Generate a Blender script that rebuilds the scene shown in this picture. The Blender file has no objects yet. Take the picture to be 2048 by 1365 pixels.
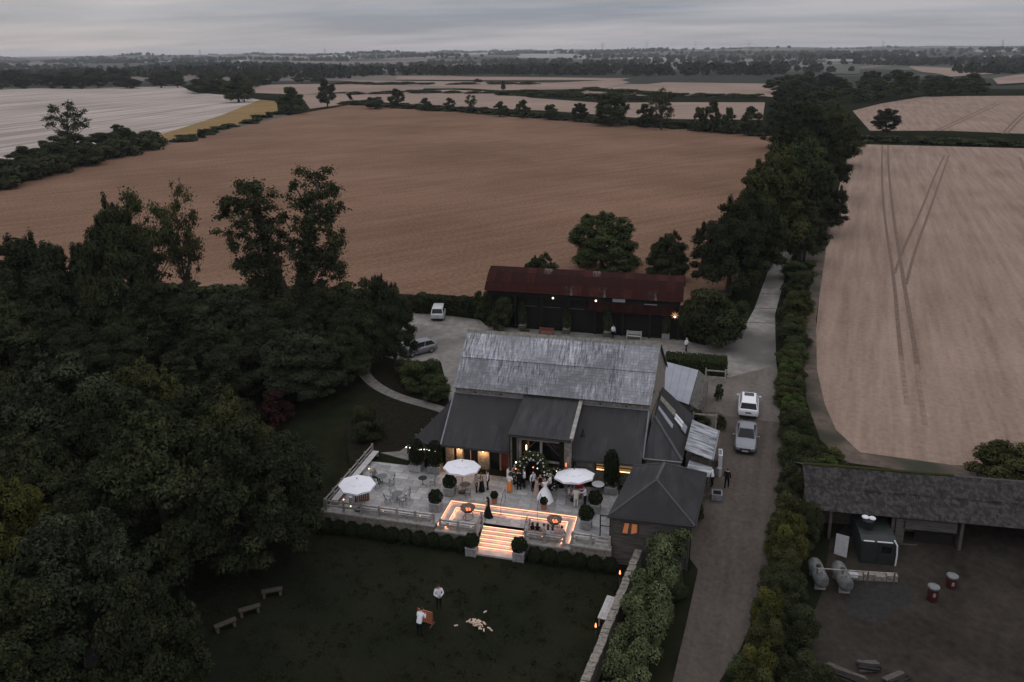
import bpy, bmesh, math, random
import numpy as np
from mathutils import Vector, Matrix
from mathutils.geometry import tessellate_polygon
R = math.radians
S = bpy.context.scene
COL = S.collection
# ------------------------------------------------------------------ camera
# local frame: x along the terrace front, y away from the lawn, z up, terrace top at z = 0
CAM = Vector((27.46, -49.24, 34.0))
F, PX, PY = 1600.0, 1024.0, 529.0
PITCH, ROLL, YAW = R(15.0), R(0.6), R(14.0)
_fw0 = Vector((-math.sin(YAW), math.cos(YAW), 0)); _rt0 = Vector((math.cos(YAW), math.sin(YAW), 0)); _z = Vector((0, 0, 1))
FW = _fw0 * math.cos(PITCH) - _z * math.sin(PITCH)
_up0 = _fw0 * math.sin(PITCH) + _z * math.cos(PITCH)
RT = _rt0 * math.cos(ROLL) - _up0 * math.sin(ROLL)
UP = _up0 * math.cos(ROLL) + _rt0 * math.sin(ROLL)
cd = bpy.data.cameras.new('camera'); cam = bpy.data.objects.new('camera', cd); COL.objects.link(cam)
m = Matrix((RT, UP, -FW)).transposed().to_4x4(); m.translation = CAM; cam.matrix_world = m
cd.sensor_width = 36; cd.lens = F * 36 / 2048; cd.shift_y = -(682.5 - PY) / 2048
cd.clip_start = 0.5; cd.clip_end = 60000
S.camera = cam
# ------------------------------------------------------------------ world, sun, exposure
S.view_settings.view_transform = 'Standard'; S.view_settings.look = 'None'
S.view_settings.exposure = 0.0; S.view_settings.gamma = 1.0; S.view_settings.use_curve_mapping = False
S.render.engine = 'CYCLES'
cy = S.cycles
cy.max_bounces = 5; cy.diffuse_bounces = 2; cy.glossy_bounces = 2; cy.transmission_bounces = 4; cy.volume_bounces = 0; cy.transparent_max_bounces = 8
cy.use_denoising = True; cy.caustics_reflective = False; cy.caustics_refractive = False; cy.sample_clamp_indirect = 4.0
SUN_EL, SUN_AZ = R(28), R(-60)          # weak after-glow from the west (left of the picture)
wd = bpy.data.worlds.new('World'); S.world = wd; wd.use_nodes = True
nt = wd.node_tree; N = nt.nodes; LK = nt.links
N.clear()
def nn(t, **k):
    n = N.new(t)
    for a, b in k.items(): setattr(n, a, b)
    return n
out = nn('ShaderNodeOutputWorld'); bg = nn('ShaderNodeBackground'); tc = nn('ShaderNodeTexCoord'); sep = nn('ShaderNodeSeparateXYZ')
LK.new(tc.outputs['Generated'], sep.inputs[0])
sky = nn('ShaderNodeTexSky', sky_type='NISHITA'); sky.sun_disc = False; sky.sun_elevation = SUN_EL; sky.sun_rotation = SUN_AZ
skm = nn('ShaderNodeVectorMath', operation='SCALE'); skm.inputs['Scale'].default_value = 0.05; LK.new(sky.outputs[0], skm.inputs[0])
zc = nn('ShaderNodeMath', operation='MAXIMUM'); zc.inputs[1].default_value = 0.0; LK.new(sep.outputs[2], zc.inputs[0])
za = nn('ShaderNodeMath', operation='ADD'); za.inputs[1].default_value = 0.075; LK.new(zc.outputs[0], za.inputs[0])
comb = nn('ShaderNodeCombineXYZ')
for i in (0, 1):
    d = nn('ShaderNodeMath', operation='DIVIDE'); LK.new(sep.outputs[i], d.inputs[0]); LK.new(za.outputs[0], d.inputs[1]); LK.new(d.outputs[0], comb.inputs[i])
no1 = nn('ShaderNodeTexNoise'); no1.inputs['Scale'].default_value = 0.36; no1.inputs['Detail'].default_value = 7; no1.inputs['Roughness'].default_value = 0.56
mpw = nn('ShaderNodeMapping'); mpw.inputs['Location'].default_value = (3.1, 7.7, 0); mpw.inputs['Rotation'].default_value = (0, 0, R(14)); mpw.inputs['Scale'].default_value = (0.55, 1.0, 1)
LK.new(comb.outputs[0], mpw.inputs[0]); LK.new(mpw.outputs[0], no1.inputs['Vector'])
rampc = nn('ShaderNodeValToRGB'); e = rampc.color_ramp.elements
e[0].position = 0.38; e[0].color = (0.66, 0.70, 0.77, 1); e[1].position = 0.62; e[1].color = (1.15, 1.11, 1.11, 1)
LK.new(no1.outputs['Fac'], rampc.inputs[0])
rampz = nn('ShaderNodeValToRGB'); e = rampz.color_ramp.elements
e[0].position = 0.0; e[0].color = (0.455, 0.44, 0.455, 1); e[1].position = 0.8; e[1].color = (1.36, 1.37, 1.43, 1)
q = rampz.color_ramp.elements.new(0.035); q.color = (0.41, 0.42, 0.455, 1)
q = rampz.color_ramp.elements.new(0.10); q.color = (0.50, 0.515, 0.56, 1)
LK.new(sep.outputs[2], rampz.inputs[0])
mul = nn('ShaderNodeMix', data_type='RGBA', blend_type='MULTIPLY'); mul.inputs[0].default_value = 1.0
LK.new(rampz.outputs[0], mul.inputs[6]); LK.new(rampc.outputs[0], mul.inputs[7])
mixs = nn('ShaderNodeMix', data_type='RGBA'); mixs.inputs[0].default_value = 0.12
LK.new(mul.outputs[2], mixs.inputs[6]); LK.new(skm.outputs[0], mixs.inputs[7])
LK.new(mixs.outputs[2], bg.inputs[0]); bg.inputs[1].default_value = 1.0; LK.new(bg.outputs[0], out.inputs[0])
sl = bpy.data.lights.new('sun', 'SUN'); sl.energy = 0.22; sl.angle = R(35); sl.color = (1.0, 0.93, 0.88)
so = bpy.data.objects.new('sun', sl); COL.objects.link(so)
_sd = Vector((math.sin(SUN_AZ) * math.cos(SUN_EL), math.cos(SUN_AZ) * math.cos(SUN_EL), math.sin(SUN_EL)))
so.rotation_euler = (-_sd).to_track_quat('-Z', 'Y').to_euler()

# ------------------------------------------------------------------ projection helpers
def ray(u, v): return FW + RT * ((u - PX) / F) - UP * ((v - PY) / F)
def P(u, v, z=0.0):
    d = ray(u, v); t = (z - CAM.z) / d.z
    return (CAM.x + d.x * t, CAM.y + d.y * t)
def proj(x, y, z):
    q = Vector((x, y, z)) - CAM; w = q.dot(FW)
    return PX + F * q.dot(RT) / w, PY - F * q.dot(UP) / w
def sstep(a, b, x):
    t = min(1, max(0, (x - a) / (b - a))); return t * t * (3 - 2 * t)
def wall_x(y): return 23.95 + (y + 0.5) * 0.140            # garden wall line
LAWN = -1.4
def _fb(x, y):
    return (math.sin(x * .0031 + 1.3) * math.cos(y * .0023 + .4) + .6 * math.sin(x * .0067 + y * .0041 + 2.1) + .4 * math.sin(y * .0093 - x * .0057 + .7)) / 2
def hz(x, y):
    if y > 60: k = 0.0
    else:
        kl = 1 - sstep(2.0, 7.5 if x > -.5 else 15, y)
        kr = .9 * (1 - sstep(-1, 10, y))
        t = sstep(24, 26, x); k = kl * (1 - t) + kr * t
    h = LAWN * k
    d = math.hypot(x - CAM.x, y - CAM.y)
    if d > 700:
        az = ((x - CAM.x) * _rt0.x + (y - CAM.y) * _rt0.y) / d
        f = sstep(700, 2400, d)
        h += f * (-10 + 12 * _fb(x, y)) + sstep(2300, 6000, d) * (21 + 14 * az + 21 * _fb(x * .55 + 900, y * .75 - 300)) 
    return h
def G(u, v):
    """ground point under a picture position, following the terrain"""
    z = 0.0
    for _ in range(12):
        d = ray(u, v)
        if d.z > -1e-4: d.z = -1e-4
        t = (z - CAM.z) / d.z
        x, y = CAM.x + d.x * t, CAM.y + d.y * t
        z = .5 * z + .5 * hz(x, y)
    return x, y, hz(x, y)
def height_to(x, y, z, vtop):
    lo, hi = 0, 120
    for _ in range(40):
        mid = (lo + hi) / 2
        if proj(x, y, z + mid)[1] > vtop: lo = mid
        else: hi = mid
    return lo
def depth(x, y, z): return (Vector((x, y, z)) - CAM).dot(FW)

# ------------------------------------------------------------------ materials
def mat(name, c1, c2=None, scale=3.0, rough=0.8, bump=0.0, spec=0.3, metal=0.0, stretch=None, rotz=0.0, emis=None, detail=5, island=False, lo=.35, hi=.65,
        c3=None, scale3=0.3, bscale=None, attr=None, trans=0.0):
    mt = bpy.data.materials.new(name); mt.use_nodes = True
    t = mt.node_tree; n = t.nodes; l = t.links; b = n['Principled BSDF']
    b.inputs['Roughness'].default_value = rough; b.inputs['Specular IOR Level'].default_value = spec; b.inputs['Metallic'].default_value = metal
    b.inputs['Base Color'].default_value = (*c1, 1)
    if emis:
        b.inputs['Emission Color'].default_value = (*emis[0], 1); b.inputs['Emission Strength'].default_value = emis[1]
    if c2 is not None or bump:
        co = n.new('ShaderNodeTexCoord'); mp = n.new('ShaderNodeMapping'); l.new(co.outputs['Object'], mp.inputs[0])
        if rotz:
            m0 = n.new('ShaderNodeMapping'); m0.inputs['Rotation'].default_value = (0, 0, rotz); l.new(co.outputs['Object'], m0.inputs[0]); l.new(m0.outputs[0], mp.inputs[0])
        if stretch: mp.inputs['Scale'].default_value = stretch
    if c2 is not None:
        if island:
            g = n.new('ShaderNodeNewGeometry'); fac = g.outputs['Random Per Island']
        elif attr:
            g = n.new('ShaderNodeObjectInfo'); fac = g.outputs['Random']
        else:
            g = n.new('ShaderNodeTexNoise'); g.inputs['Scale'].default_value = scale; g.inputs['Detail'].default_value = detail; g.inputs['Roughness'].default_value = .62
            l.new(mp.outputs[0], g.inputs['Vector']); fac = g.outputs['Fac']
        r = n.new('ShaderNodeValToRGB'); e = r.color_ramp.elements
        if island or attr: lo, hi = 0.0, 1.0
        e[0].position = lo; e[0].color = (*c1, 1); e[1].position = hi; e[1].color = (*c2, 1)
        l.new(fac, r.inputs[0]); res = r.outputs[0]
        if c3 is not None:
            g3 = n.new('ShaderNodeTexNoise'); g3.inputs['Scale'].default_value = scale3; g3.inputs['Detail'].default_value = 4
            l.new(co.outputs['Object'], g3.inputs['Vector'])
            r3 = n.new('ShaderNodeValToRGB'); r3.color_ramp.elements[0].position = .45; r3.color_ramp.elements[1].position = .62
            l.new(g3.outputs['Fac'], r3.inputs[0])
            mx = n.new('ShaderNodeMix'); mx.data_type = 'RGBA'; l.new(r3.outputs[0], mx.inputs[0]); l.new(res, mx.inputs[6]); mx.inputs[7].default_value = (*c3, 1)
            res = mx.outputs[2]
        l.new(res, b.inputs['Base Color'])
    if bump:
        g2 = n.new('ShaderNodeTexNoise'); g2.inputs['Scale'].default_value = bscale or scale * 3; g2.inputs['Detail'].default_value = 4
        l.new(mp.outputs[0], g2.inputs['Vector'])
        bp = n.new('ShaderNodeBump'); bp.inputs['Strength'].default_value = bump; bp.inputs['Distance'].default_value = .05
        l.new(g2.outputs['Fac'], bp.inputs['Height']); l.new(bp.outputs[0], b.inputs['Normal'])
    return mt
def ang(u0, v0, u1, v1):
    a, b = P(u0, v0), P(u1, v1); return -math.atan2(b[1] - a[1], b[0] - a[0])
def field(name, c1, c2, rot, rows=(.05, .9), grain=1.7, big=.02, wr=.4, wg=.38, wb=.22, lo=.40, hi=.60):
    """crop or turf: drilled rows, plant-sized grain and broad patches"""
    mt = bpy.data.materials.new(name); mt.use_nodes = True; t = mt.node_tree; n = t.nodes; l = t.links; b = n['Principled BSDF']
    b.inputs['Roughness'].default_value = .95; b.inputs['Specular IOR Level'].default_value = .03
    co = n.new('ShaderNodeTexCoord'); m0 = n.new('ShaderNodeMapping'); m0.inputs['Rotation'].default_value = (0, 0, rot); l.new(co.outputs['Object'], m0.inputs[0])
    m1 = n.new('ShaderNodeMapping'); m1.inputs['Scale'].default_value = (rows[0], rows[1], 1); l.new(m0.outputs[0], m1.inputs[0]); acc = None
    for w, src, sc, dt in ((wr, m1, 1.0, 3), (wg, m0, grain, 8), (wb, m0, big, 3)):
        g = n.new('ShaderNodeTexNoise'); g.inputs['Scale'].default_value = sc; g.inputs['Detail'].default_value = dt; g.inputs['Roughness'].default_value = .65; l.new(src.outputs[0], g.inputs['Vector'])
        k = n.new('ShaderNodeMath'); k.operation = 'MULTIPLY_ADD'; l.new(g.outputs['Fac'], k.inputs[0]); k.inputs[1].default_value = w
        if acc is None: k.inputs[2].default_value = 0
        else: l.new(acc, k.inputs[2])
        acc = k.outputs[0]
    r = n.new('ShaderNodeValToRGB'); r.color_ramp.elements[0].position = lo; r.color_ramp.elements[0].color = (*c1, 1); r.color_ramp.elements[1].position = hi; r.color_ramp.elements[1].color = (*c2, 1); l.new(acc, r.inputs[0]); l.new(r.outputs[0], b.inputs['Base Color']); return mt
def glow(name, c, s): return mat(name, (0.02, 0.02, 0.02), emis=(c, s))
M = {}
M['earth'] = mat('rough_grass_earth', (.0085, .0105, .0055), (.019, .0195, .0105), scale=.5, c3=(.008, .0125, .0055), scale3=.08, bump=.3, rough=1.0, spec=.0)
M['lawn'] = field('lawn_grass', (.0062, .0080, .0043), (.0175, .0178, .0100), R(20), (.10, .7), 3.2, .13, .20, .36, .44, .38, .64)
M['bed'] = mat('bark_mulch', (.009, .0095, .006), (.022, .0185, .013), scale=2.2, bump=.5, rough=1.0, spec=.0)
M['gravel'] = mat('pale_gravel', (.155, .142, .129), (.255, .237, .218), scale=1.1, detail=9, c3=(.105, .097, .089), scale3=.10, bump=.3, bscale=9, rough=.95, spec=.1)
M['drive'] = field('shade_tinted_drive_gravel', (.046, .0385, .032), (.104, .088, .0745), ang(1450, 1300, 1500, 950), (.03, .75), 2.6, .16, .34, .40, .26, .36, .64)  # darker than the courtyard gravel: shading of the near drive put into the colour
M['yard'] = field('yard_dirt', (.014, .0118, .0095), (.044, .037, .0305), R(30), (.12, .6), 1.9, .20, .18, .42, .40, .36, .64)  # dirt colour, lowered further to paint in the darkening of the near ground
M['ash'] = mat('burnt_ash_heap', (.006, .006, .006), (.018, .016, .014), scale=3, bump=.5)
M['pathm'] = mat('path_gravel', (.12, .11, .10), (.19, .175, .16), scale=2, rough=.95, spec=.1)
M['wheat'] = field('ripe_wheat', (.092, .052, .033), (.206, .124, .083), ang(500, 420, 900, 372), (.03, .35), 1.5, .02, .22, .48, .30, .38, .62)
M['stubble'] = field('pale_stubble', (.145, .102, .078), (.275, .202, .158), ang(1803, 720, 1765, 291), (.03, .55), 1.6, .03, .42, .33, .25, .38, .62)
M['stubble_far'] = field('pinkish_far_wheat', (.165, .118, .092), (.265, .195, .158), R(-20), (.02, .2), .5, .012, .45, .25, .3)
M['cut'] = field('cut_straw_rows', (.205, .174, .150), (.375, .322, .284), ang(0, 262, 500, 202), (.006, .16), .6, .01, .62, .16, .22, .42, .58)
M['yellow'] = field('golden_strip', (.135, .086, .034), (.225, .150, .066), R(-60), (.05, .3), .6, .03)
M['pale_far'] = mat('pale_far_field', (.20, .192, .185), (.25, .235, .22), scale=.01, rough=.95, spec=.05)
M['green_far'] = mat('green_far_field', (.055, .062, .047), (.08, .084, .066), scale=.01, rough=.95, spec=.05)
def farmland():
    mt = bpy.data.materials.new('distant_farmland'); mt.use_nodes = True; n = mt.node_tree.nodes; l = mt.node_tree.links; b = n['Principled BSDF']; b.inputs['Roughness'].default_value = .95; b.inputs['Specular IOR Level'].default_value = .05
    co = n.new('ShaderNodeTexCoord'); mp = n.new('ShaderNodeMapping'); mp.inputs['Scale'].default_value = (.0021, .0034, .0); mp.inputs['Rotation'].default_value = (0, 0, R(17)); l.new(co.outputs['Object'], mp.inputs[0])
    vo = n.new('ShaderNodeTexVoronoi'); vo.inputs['Scale'].default_value = 1.0; l.new(mp.outputs[0], vo.inputs['Vector']); sp = n.new('ShaderNodeSeparateColor'); l.new(vo.outputs['Color'], sp.inputs[0])
    r = n.new('ShaderNodeValToRGB'); r.color_ramp.interpolation = 'CONSTANT'; e = r.color_ramp.elements; e[0].position = 0; e[0].color = (.022, .026, .018, 1); e[1].position = .4; e[1].color = (.05, .055, .04, 1)
    for p, c in ((.62, (.17, .14, .118)), (.74, (.03, .036, .024)), (.88, (.22, .195, .175))): q = e.new(p); q.color = (*[k * .72 for k in c], 1)
    l.new(sp.outputs[0], r.inputs[0]); l.new(r.outputs[0], b.inputs['Base Color']); return mt
M['farm'] = farmland()
M['track2'] = mat('faint_track', (.140, .100, .077), (.22, .16, .125), scale=1.4, detail=8, rough=.95, spec=.05)
M['track'] = mat('tractor_track', (.100, .071, .054), (.158, .114, .088), scale=2, rough=.95, spec=.05)
M['dryverge'] = mat('dry_grass_verge', (.052, .037, .027), (.115, .084, .064), scale=1.0, c3=(.026, .026, .015), scale3=.25, bump=.5, rough=.95)
M['paving'] = mat('limestone_paving', (.22, .213, .206), (.33, .322, .312), scale=1.6, rough=.85, bump=.12)
M['paving2'] = mat('limestone_paving_grey', (.19, .186, .182), (.29, .285, .278), scale=1.6, rough=.85, bump=.12)
M['paving3'] = mat('limestone_paving_pale', (.26, .25, .242), (.37, .36, .35), scale=1.6, rough=.85, bump=.12)
M['bedding'] = mat('mortar_bed', (.10, .097, .092), (.14, .135, .128), scale=4)
M['stone'] = mat('rubble_limestone', (.11, .096, .078), (.25, .225, .19), scale=4.5, bump=.8, bscale=7, detail=6)
M['coping'] = mat('stone_coping', (.19, .178, .16), (.31, .295, .27), scale=2.5, bump=.3)
M['slate'] = mat('weathered_slate', (.085, .087, .093), (.44, .445, .48), scale=1.0, stretch=(6.5, .9, .9), detail=12, lo=.36, hi=.66, c3=(.18, .184, .197), scale3=.16, rough=.6, bump=.2, spec=.4)
M['slate2'] = mat('mossy_slate', (.07, .071, .075), (.33, .335, .36), scale=1.0, stretch=(6.5, .9, .9), detail=12, lo=.36, hi=.68, c3=(.135, .137, .145), scale3=.4, rough=.7, bump=.2)
M['moss'] = mat('ridge_moss', (.10, .10, .075), (.20, .19, .165), scale=3, bump=.4)
M['felt'] = mat('dark_grey_roof', (.026, .026, .0275), (.049, .049, .051), scale=1.0, stretch=(2.2, .35, .35), detail=9, rough=.85, spec=.15, c3=(.034, .033, .032), scale3=.35, bump=.15)
M['felt2'] = mat('darker_grey_roof', (.020, .020, .0215), (.036, .036, .038), scale=1.0, stretch=(1.6, .5, .5), detail=9, rough=.85, spec=.15, c3=(.026, .0255, .025), scale3=.35, bump=.15)
M['hip'] = mat('worn_hip_tiles', (.05, .05, .053), (.068, .068, .072), scale=2, rough=.7)
M['lead'] = mat('lead_flashing', (.13, .135, .15), (.20, .205, .225), scale=2, rough=.55)
M['zinc'] = mat('zinc_roof', (.19, .20, .225), (.235, .245, .27), scale=.7, rough=.55, spec=.4)
M['timber'] = mat('weathered_oak', (.165, .146, .130), (.31, .285, .262), scale=3, stretch=(1, 1, .4), rough=.85)
M['timber_pale'] = mat('silvered_oak', (.30, .285, .28), (.43, .415, .41), scale=3, rough=.8)
M['timber_dark'] = mat('dark_oak', (.05, .042, .035), (.085, .073, .062), scale=4)
M['clad'] = mat('grey_timber_cladding', (.04, .036, .032), (.10, .091, .082), scale=3, stretch=(.3, .3, 4), rough=.85)
M['planter'] = mat('grey_oak_planter', (.15, .15, .15), (.25, .25, .25), scale=4, rough=.85)
M['planter_w'] = mat('pale_planter', (.27, .27, .275), (.36, .36, .37), scale=4, rough=.85)
M['black'] = mat('black_iron', (.012, .012, .012), rough=.5)
M['blackwood'] = mat('tarred_boards', (.0045, .0042, .004), (.010, .0088, .008), scale=4, rough=.8)
M['dark'] = mat('dark_interior', (.006, .0055, .005), rough=.9)
M['glass'] = mat('dark_glass', (.006, .0065, .007), rough=.12, spec=.22)
M['glass_red'] = mat('reddish_lit_interior', (.05, .012, .008), (.12, .03, .018), scale=1.5, rough=.4, emis=((1, .14, .04), .012))
M['warmwin'] = mat('lit_window', (.2, .12, .05), rough=.4, emis=((1, .62, .28), .16))
M['rust'] = mat('rusted_sheet', (.021, .0098, .0088), (.040, .0185, .0165), scale=.8, stretch=(2.5, .5, .5), detail=7, rough=.95, spec=.03, c3=(.029, .0088, .0078), scale3=.9)
M['rust2'] = mat('rusted_sheet_bright', (.026, .0092, .0078), (.048, .0175, .0145), scale=1, stretch=(2.5, .5, .5), rough=.95, spec=.03)
M['rust3'] = mat('rusted_sheet_bare', (.026, .012, .011), (.12, .088, .082), scale=1.6, stretch=(2, .6, .6), lo=.46, hi=.64, rough=.95, spec=.03)
M['asbestos'] = mat('lichened_fibre_cement', (.012, .011, .0105), (.030, .027, .025), scale=1.6, detail=8, c3=(.052, .047, .043), scale3=3.4, rough=.9)
M['ivoryp'] = mat('parasol_canvas', (.64, .64, .675), rough=.9)
M['redwood'] = mat('red_brown_slats', (.13, .045, .028), (.20, .075, .048), scale=4)
M['terracotta'] = mat('terracotta', (.24, .095, .06), (.31, .13, .085), scale=4)
M['iron'] = mat('grey_garden_metal', (.075, .08, .082), (.12, .125, .13), scale=6, rough=.6)
M['steel'] = mat('brushed_steel', (.30, .30, .31), rough=.35, metal=.8)
M['firebowl'] = mat('rusty_firebowl', (.045, .04, .037), (.10, .095, .085), scale=4, rough=.7)
M['white'] = mat('white_paint', (.55, .55, .57), rough=.5)
M['tankp'] = mat('tank_paint', (.085, .09, .088), (.15, .157, .154), scale=2, rough=.5, c3=(.05, .05, .045), scale3=1.5)
M['redp'] = mat('dull_red_paint', (.034, .006, .006), (.05, .009, .0085), scale=3, rough=.6)
M['led'] = glow('led_strip', (1, .455, .26), 2.7)
M['ledlow'] = glow('led_strip_soft', (1, .42, .2), 3.0)
M['bulb'] = glow('fairy_bulb', (1, .93, .82), 3.0)
M['lamp'] = glow('lamp_glass', (1, .52, .22), 6.0)
M['lampw'] = glow('lamp_glass_white', (1, .80, .5), 4.0)
M['flame'] = glow('flame', (1, .27, .09), 4.0)
M['ember'] = glow('embers', (1, .24, .10), 1.6)
M['orangeglow'] = mat('orange_curtain', (.5, .2, .08), emis=((1, .27, .08), .11))
M['bark'] = mat('bark', (.030, .025, .020), (.06, .05, .042), scale=6, bump=.4)
def leafmat(n, a, b): return mat(n, a, b, island=True, rough=.95, spec=.0)
def toned(m_):
    """mix the leaf-by-leaf tint with a tint shared by each spray of leaves"""
    t = m_.node_tree; n = t.nodes; l = t.links; r = [q for q in n if q.bl_idname == 'ShaderNodeValToRGB'][0]; src = r.inputs[0].links[0].from_socket
    at_ = n.new('ShaderNodeAttribute'); at_.attribute_name = 'tone'; k = n.new('ShaderNodeMath'); k.operation = 'MULTIPLY_ADD'; l.new(src, k.inputs[0]); k.inputs[1].default_value = .42
    k2 = n.new('ShaderNodeMath'); k2.operation = 'MULTIPLY'; l.new(at_.outputs['Fac'], k2.inputs[0]); k2.inputs[1].default_value = .58; l.new(k2.outputs[0], k.inputs[2]); l.new(k.outputs[0], r.inputs[0]); return m_
LEAF = {
 'dark': toned(leafmat('leaf_dark', (.0125, .0150, .0085), (.066, .074, .034))),
 'dimmed': toned(leafmat('leaf_dimmed', (.0105, .0125, .0075), (.050, .056, .027))),  # leaf colour lowered to paint in the dimness of the garden wood
 'mid': toned(leafmat('leaf_mid', (.015, .0200, .0090), (.078, .094, .038))),
 'olive': toned(leafmat('leaf_olive', (.018, .0205, .0085), (.088, .090, .035))),
 'yellow': toned(leafmat('leaf_yellow', (.026, .027, .0080), (.118, .116, .034))),
 'bright': toned(leafmat('leaf_bright', (.022, .034, .010), (.100, .140, .042))),
 'ivy': toned(leafmat('leaf_ivy', (.024, .031, .014), (.128, .150, .072))),
 'red': toned(leafmat('leaf_red', (.014, .0065, .007), (.036, .0145, .0145))),
 'box': leafmat('leaf_box', (.0070, .0098, .0050), (.022, .0295, .0135)),
 'cool': toned(leafmat('leaf_cool', (.0115, .0145, .0088), (.056, .066, .036))),
 'grass': leafmat('grass_blades', (.0058, .0078, .0040), (.026, .027, .0145)),
 'flower': leafmat('white_blossom', (.40, .40, .36), (.68, .68, .64)),
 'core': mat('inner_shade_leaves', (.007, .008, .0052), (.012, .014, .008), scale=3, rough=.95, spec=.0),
 'far': leafmat('far_leaves', (.012, .0150, .0095), (.032, .037, .023)),
}
def vary(m_, lo, hi, per_object=False):
    t = m_.node_tree; n = t.nodes; l = t.links; b = n['Principled BSDF']; src = b.inputs['Base Color'].links[0].from_socket
    g = n.new('ShaderNodeObjectInfo' if per_object else 'ShaderNodeNewGeometry'); mr = n.new('ShaderNodeMapRange'); mr.inputs['To Min'].default_value = lo; mr.inputs['To Max'].default_value = hi
    l.new(g.outputs['Random' if per_object else 'Random Per Island'], mr.inputs['Value']); v = n.new('ShaderNodeVectorMath'); v.operation = 'SCALE'; l.new(src, v.inputs[0]); l.new(mr.outputs[0], v.inputs['Scale']); l.new(v.outputs[0], b.inputs['Base Color'])
for k in ('slate', 'slate2'): vary(M[k], .84, 1.13)
for k in ('paving', 'paving2', 'paving3'): vary(M[k], .86, 1.1, True)
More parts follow.
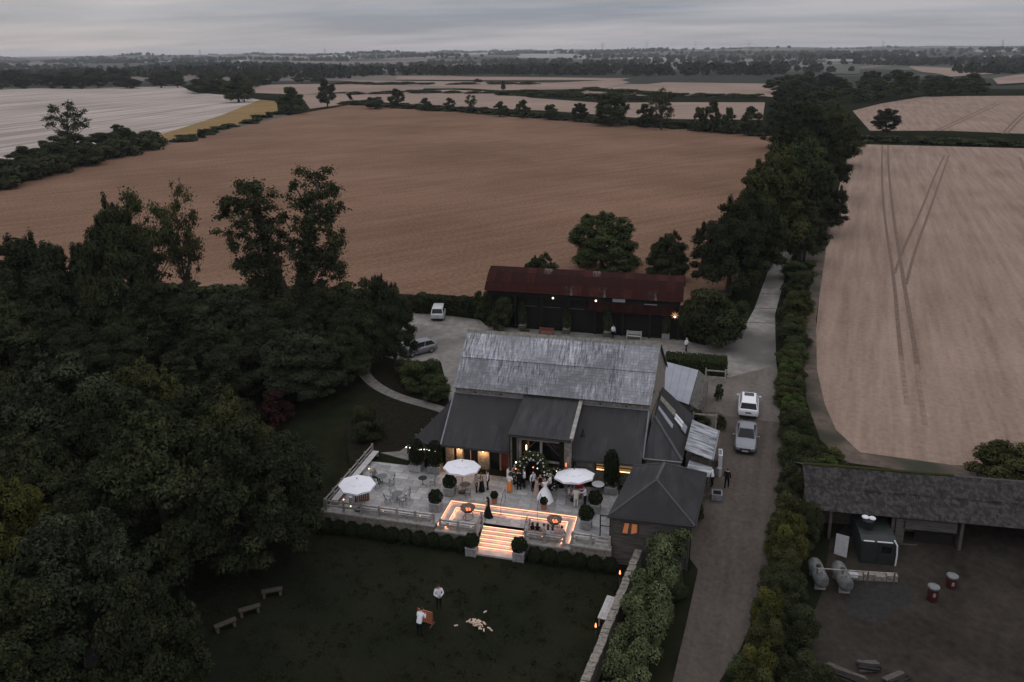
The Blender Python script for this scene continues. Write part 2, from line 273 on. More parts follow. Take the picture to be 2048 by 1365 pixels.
# ------------------------------------------------------------------ mesh builder
class MB:
    def __init__(s): s.v = []; s.f = []; s.m = []; s.k = 0
    def mi(s, k): s.k = k; return s
    def quad(s, *p):
        i = len(s.v); s.v += [tuple(q) for q in p]; s.f.append(tuple(range(i, i + len(p)))); s.m.append(s.k); return s
    def box(s, x0, x1, y0, y1, z0, z1):
        i = len(s.v)
        s.v += [(x, y, z) for z in (z0, z1) for y in (y0, y1) for x in (x0, x1)]
        for f in ((0, 2, 3, 1), (4, 5, 7, 6), (0, 1, 5, 4), (2, 6, 7, 3), (0, 4, 6, 2), (1, 3, 7, 5)): s.f.append(tuple(i + a for a in f)); s.m.append(s.k)
        return s
    def obox(s, c, sx, sy, sz, rot=0, tilt=None):
        i = len(s.v); mt = Matrix.Rotation(rot, 3, 'Z')
        if tilt is not None: mt = mt @ tilt
        for z in (-1, 1):
            for y in (-1, 1):
                for x in (-1, 1):
                    s.v.append(tuple(Vector(c) + mt @ Vector((x * sx / 2, y * sy / 2, z * sz / 2))))
        for f in ((0, 2, 3, 1), (4, 5, 7, 6), (0, 1, 5, 4), (2, 6, 7, 3), (0, 4, 6, 2), (1, 3, 7, 5)): s.f.append(tuple(i + a for a in f)); s.m.append(s.k)
        return s
    def tube(s, a, b, r0, r1=None, n=8, cap=True):
        r1 = r0 if r1 is None else r1
        a, b = Vector(a), Vector(b); d = (b - a).normalized()
        x = d.orthogonal().normalized(); y = d.cross(x); i = len(s.v)
        for p, r in ((a, r0), (b, r1)):
            for k in range(n):
                t = 2 * math.pi * k / n; s.v.append(tuple(p + x * (r * math.cos(t)) + y * (r * math.sin(t))))
        for k in range(n):
            j = (k + 1) % n; s.f.append((i + k, i + j, i + n + j, i + n + k)); s.m.append(s.k)
        if cap:
            s.f.append(tuple(i + k for k in reversed(range(n)))); s.m.append(s.k); s.f.append(tuple(i + n + k for k in range(n))); s.m.append(s.k)
        return s
    def path(s, pts, r, n=6):
        for a, b in zip(pts[:-1], pts[1:]): s.tube(a, b, r, r, n)
        return s
    def lathe(s, prof, n=16, c=(0, 0, 0), close=True):
        i = len(s.v)
        for r, z in prof:
            for k in range(n):
                t = 2 * math.pi * k / n; s.v.append((c[0] + r * math.cos(t), c[1] + r * math.sin(t), c[2] + z))
        for j in range(len(prof) - 1):
            for k in range(n):
                q = (k + 1) % n; a = i + j * n
                s.f.append((a + k, a + q, a + n + q, a + n + k)); s.m.append(s.k)
        if close:
            s.f.append(tuple(i + k for k in reversed(range(n)))); s.m.append(s.k)
            a = i + (len(prof) - 1) * n; s.f.append(tuple(a + k for k in range(n))); s.m.append(s.k)
        return s
    def ball(s, c, r, n=12, m=8, sq=(1, 1, 1)):
        pr = [(max(.001, r * math.sin(math.pi * j / m)), -r * math.cos(math.pi * j / m)) for j in range(m + 1)]
        i = len(s.v); s.lathe(pr, n)
        for k in range(i, len(s.v)): x, y, z = s.v[k]; s.v[k] = (c[0] + x * sq[0], c[1] + y * sq[1], c[2] + z * sq[2])
        return s
    def prism(s, poly, z0, z1):
        i = len(s.v); n = len(poly)
        s.v += [(x, y, z0) for x, y in poly] + [(x, y, z1) for x, y in poly]
        for k in range(n): j = (k + 1) % n; s.f.append((i + k, i + j, i + n + j, i + n + k)); s.m.append(s.k)
        for tri in tessellate_polygon([[Vector((x, y, 0)) for x, y in poly]]):
            s.f.append(tuple(i + n + a for a in tri)); s.m.append(s.k); s.f.append(tuple(i + a for a in reversed(tri))); s.m.append(s.k)
        return s
    def extrude(s, prof, x0, x1):
        """profile in (y,z) pulled along x"""
        i = len(s.v); n = len(prof)
        s.v += [(x0, y, z) for y, z in prof] + [(x1, y, z) for y, z in prof]
        for k in range(n): j = (k + 1) % n; s.f.append((i + k, i + j, i + n + j, i + n + k)); s.m.append(s.k)
        for tri in tessellate_polygon([[Vector((y, z, 0)) for y, z in prof]]):
            s.f.append(tuple(i + a for a in reversed(tri))); s.m.append(s.k); s.f.append(tuple(i + n + a for a in tri)); s.m.append(s.k)
        return s
    def mesh(s, name, mats, smooth=False):
        me = bpy.data.meshes.new(name); me.from_pydata(s.v, [], s.f)
        for q in (mats if isinstance(mats, (list, tuple)) else [mats]): me.materials.append(q)
        me.polygons.foreach_set('material_index', s.m)
        bm = bmesh.new(); bm.from_mesh(me); bmesh.ops.recalc_face_normals(bm, faces=bm.faces); bm.to_mesh(me); bm.free()
        if smooth: me.polygons.foreach_set('use_smooth', [True] * len(me.polygons))
        me.update(); return me
    def build(s, name, mats, parent=None, world=True, smooth=False, loc=None):
        return link(name, s.mesh(name, mats, smooth), parent, world, loc)
def link(name, me, parent=None, world=True, loc=None):
    o = bpy.data.objects.new(name, me); COL.objects.link(o)
    if parent is not None:
        o.parent = parent
        if world: o.location = -Vector(origin(parent))
    if loc is not None: o.location = loc
    return o
def origin(o):
    v = Vector(o.location)
    while o.parent: o = o.parent; v = v + Vector(o.location)
    return v
def tag(o, label=None, cat=None, group=None, kind=None):
    if label: o['label'] = label
    if cat: o['category'] = cat
    if group: o['group'] = group
    if kind: o['kind'] = kind
    return o
def thing(name, label, cat, loc=(0, 0, 0), rot=0, group=None):
    o = bpy.data.objects.new(name, None); COL.objects.link(o); o.location = loc; o.rotation_euler = (0, 0, rot); o.empty_display_size = .2
    return tag(o, label, cat, group)
def part(name, mats, parent, fn, world=False, smooth=False):
    b = MB(); fn(b); return b.build(name, mats, parent, world, smooth)
def dup(o, loc=None, rot=None, label=None, parent=None, scale=None):
    c = o.copy(); COL.objects.link(c); c.parent = parent
    if loc is not None: c.location = loc
    if rot is not None: c.rotation_euler = (0, 0, rot)
    if scale is not None: c.scale = scale
    if label: c['label'] = label
    for ch in o.children: dup(ch, parent=c)
    return c
def skew(o):
    for v in o.data.vertices:
        p = v.co; p.x += (p.x - 6.85) / 16.95 * (p.y - 12.5) * .09
    return o
def struct(o): o['kind'] = 'structure'; return o
# ------------------------------------------------------------------ terrain
def axis(a, b, step, far):
    v = list(np.arange(a, b + .01, step)); s = step; x = b
    while x < far: s *= 1.13; x += s; v.append(x)
    s = step; x = a
    while x > -far: s *= 1.13; x -= s; v.insert(0, x)
    return v
xs = axis(-40, 60, 1.0, 9000); ys = axis(-50, 60, 1.0, 11000); ys = [y for y in ys if y > -400]
nv = len(xs); vv = [(x, y, hz(x, y) - .02) for y in ys for x in xs]
ff = [(j * nv + i, j * nv + i + 1, (j + 1) * nv + i + 1, (j + 1) * nv + i) for j in range(len(ys) - 1) for i in range(nv - 1)]
me = bpy.data.meshes.new('ground'); me.from_pydata(vv, [], ff); me.materials.append(M['earth']); me.materials.append(M['farm']); me.polygons.foreach_set('material_index', [1 if vv[f[0]][1] > 640 else 0 for f in ff]); me.polygons.foreach_set('use_smooth', [True] * len(me.polygons))
struct(link('ground', me))
def sheet(name, poly, z, m_, px=True, drape=False):
    pts = [(G(u, v)[:2] if drape else P(u, v, 0)) for u, v in poly] if px else poly
    b = MB(); b.v = [(x, y, z) for x, y in pts]
    for t in tessellate_polygon([[Vector((x, y, 0)) for x, y in pts]]): b.f.append(tuple(t)); b.m.append(0)
    me = b.mesh(name, m_)
    if drape:
        bm = bmesh.new(); bm.from_mesh(me)
        for y in range(-45, 13):
            bmesh.ops.bisect_plane(bm, geom=bm.verts[:] + bm.edges[:] + bm.faces[:], plane_co=(0, y, 0), plane_no=(0, 1, 0))
        for q in bm.verts: q.co.z = hz(q.co.x, q.co.y) + z
        bm.to_mesh(me); bm.free()
    o = struct(link(name, me))
    for p in o.data.polygons:
        if p.normal.z < 0: p.flip()
    return o
def strip(name, pts, w, z, m_, px=True, jitter=0):
    q = [Vector((*P(u, v), 0)) for u, v in pts] if px else [Vector((*p, 0)) for p in pts]
    for _ in range(2):   # corner cutting
        r = [q[0]]
        for a, b_ in zip(q[:-1], q[1:]): r += [a * .75 + b_ * .25, a * .25 + b_ * .75]
        q = r + [q[-1]]
    b = MB(); L = []
    for i, p in enumerate(q):
        d = (q[min(i + 1, len(q) - 1)] - q[max(i - 1, 0)]).normalized(); nrm = Vector((-d.y, d.x, 0)); L.append((p + nrm * w / 2, p - nrm * w / 2))
    for (a, c), (d, e_) in zip(L[:-1], L[1:]):
        b.quad(*[(k.x, k.y, z) for k in (c, e_, d, a)])
    o = b.build(name, m_); struct(o)
    for p in o.data.polygons:
        if p.normal.z < 0: p.flip()
    return o
# fields (flat, near) ------------------------------------------------
sheet('wheat_field', [(-500, 430), (0, 376), (150, 335), (330, 283), (480, 243), (575, 232), (700, 210), (850, 217), (1000, 228), (1200, 243), (1552, 274), (1548, 330), (1505, 420), (1465, 500), (1478, 560), (1400, 612),
                       (1000, 600), (830, 590), (600, 575), (300, 575), (0, 520), (-500, 560)], .006, M['wheat'])
sheet('stubble_field', [(1648, 520), (1638, 600), (1630, 680), (1630, 740), (1650, 820), (1680, 880), (1730, 915), (1900, 935), (2300, 950), (2500, 700), (2450, 305), (2048, 297), (1722, 289), (1700, 305), (1684, 350), (1668, 420)], .006, M['stubble'])
sheet('field_verge', [(1622, 470), (1600, 560), (1606, 640), (1605, 720), (1612, 800), (1640, 880), (1690, 925), (1900, 955), (2300, 975), (2300, 948), (1900, 930), (1720, 905), (1672, 860), (1650, 810), (1634, 740), (1632, 640), (1652, 500), (1672, 400)], .012, M['dryverge'])
for i, pl in enumerate(([(1765, 291), (1763, 340), (1768, 430), (1782, 520), (1790, 580), (1795, 640), (1803, 720)],
                        [(1776, 291), (1777, 340), (1786, 430), (1799, 510), (1810, 580), (1824, 660), (1836, 740)],
                        [(1889, 311), (1870, 350), (1843, 420), (1815, 480), (1800, 515), (1789, 548)],
                        [(1898, 311), (1884, 350), (1860, 420), (1834, 490), (1822, 530), (1812, 570)],
                        [(2040, 315), (2048, 340)])):
    strip('tractor_track', pl, (.5, .55, .45, .45, .4)[i], .012 + i * .004, M['track'])
sheet('upper_stubble_field', [(1705, 222), (1760, 208), (1850, 193), (2048, 192), (2500, 194), (2500, 280), (2048, 268), (1900, 262), (1740, 262)], .006, M['stubble'])
for i, pl in enumerate(([(1802, 712), (1808, 760), (1814, 810)], [(1834, 730), (1842, 790), (1850, 850)])): strip('faint_track', pl, .42, .030 + .004 * i, M['track2'])
for pl in ([(1870, 262), (1930, 235), (1990, 207)], [(1882, 262), (1940, 236), (2000, 208)], [(2005, 268), (2030, 240), (2060, 215)], [(2014, 268), (2040, 240), (2070, 216)]):
    strip('tractor_track', pl, 1.0, .03, M['track'])
sheet('cut_straw_field', [(-400, 185), (0, 178), (200, 176), (360, 173), (395, 186), (470, 192), (520, 200), (440, 232), (330, 268), (300, 285), (150, 305), (0, 330), (-400, 390)], .006, M['cut'])
sheet('yellow_strip_field', [(520, 200), (553, 203), (556, 225), (480, 248), (400, 268), (320, 286), (300, 276), (330, 267), (440, 232)], .010, M['yellow'])
sheet('field_track', [(556, 226), (490, 247), (400, 268), (330, 285), (330, 291), (400, 274), (490, 252), (580, 232)], .014, M['dryverge'])
for poly in ([(600, 190), (700, 187), (712, 212), (690, 209), (620, 218)], [(690, 186), (900, 180), (1010, 184), (1060, 196), (1200, 206), (1350, 205), (1530, 205), (1525, 240), (1300, 238), (1100, 222), (860, 212), (700, 200)],
             [(500, 170), (690, 168), (850, 175), (840, 185), (690, 184), (600, 190), (510, 186)],
             [(670, 161), (900, 163), (1100, 166), (1240, 160), (1260, 165), (1200, 178), (1000, 181), (850, 172)],
             [(1160, 182), (1330, 165), (1560, 168), (1545, 194), (1300, 192), (1170, 190)],
             [(795, 153), (1000, 154), (1260, 157), (1240, 161), (1000, 161), (790, 160)]):
    sheet('pale_wheat_field', poly, .006, M['stubble_far'])
# yards, paths
sheet('courtyard', [(905, 845), (893, 770), (882, 725), (800, 722), (690, 690), (700, 640), (830, 624), (960, 640), (972, 652), (1362, 680), (1409, 691), (1447, 680), (1494, 645), (1509, 618), (1535, 545), (1562, 500), (1590, 455),
                    (1618, 455), (1592, 490), (1572, 545), (1550, 630), (1552, 720), (1562, 800), (1440, 800), (1380, 780), (1250, 850)], .010, M['gravel'])
def ragged(a, b, n, amp, seed):
    rr = random.Random(seed); return [(a[0] + (b[0] - a[0]) * i / n, a[1] + (b[1] - a[1]) * i / n + (rr.uniform(-amp, amp) if 0 < i < n else 0)) for i in range(n + 1)]
M['drivemid'] = field('half_shade_drive_gravel', (.078, .068, .059), (.158, .141, .125), ang(1450, 1300, 1500, 950), (.05, .6), 2.6, .16, .24, .46, .30, .36, .64)  # in-between tone, one step of the darkening painted down the drive
sheet('drive_shade_band', ragged((1553, 732), (1385, 772), 9, 3.5, 3) + [(1330, 850), (1300, 1000), (1404, 1000)] + ragged((1404, 1000), (1566, 980), 8, 3, 4)[1:] + [(1566, 880), (1562, 800)], .012, M['drivemid'], drape=True)  # added sheet that grades the painted darkening from courtyard to near drive
sheet('drive', ragged((1566, 846), (1395, 822), 9, 3.5, 5) + [(1330, 850), (1300, 1000), (1396, 1140), (1372, 1250), (1345, 1365), (1290, 1480), (1380, 1480), (1438, 1365), (1480, 1300), (1522, 1200), (1547, 1100), (1567, 960)], .016, M['drive'], drape=True)
for v0, w_ in ((588, 58), (617, 62), (646, 80)):
    u0 = 1549 - (v0 - 588) * .45 - 26; strip('drive_joint', [(u0, v0), (u0 + 58, v0 + 1)], .25, .016, M['drive'])
sheet('farmyard', [(1622, 1240), (1645, 1180), (1660, 1080), (1720, 1030), (2300, 1050), (2500, 1600), (1500, 1600), (1590, 1330)], .010, M['yard'], drape=True)
sheet('burnt_patch', [(1690, 1165), (1800, 1165), (1830, 1180), (1815, 1215), (1785, 1222), (1770, 1240), (1735, 1245), (1695, 1228)], .018, M['ash'], drape=True)
strip('garden_path', [(905, 826), (860, 812), (800, 796), (755, 775), (728, 750), (722, 725), (740, 702), (770, 690)], 1.25, .012, M['pathm'])
sheet('planting_bed', [(895, 812), (845, 800), (795, 785), (755, 765), (735, 745), (742, 715), (800, 720), (850, 735), (900, 790)], .006, M['bed'])
sheet('planting_bed', [(822, 885), (800, 905), (765, 905), (700, 930), (690, 860), (745, 790), (800, 803), (892, 832)], .006, M['bed'])
sheet('path_apron', [(760, 906), (800, 903), (822, 886), (860, 860), (880, 890), (830, 925)], .010, M['pathm'])
LW = [(-9, 0.3), (23.7, 0.3), (23.6, -2), (22.0, -14), (20.2, -27), (20, -40), (-14, -40), (-14, -14)]
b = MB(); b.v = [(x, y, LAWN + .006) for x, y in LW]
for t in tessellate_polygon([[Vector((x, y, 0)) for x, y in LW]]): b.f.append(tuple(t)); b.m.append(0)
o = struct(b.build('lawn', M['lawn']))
for p in o.data.polygons:
    if p.normal.z < 0: p.flip()
# far fields follow the terrain
def farfield(q, m_, off=1.2):
    c = [Vector(G(u, v)) for u, v in q]; n = 10; b = MB()
    for j in range(n + 1):
        for i in range(n + 1):
            s, t = i / n, j / n
            p = (c[0] * (1 - s) + c[1] * s) * (1 - t) + (c[3] * (1 - s) + c[2] * s) * t
            b.v.append((p.x, p.y, hz(p.x, p.y) + off))
    for j in range(n):
        for i in range(n): a = j * (n + 1) + i; b.f.append((a, a + 1, a + n + 2, a + n + 1)); b.m.append(0)
    o = b.build('distant_field', m_); struct(o)
    for p in o.data.polygons:
        if p.normal.z < 0: p.flip()
for q, k in (([(465, 118), (600, 112), (615, 114), (480, 123)], 'pale_far'), ([(640, 112), (720, 112), (700, 118), (635, 118)], 'pale_far'), ([(480, 107), (620, 109), (610, 112), (470, 111)], 'pale_far'),
             ([(250, 122), (350, 122), (350, 125), (250, 125)], 'pale_far'), ([(760, 105), (990, 103), (980, 109), (770, 110)], 'pale_far'), ([(1030, 108), (1160, 105), (1150, 111), (1040, 112)], 'pale_far'),
             ([(1240, 114), (1400, 112), (1380, 122), (1230, 126)], 'pale_far'), ([(1040, 112), (1220, 110), (1180, 118), (1030, 121)], 'pale_far'), ([(1480, 96), (1580, 95), (1580, 99), (1490, 99)], 'pale_far'),
             ([(1950, 101), (2048, 100), (2048, 105), (1950, 106)], 'pale_far'), ([(1960, 112), (2060, 107), (2060, 117), (1990, 119)], 'stubble_far'), ([(1510, 131), (1560, 128), (1600, 138), (1500, 142)], 'green_far'),
             ([(1640, 130), (1720, 128), (1720, 150), (1650, 150)], 'green_far'), ([(1815, 134), (1930, 140), (1990, 150), (1900, 156)], 'stubble_far'), ([(1985, 160), (2048, 150), (2100, 165), (1995, 172)], 'stubble_far'),
             ([(1660, 119), (1740, 118), (1735, 124), (1650, 125)], 'pale_far'), ([(1780, 110), (1840, 110), (1830, 116), (1770, 116)], 'stubble_far'), ([(950, 140), (1020, 137), (1030, 145), (960, 148)], 'green_far'),
             ([(700, 136), (950, 138), (900, 143), (690, 142)], 'pale_far'), ([(430, 140), (450, 140), (450, 148), (436, 149)], 'pale_far'), ([(0, 136), (60, 136), (60, 139), (0, 139)], 'green_far')):
    farfield(q, M[k])
# ================================================================== terrace
rnd = random.Random(5)
TX1, TY1 = 22.15, 9.6
DX0, DX1, DY1, DZ = 9.1, 19.2, 3.72, -.35
t = thing('terrace', None, None, (0, 0, 0)); struct(t)
def fn(b):
    b.box(0, DX0 - .02, .35, 13, -1.6, -.03); b.box(DX1 + .02, TX1, .35, 13, -1.6, -.03); b.box(DX0 - .02, DX1 + .02, DY1 + .02, 13, -1.6, -.03)
    b.box(DX0 - .02, 12.35, .35, DY1 + .02, -1.6, DZ - .03); b.box(12.35, 15.75, 1.75, DY1 + .02, -1.6, DZ - .03); b.box(15.75, DX1 + .02, .35, DY1 + .02, -1.6, DZ - .03)
part('bedding', M['bedding'], t, fn)
slab = MB().box(-.5, .5, -.5, .5, -.05, 0).mesh('paving_slab', M['paving'])
slabs = [slab] + [slab.copy() for _ in range(2)]
for q, k in zip(slabs[1:], ('paving2', 'paving3')): q.materials[0] = M[k]
def lay(x0, x1, y0, y1, z):
    y = y0
    while y < y1 - .1:
        h = min(rnd.choice((.72, .9, .9)), y1 - y)
        if y1 - y - h < .25: h = y1 - y
        x = x0
        while x < x1 - .05:
            w = rnd.uniform(.75, 1.35)
            if x1 - x - w < .4: w = x1 - x
            o = link('paving_slab', rnd.choice(slabs), t, False, (x + w / 2, y + h / 2, z + rnd.uniform(-.006, .006))); o.scale = (w - .022, h - .022, 1); x += w
        y += h
lay(.3, DX0 - .02, .4, 8.0, 0); lay(DX0 - .02, DX1 + .02, DY1 + .3, 8.0, 0); lay(DX1 + .02, TX1, .4, 8.0, 0)
lay(DX0 + .62, DX1 - .62, 1.75, DY1 - .6, DZ); lay(DX0 + .62, 12.35, .4, 1.75, DZ); lay(15.75, DX1 - .62, .4, 1.75, DZ)
# sunken deck surround: coping at 0, one step down, led strips under both nosings
dk = thing('sunken_deck_steps', 'stone steps with glowing strip lights framing the sunken deck', 'steps', (DX0, .1, 0))
def ring(b, d0, d1, z0, z1, y0=.3):
    b.box(DX0 + d0, DX0 + d1, y0, DY1 - d0, z0, z1); b.box(DX1 - d1, DX1 - d0, y0, DY1 - d0, z0, z1); b.box(DX0 + d1, DX1 - d1, DY1 - d1, DY1 - d0, z0, z1)
part('step', M['paving3'], dk, lambda b: ring(b, .02, .62, -.5, -.175), True)
part('coping', M['coping'], dk, lambda b: (b.box(DX0 - .02, DX0 + .04, .3, DY1, -.05, .004), b.box(DX1 - .04, DX1 + .02, .3, DY1, -.05, .004), b.box(DX0 - .02, DX1 + .02, DY1 - .04, DY1 + .3, -.05, .004)), True)
def leds(b, d, z): b.box(DX0 + d, DX0 + d + .03, .3, DY1 - d, z, z + .05); b.box(DX1 - d - .03, DX1 - d, .3, DY1 - d, z, z + .05); b.box(DX0 + d + .03, DX1 - d - .03, DY1 - d - .03, DY1 - d, z, z + .05)
part('light_strip', M['led'], dk, lambda b: leds(b, .075, -.085), True)
part('light_strip', M['led'], dk, lambda b: leds(b, .655, -.245), True)
# retaining wall along the front
rw = thing('retaining_wall', 'low rubble stone wall holding up the terrace above the lawn', 'wall', (0, .1, -1.4))
part('masonry', M['stone'], rw, lambda b: (b.box(-.05, DX0 - .05, .05, .35, -1.6, -.1), b.box(DX0 - .05, 12.35, .02, .35, -1.6, DZ - .1), b.box(15.75, DX1 + .05, .02, .35, -1.6, DZ - .1),
     b.box(DX1 + .05, TX1, .05, .35, -1.6, -.1), b.box(12.15, 12.35, .35, 1.75, -1.6, DZ - .1), b.box(15.75, 15.95, .35, 1.75, -1.6, DZ - .1), b.box(-.05, .3, .35, 9.4, -1.6, -.1)), True)
def cope(b):
    for x0, x1, z in ((-.3, DX0 - .06, 0), (DX0 - .06, 12.3, DZ), (15.8, DX1 + .06, DZ), (DX1 + .06, TX1, 0)):
        n = max(1, round((x1 - x0) / 1.1))
        for i in range(n): link('coping_stone', MB().box(x0 + (x1 - x0) * i / n + .006, x0 + (x1 - x0) * (i + 1) / n - .006, -.06, .42, z - .1, z + .012).mesh('coping_stone', M['coping']), rw, True)
cope(None)
# stairs down to the lawn
st = thing('garden_stairs', 'broad stone stairs lit by glowing strips under each tread', 'stairs', (14.05, .1, -1.4))
SX0, SX1 = 12.35, 15.75
for i in range(6):
    y1 = 1.75 - .3 * i; z = DZ - .15 * (i + 1) + .15 - .15
    zt = DZ - .15 * i - .001
    if i == 0: continue
    part('tread', M['paving3'], st, lambda b: b.box(SX0 + .02, SX1 - .02, y1 - .3, y1 + .02, zt - .45, zt), True)
part('landing', M['paving3'], st, lambda b: b.box(SX0 - .1, SX1 + .1, -.8, .2, -1.6, DZ - .9), True)
for i in range(1, 7):
    y1 = 1.75 - .3 * i + (.29 if i == 6 else 0) * 0; zt = DZ - .15 * (i - 1)
    part('light_strip', M['led'], st, lambda b: b.box(SX0 + .05, SX1 - .05, y1 - .062, y1 - .036, zt - .085, zt - .03), True)
part('nosing', M['paving3'], st, lambda b: b.box(SX0 + .02, SX1 - .02, 1.75, 1.79, DZ - .6, DZ + .002), True)
# the strips' own light: narrow lamps under the nosings, shining down on the step below
def striplight(x, y, z, L_, rot, e_):
    l_ = bpy.data.lights.new('strip_glow', 'AREA'); l_.shape = 'RECTANGLE'; l_.size = L_; l_.size_y = .03; l_.energy = e_; l_.color = (1, .37, .18)
    o = bpy.data.objects.new('strip_glow', l_); COL.objects.link(o); o.location = (x, y, z); o.rotation_euler = (Matrix.Rotation(rot, 3, 'Z') @ Matrix.Rotation(R(-18), 3, 'X')).to_euler()
for i in range(1, 7): striplight((SX0 + SX1) / 2, 1.75 - .3 * i - .07, DZ - .15 * (i - 1) - .03, SX1 - SX0 - .1, 0, 10)
for d, z in ((.115, -.045), (.695, -.205)):
    e_ = 40 if d > .5 else 22
    striplight((DX0 + DX1) / 2, DY1 - d, z, DX1 - DX0 - 2 * d, 0, e_); striplight(DX0 + d, (DY1 - d + .3) / 2, z, DY1 - d - .3, R(90), e_ * .36); striplight(DX1 - d, (DY1 - d + .3) / 2, z, DY1 - d - .3, R(-90), e_ * .36)
# iron handrails
def handrail(pts, label, n_post):
    h = thing('handrail', label, 'handrail', pts[0])
    part('rail', M['black'], h, lambda b: b.path([(x, y, z + .95) for x, y, z in pts], .02), True)
    for i in range(n_post):
        t_ = i / max(1, n_post - 1); k = t_ * (len(pts) - 1); j = min(int(k), len(pts) - 2); p = Vector(pts[j]).lerp(Vector(pts[j + 1]), k - j)
        part('baluster', M['black'], h, lambda b: b.tube(p, p + Vector((0, 0, .95)), .015, n=6), True)
handrail([(12.42, 2.0, DZ), (12.42, 1.75, DZ), (12.42, .2, -1.25)], 'thin black handrail down the stairs beside the boxed topiary in shade', 3)
handrail([(15.66, 2.0, DZ), (15.66, 1.75, DZ), (15.66, .2, -1.25)], 'thin black handrail down the stairs on the side of the guests on the bench', 3)
handrail([(13.3, 4.6, 0), (13.3, 3.9, 0), (13.35, 3.0, DZ)], 'thin black handrail at the deck steps beside the first terracotta pot', 2)
handrail([(16.15, 4.6, 0), (16.15, 3.9, 0), (16.2, 3.0, DZ)], 'thin black handrail at the deck steps just in front of the bride', 2)
# post and rail fences
def fence(pts, label, z=0.0, ends=True, gap=1.5):
    f = thing('timber_fence', label, 'fence', (pts[0][0], pts[0][1], z), group='weathered oak fences round the terrace')
    for (x0, y0), (x1, y1) in zip(pts[:-1], pts[1:]):
        d = Vector((x1 - x0, y1 - y0, 0)); n = max(1, round(d.length / gap)); a = math.atan2(d.y, d.x)
        for i in range(n + 1):
            if i == n and (x1, y1) != pts[-1]: continue
            p = Vector((x0, y0, z)) + d * (i / n)
            part('post', M['timber'], f, lambda b: (b.obox((p.x, p.y, z + .46), .15, .15, .9, a), b.obox((p.x, p.y, z + .93), .10, .10, .05, a)), True)
        for hz_, th in ((.80, .10), (.42, .13)):
            for i in range(n):
                p = Vector((x0, y0, z)) + d * ((i + .5) / n)
                part('rail', M['timber'], f, lambda b: b.obox((p.x, p.y, z + hz_), d.length / n - .155, .065, th, a), True)
fence([(.1, 9.3), (.1, .25)], 'weathered oak fence along the outer terrace side by the long bench')
fence([(.25, .18), (8.95, .18)], 'weathered oak fence along the terrace front with six posts before the steel tables')
fence([(9.45, .18), (12.2, .18), (12.2, 1.6)], 'low oak fence turning the corner by the unattended fire bowl', DZ, gap=1.4)
fence([(15.9, 1.6), (15.9, .18), (18.75, .18)], 'low oak fence behind the guests seated on the deck bench', DZ, gap=1.4)
fence([(19.35, .18), (22.0, .18)], 'short oak fence between the lit deck and the timber clad building')
def part_box(name, m_, p, *a): return part(name, m_, p, lambda b: b.box(*a), True)
# fixed benches inside the fences
def bench(x0, x1, y0, y1, z, label):
    t_ = thing('oak_bench', label, 'bench', ((x0 + x1) / 2, (y0 + y1) / 2, z), group='oak benches built along the fence')
    L_ = max(x1 - x0, y1 - y0); along = (x1 - x0) > (y1 - y0)
    for i in range(3):
        if along: part_box('seat_plank', M['timber_pale'], t_, x0, x1, y0 + (y1 - y0) * i / 3 + .006, y0 + (y1 - y0) * (i + 1) / 3 - .006, z + .41, z + .46)
        else: part_box('seat_plank', M['timber_pale'], t_, x0 + (x1 - x0) * i / 3 + .006, x0 + (x1 - x0) * (i + 1) / 3 - .006, y0, y1, z + .41, z + .46)
    n = max(2, round(L_ / 1.6) + 1)
    for i in range(n):
        k = .08 + (L_ - .16) * i / (n - 1)
        if along: part_box('leg', M['timber'], t_, x0 + k - .05, x0 + k + .05, y0 + .05, y1 - .05, z, z + .41)
        else: part_box('leg', M['timber'], t_, x0 + .05, x1 - .05, y0 + k - .05, y0 + k + .05, z, z + .41)
bench(.3, .85, .9, 9.0, 0, 'long oak bench along the outer side fence with small lights below')
bench(3.0, 8.6, .42, .88, 0, 'long pale oak bench inside the front fence below the steel table set')
bench(9.8, 12.0, .42, .88, DZ, 'empty oak bench on the sunken deck beside the fire bowl')
bench(16.1, 18.5, .42, .88, DZ, 'oak bench on the sunken deck with guests sitting on it')
bench(19.5, 20.9, .42, .88, 0, 'short pale oak bench by the timber clad building')
def uplight(x, y, z, label):
    t_ = thing('bench_light', label, 'light', (x, y, z), group='small warm lights under the benches')
    part('housing', M['black'], t_, lambda b: b.lathe([(.05, 0), (.05, .05), (.02, .06)], 8)); part('lens', M['lamp'], t_, lambda b: b.ball((0, 0, .08), .045, 8, 6))
for i, (x, y, l_) in enumerate(((.95, 6.6, 'under the side bench by the seated man'), (.95, 5.2, 'under the middle of the side bench'), (.95, 1.7, 'under the side bench by the slatted bar'), (1.9, .95, 'near the fence corner by the bar'), (4.6, .95, 'under the front bench near the table set'), (7.6, .95, 'under the front bench near the topiary planters'), (10.6, .95, 'under the deck bench by the fire bowl'), (11.6, .95, 'under the deck bench near the stairs'), (17.0, .95, 'at the feet of the guests on the deck'))):
    uplight(x, y, DZ if x > 9 else 0, 'small warm light glowing ' + l_)

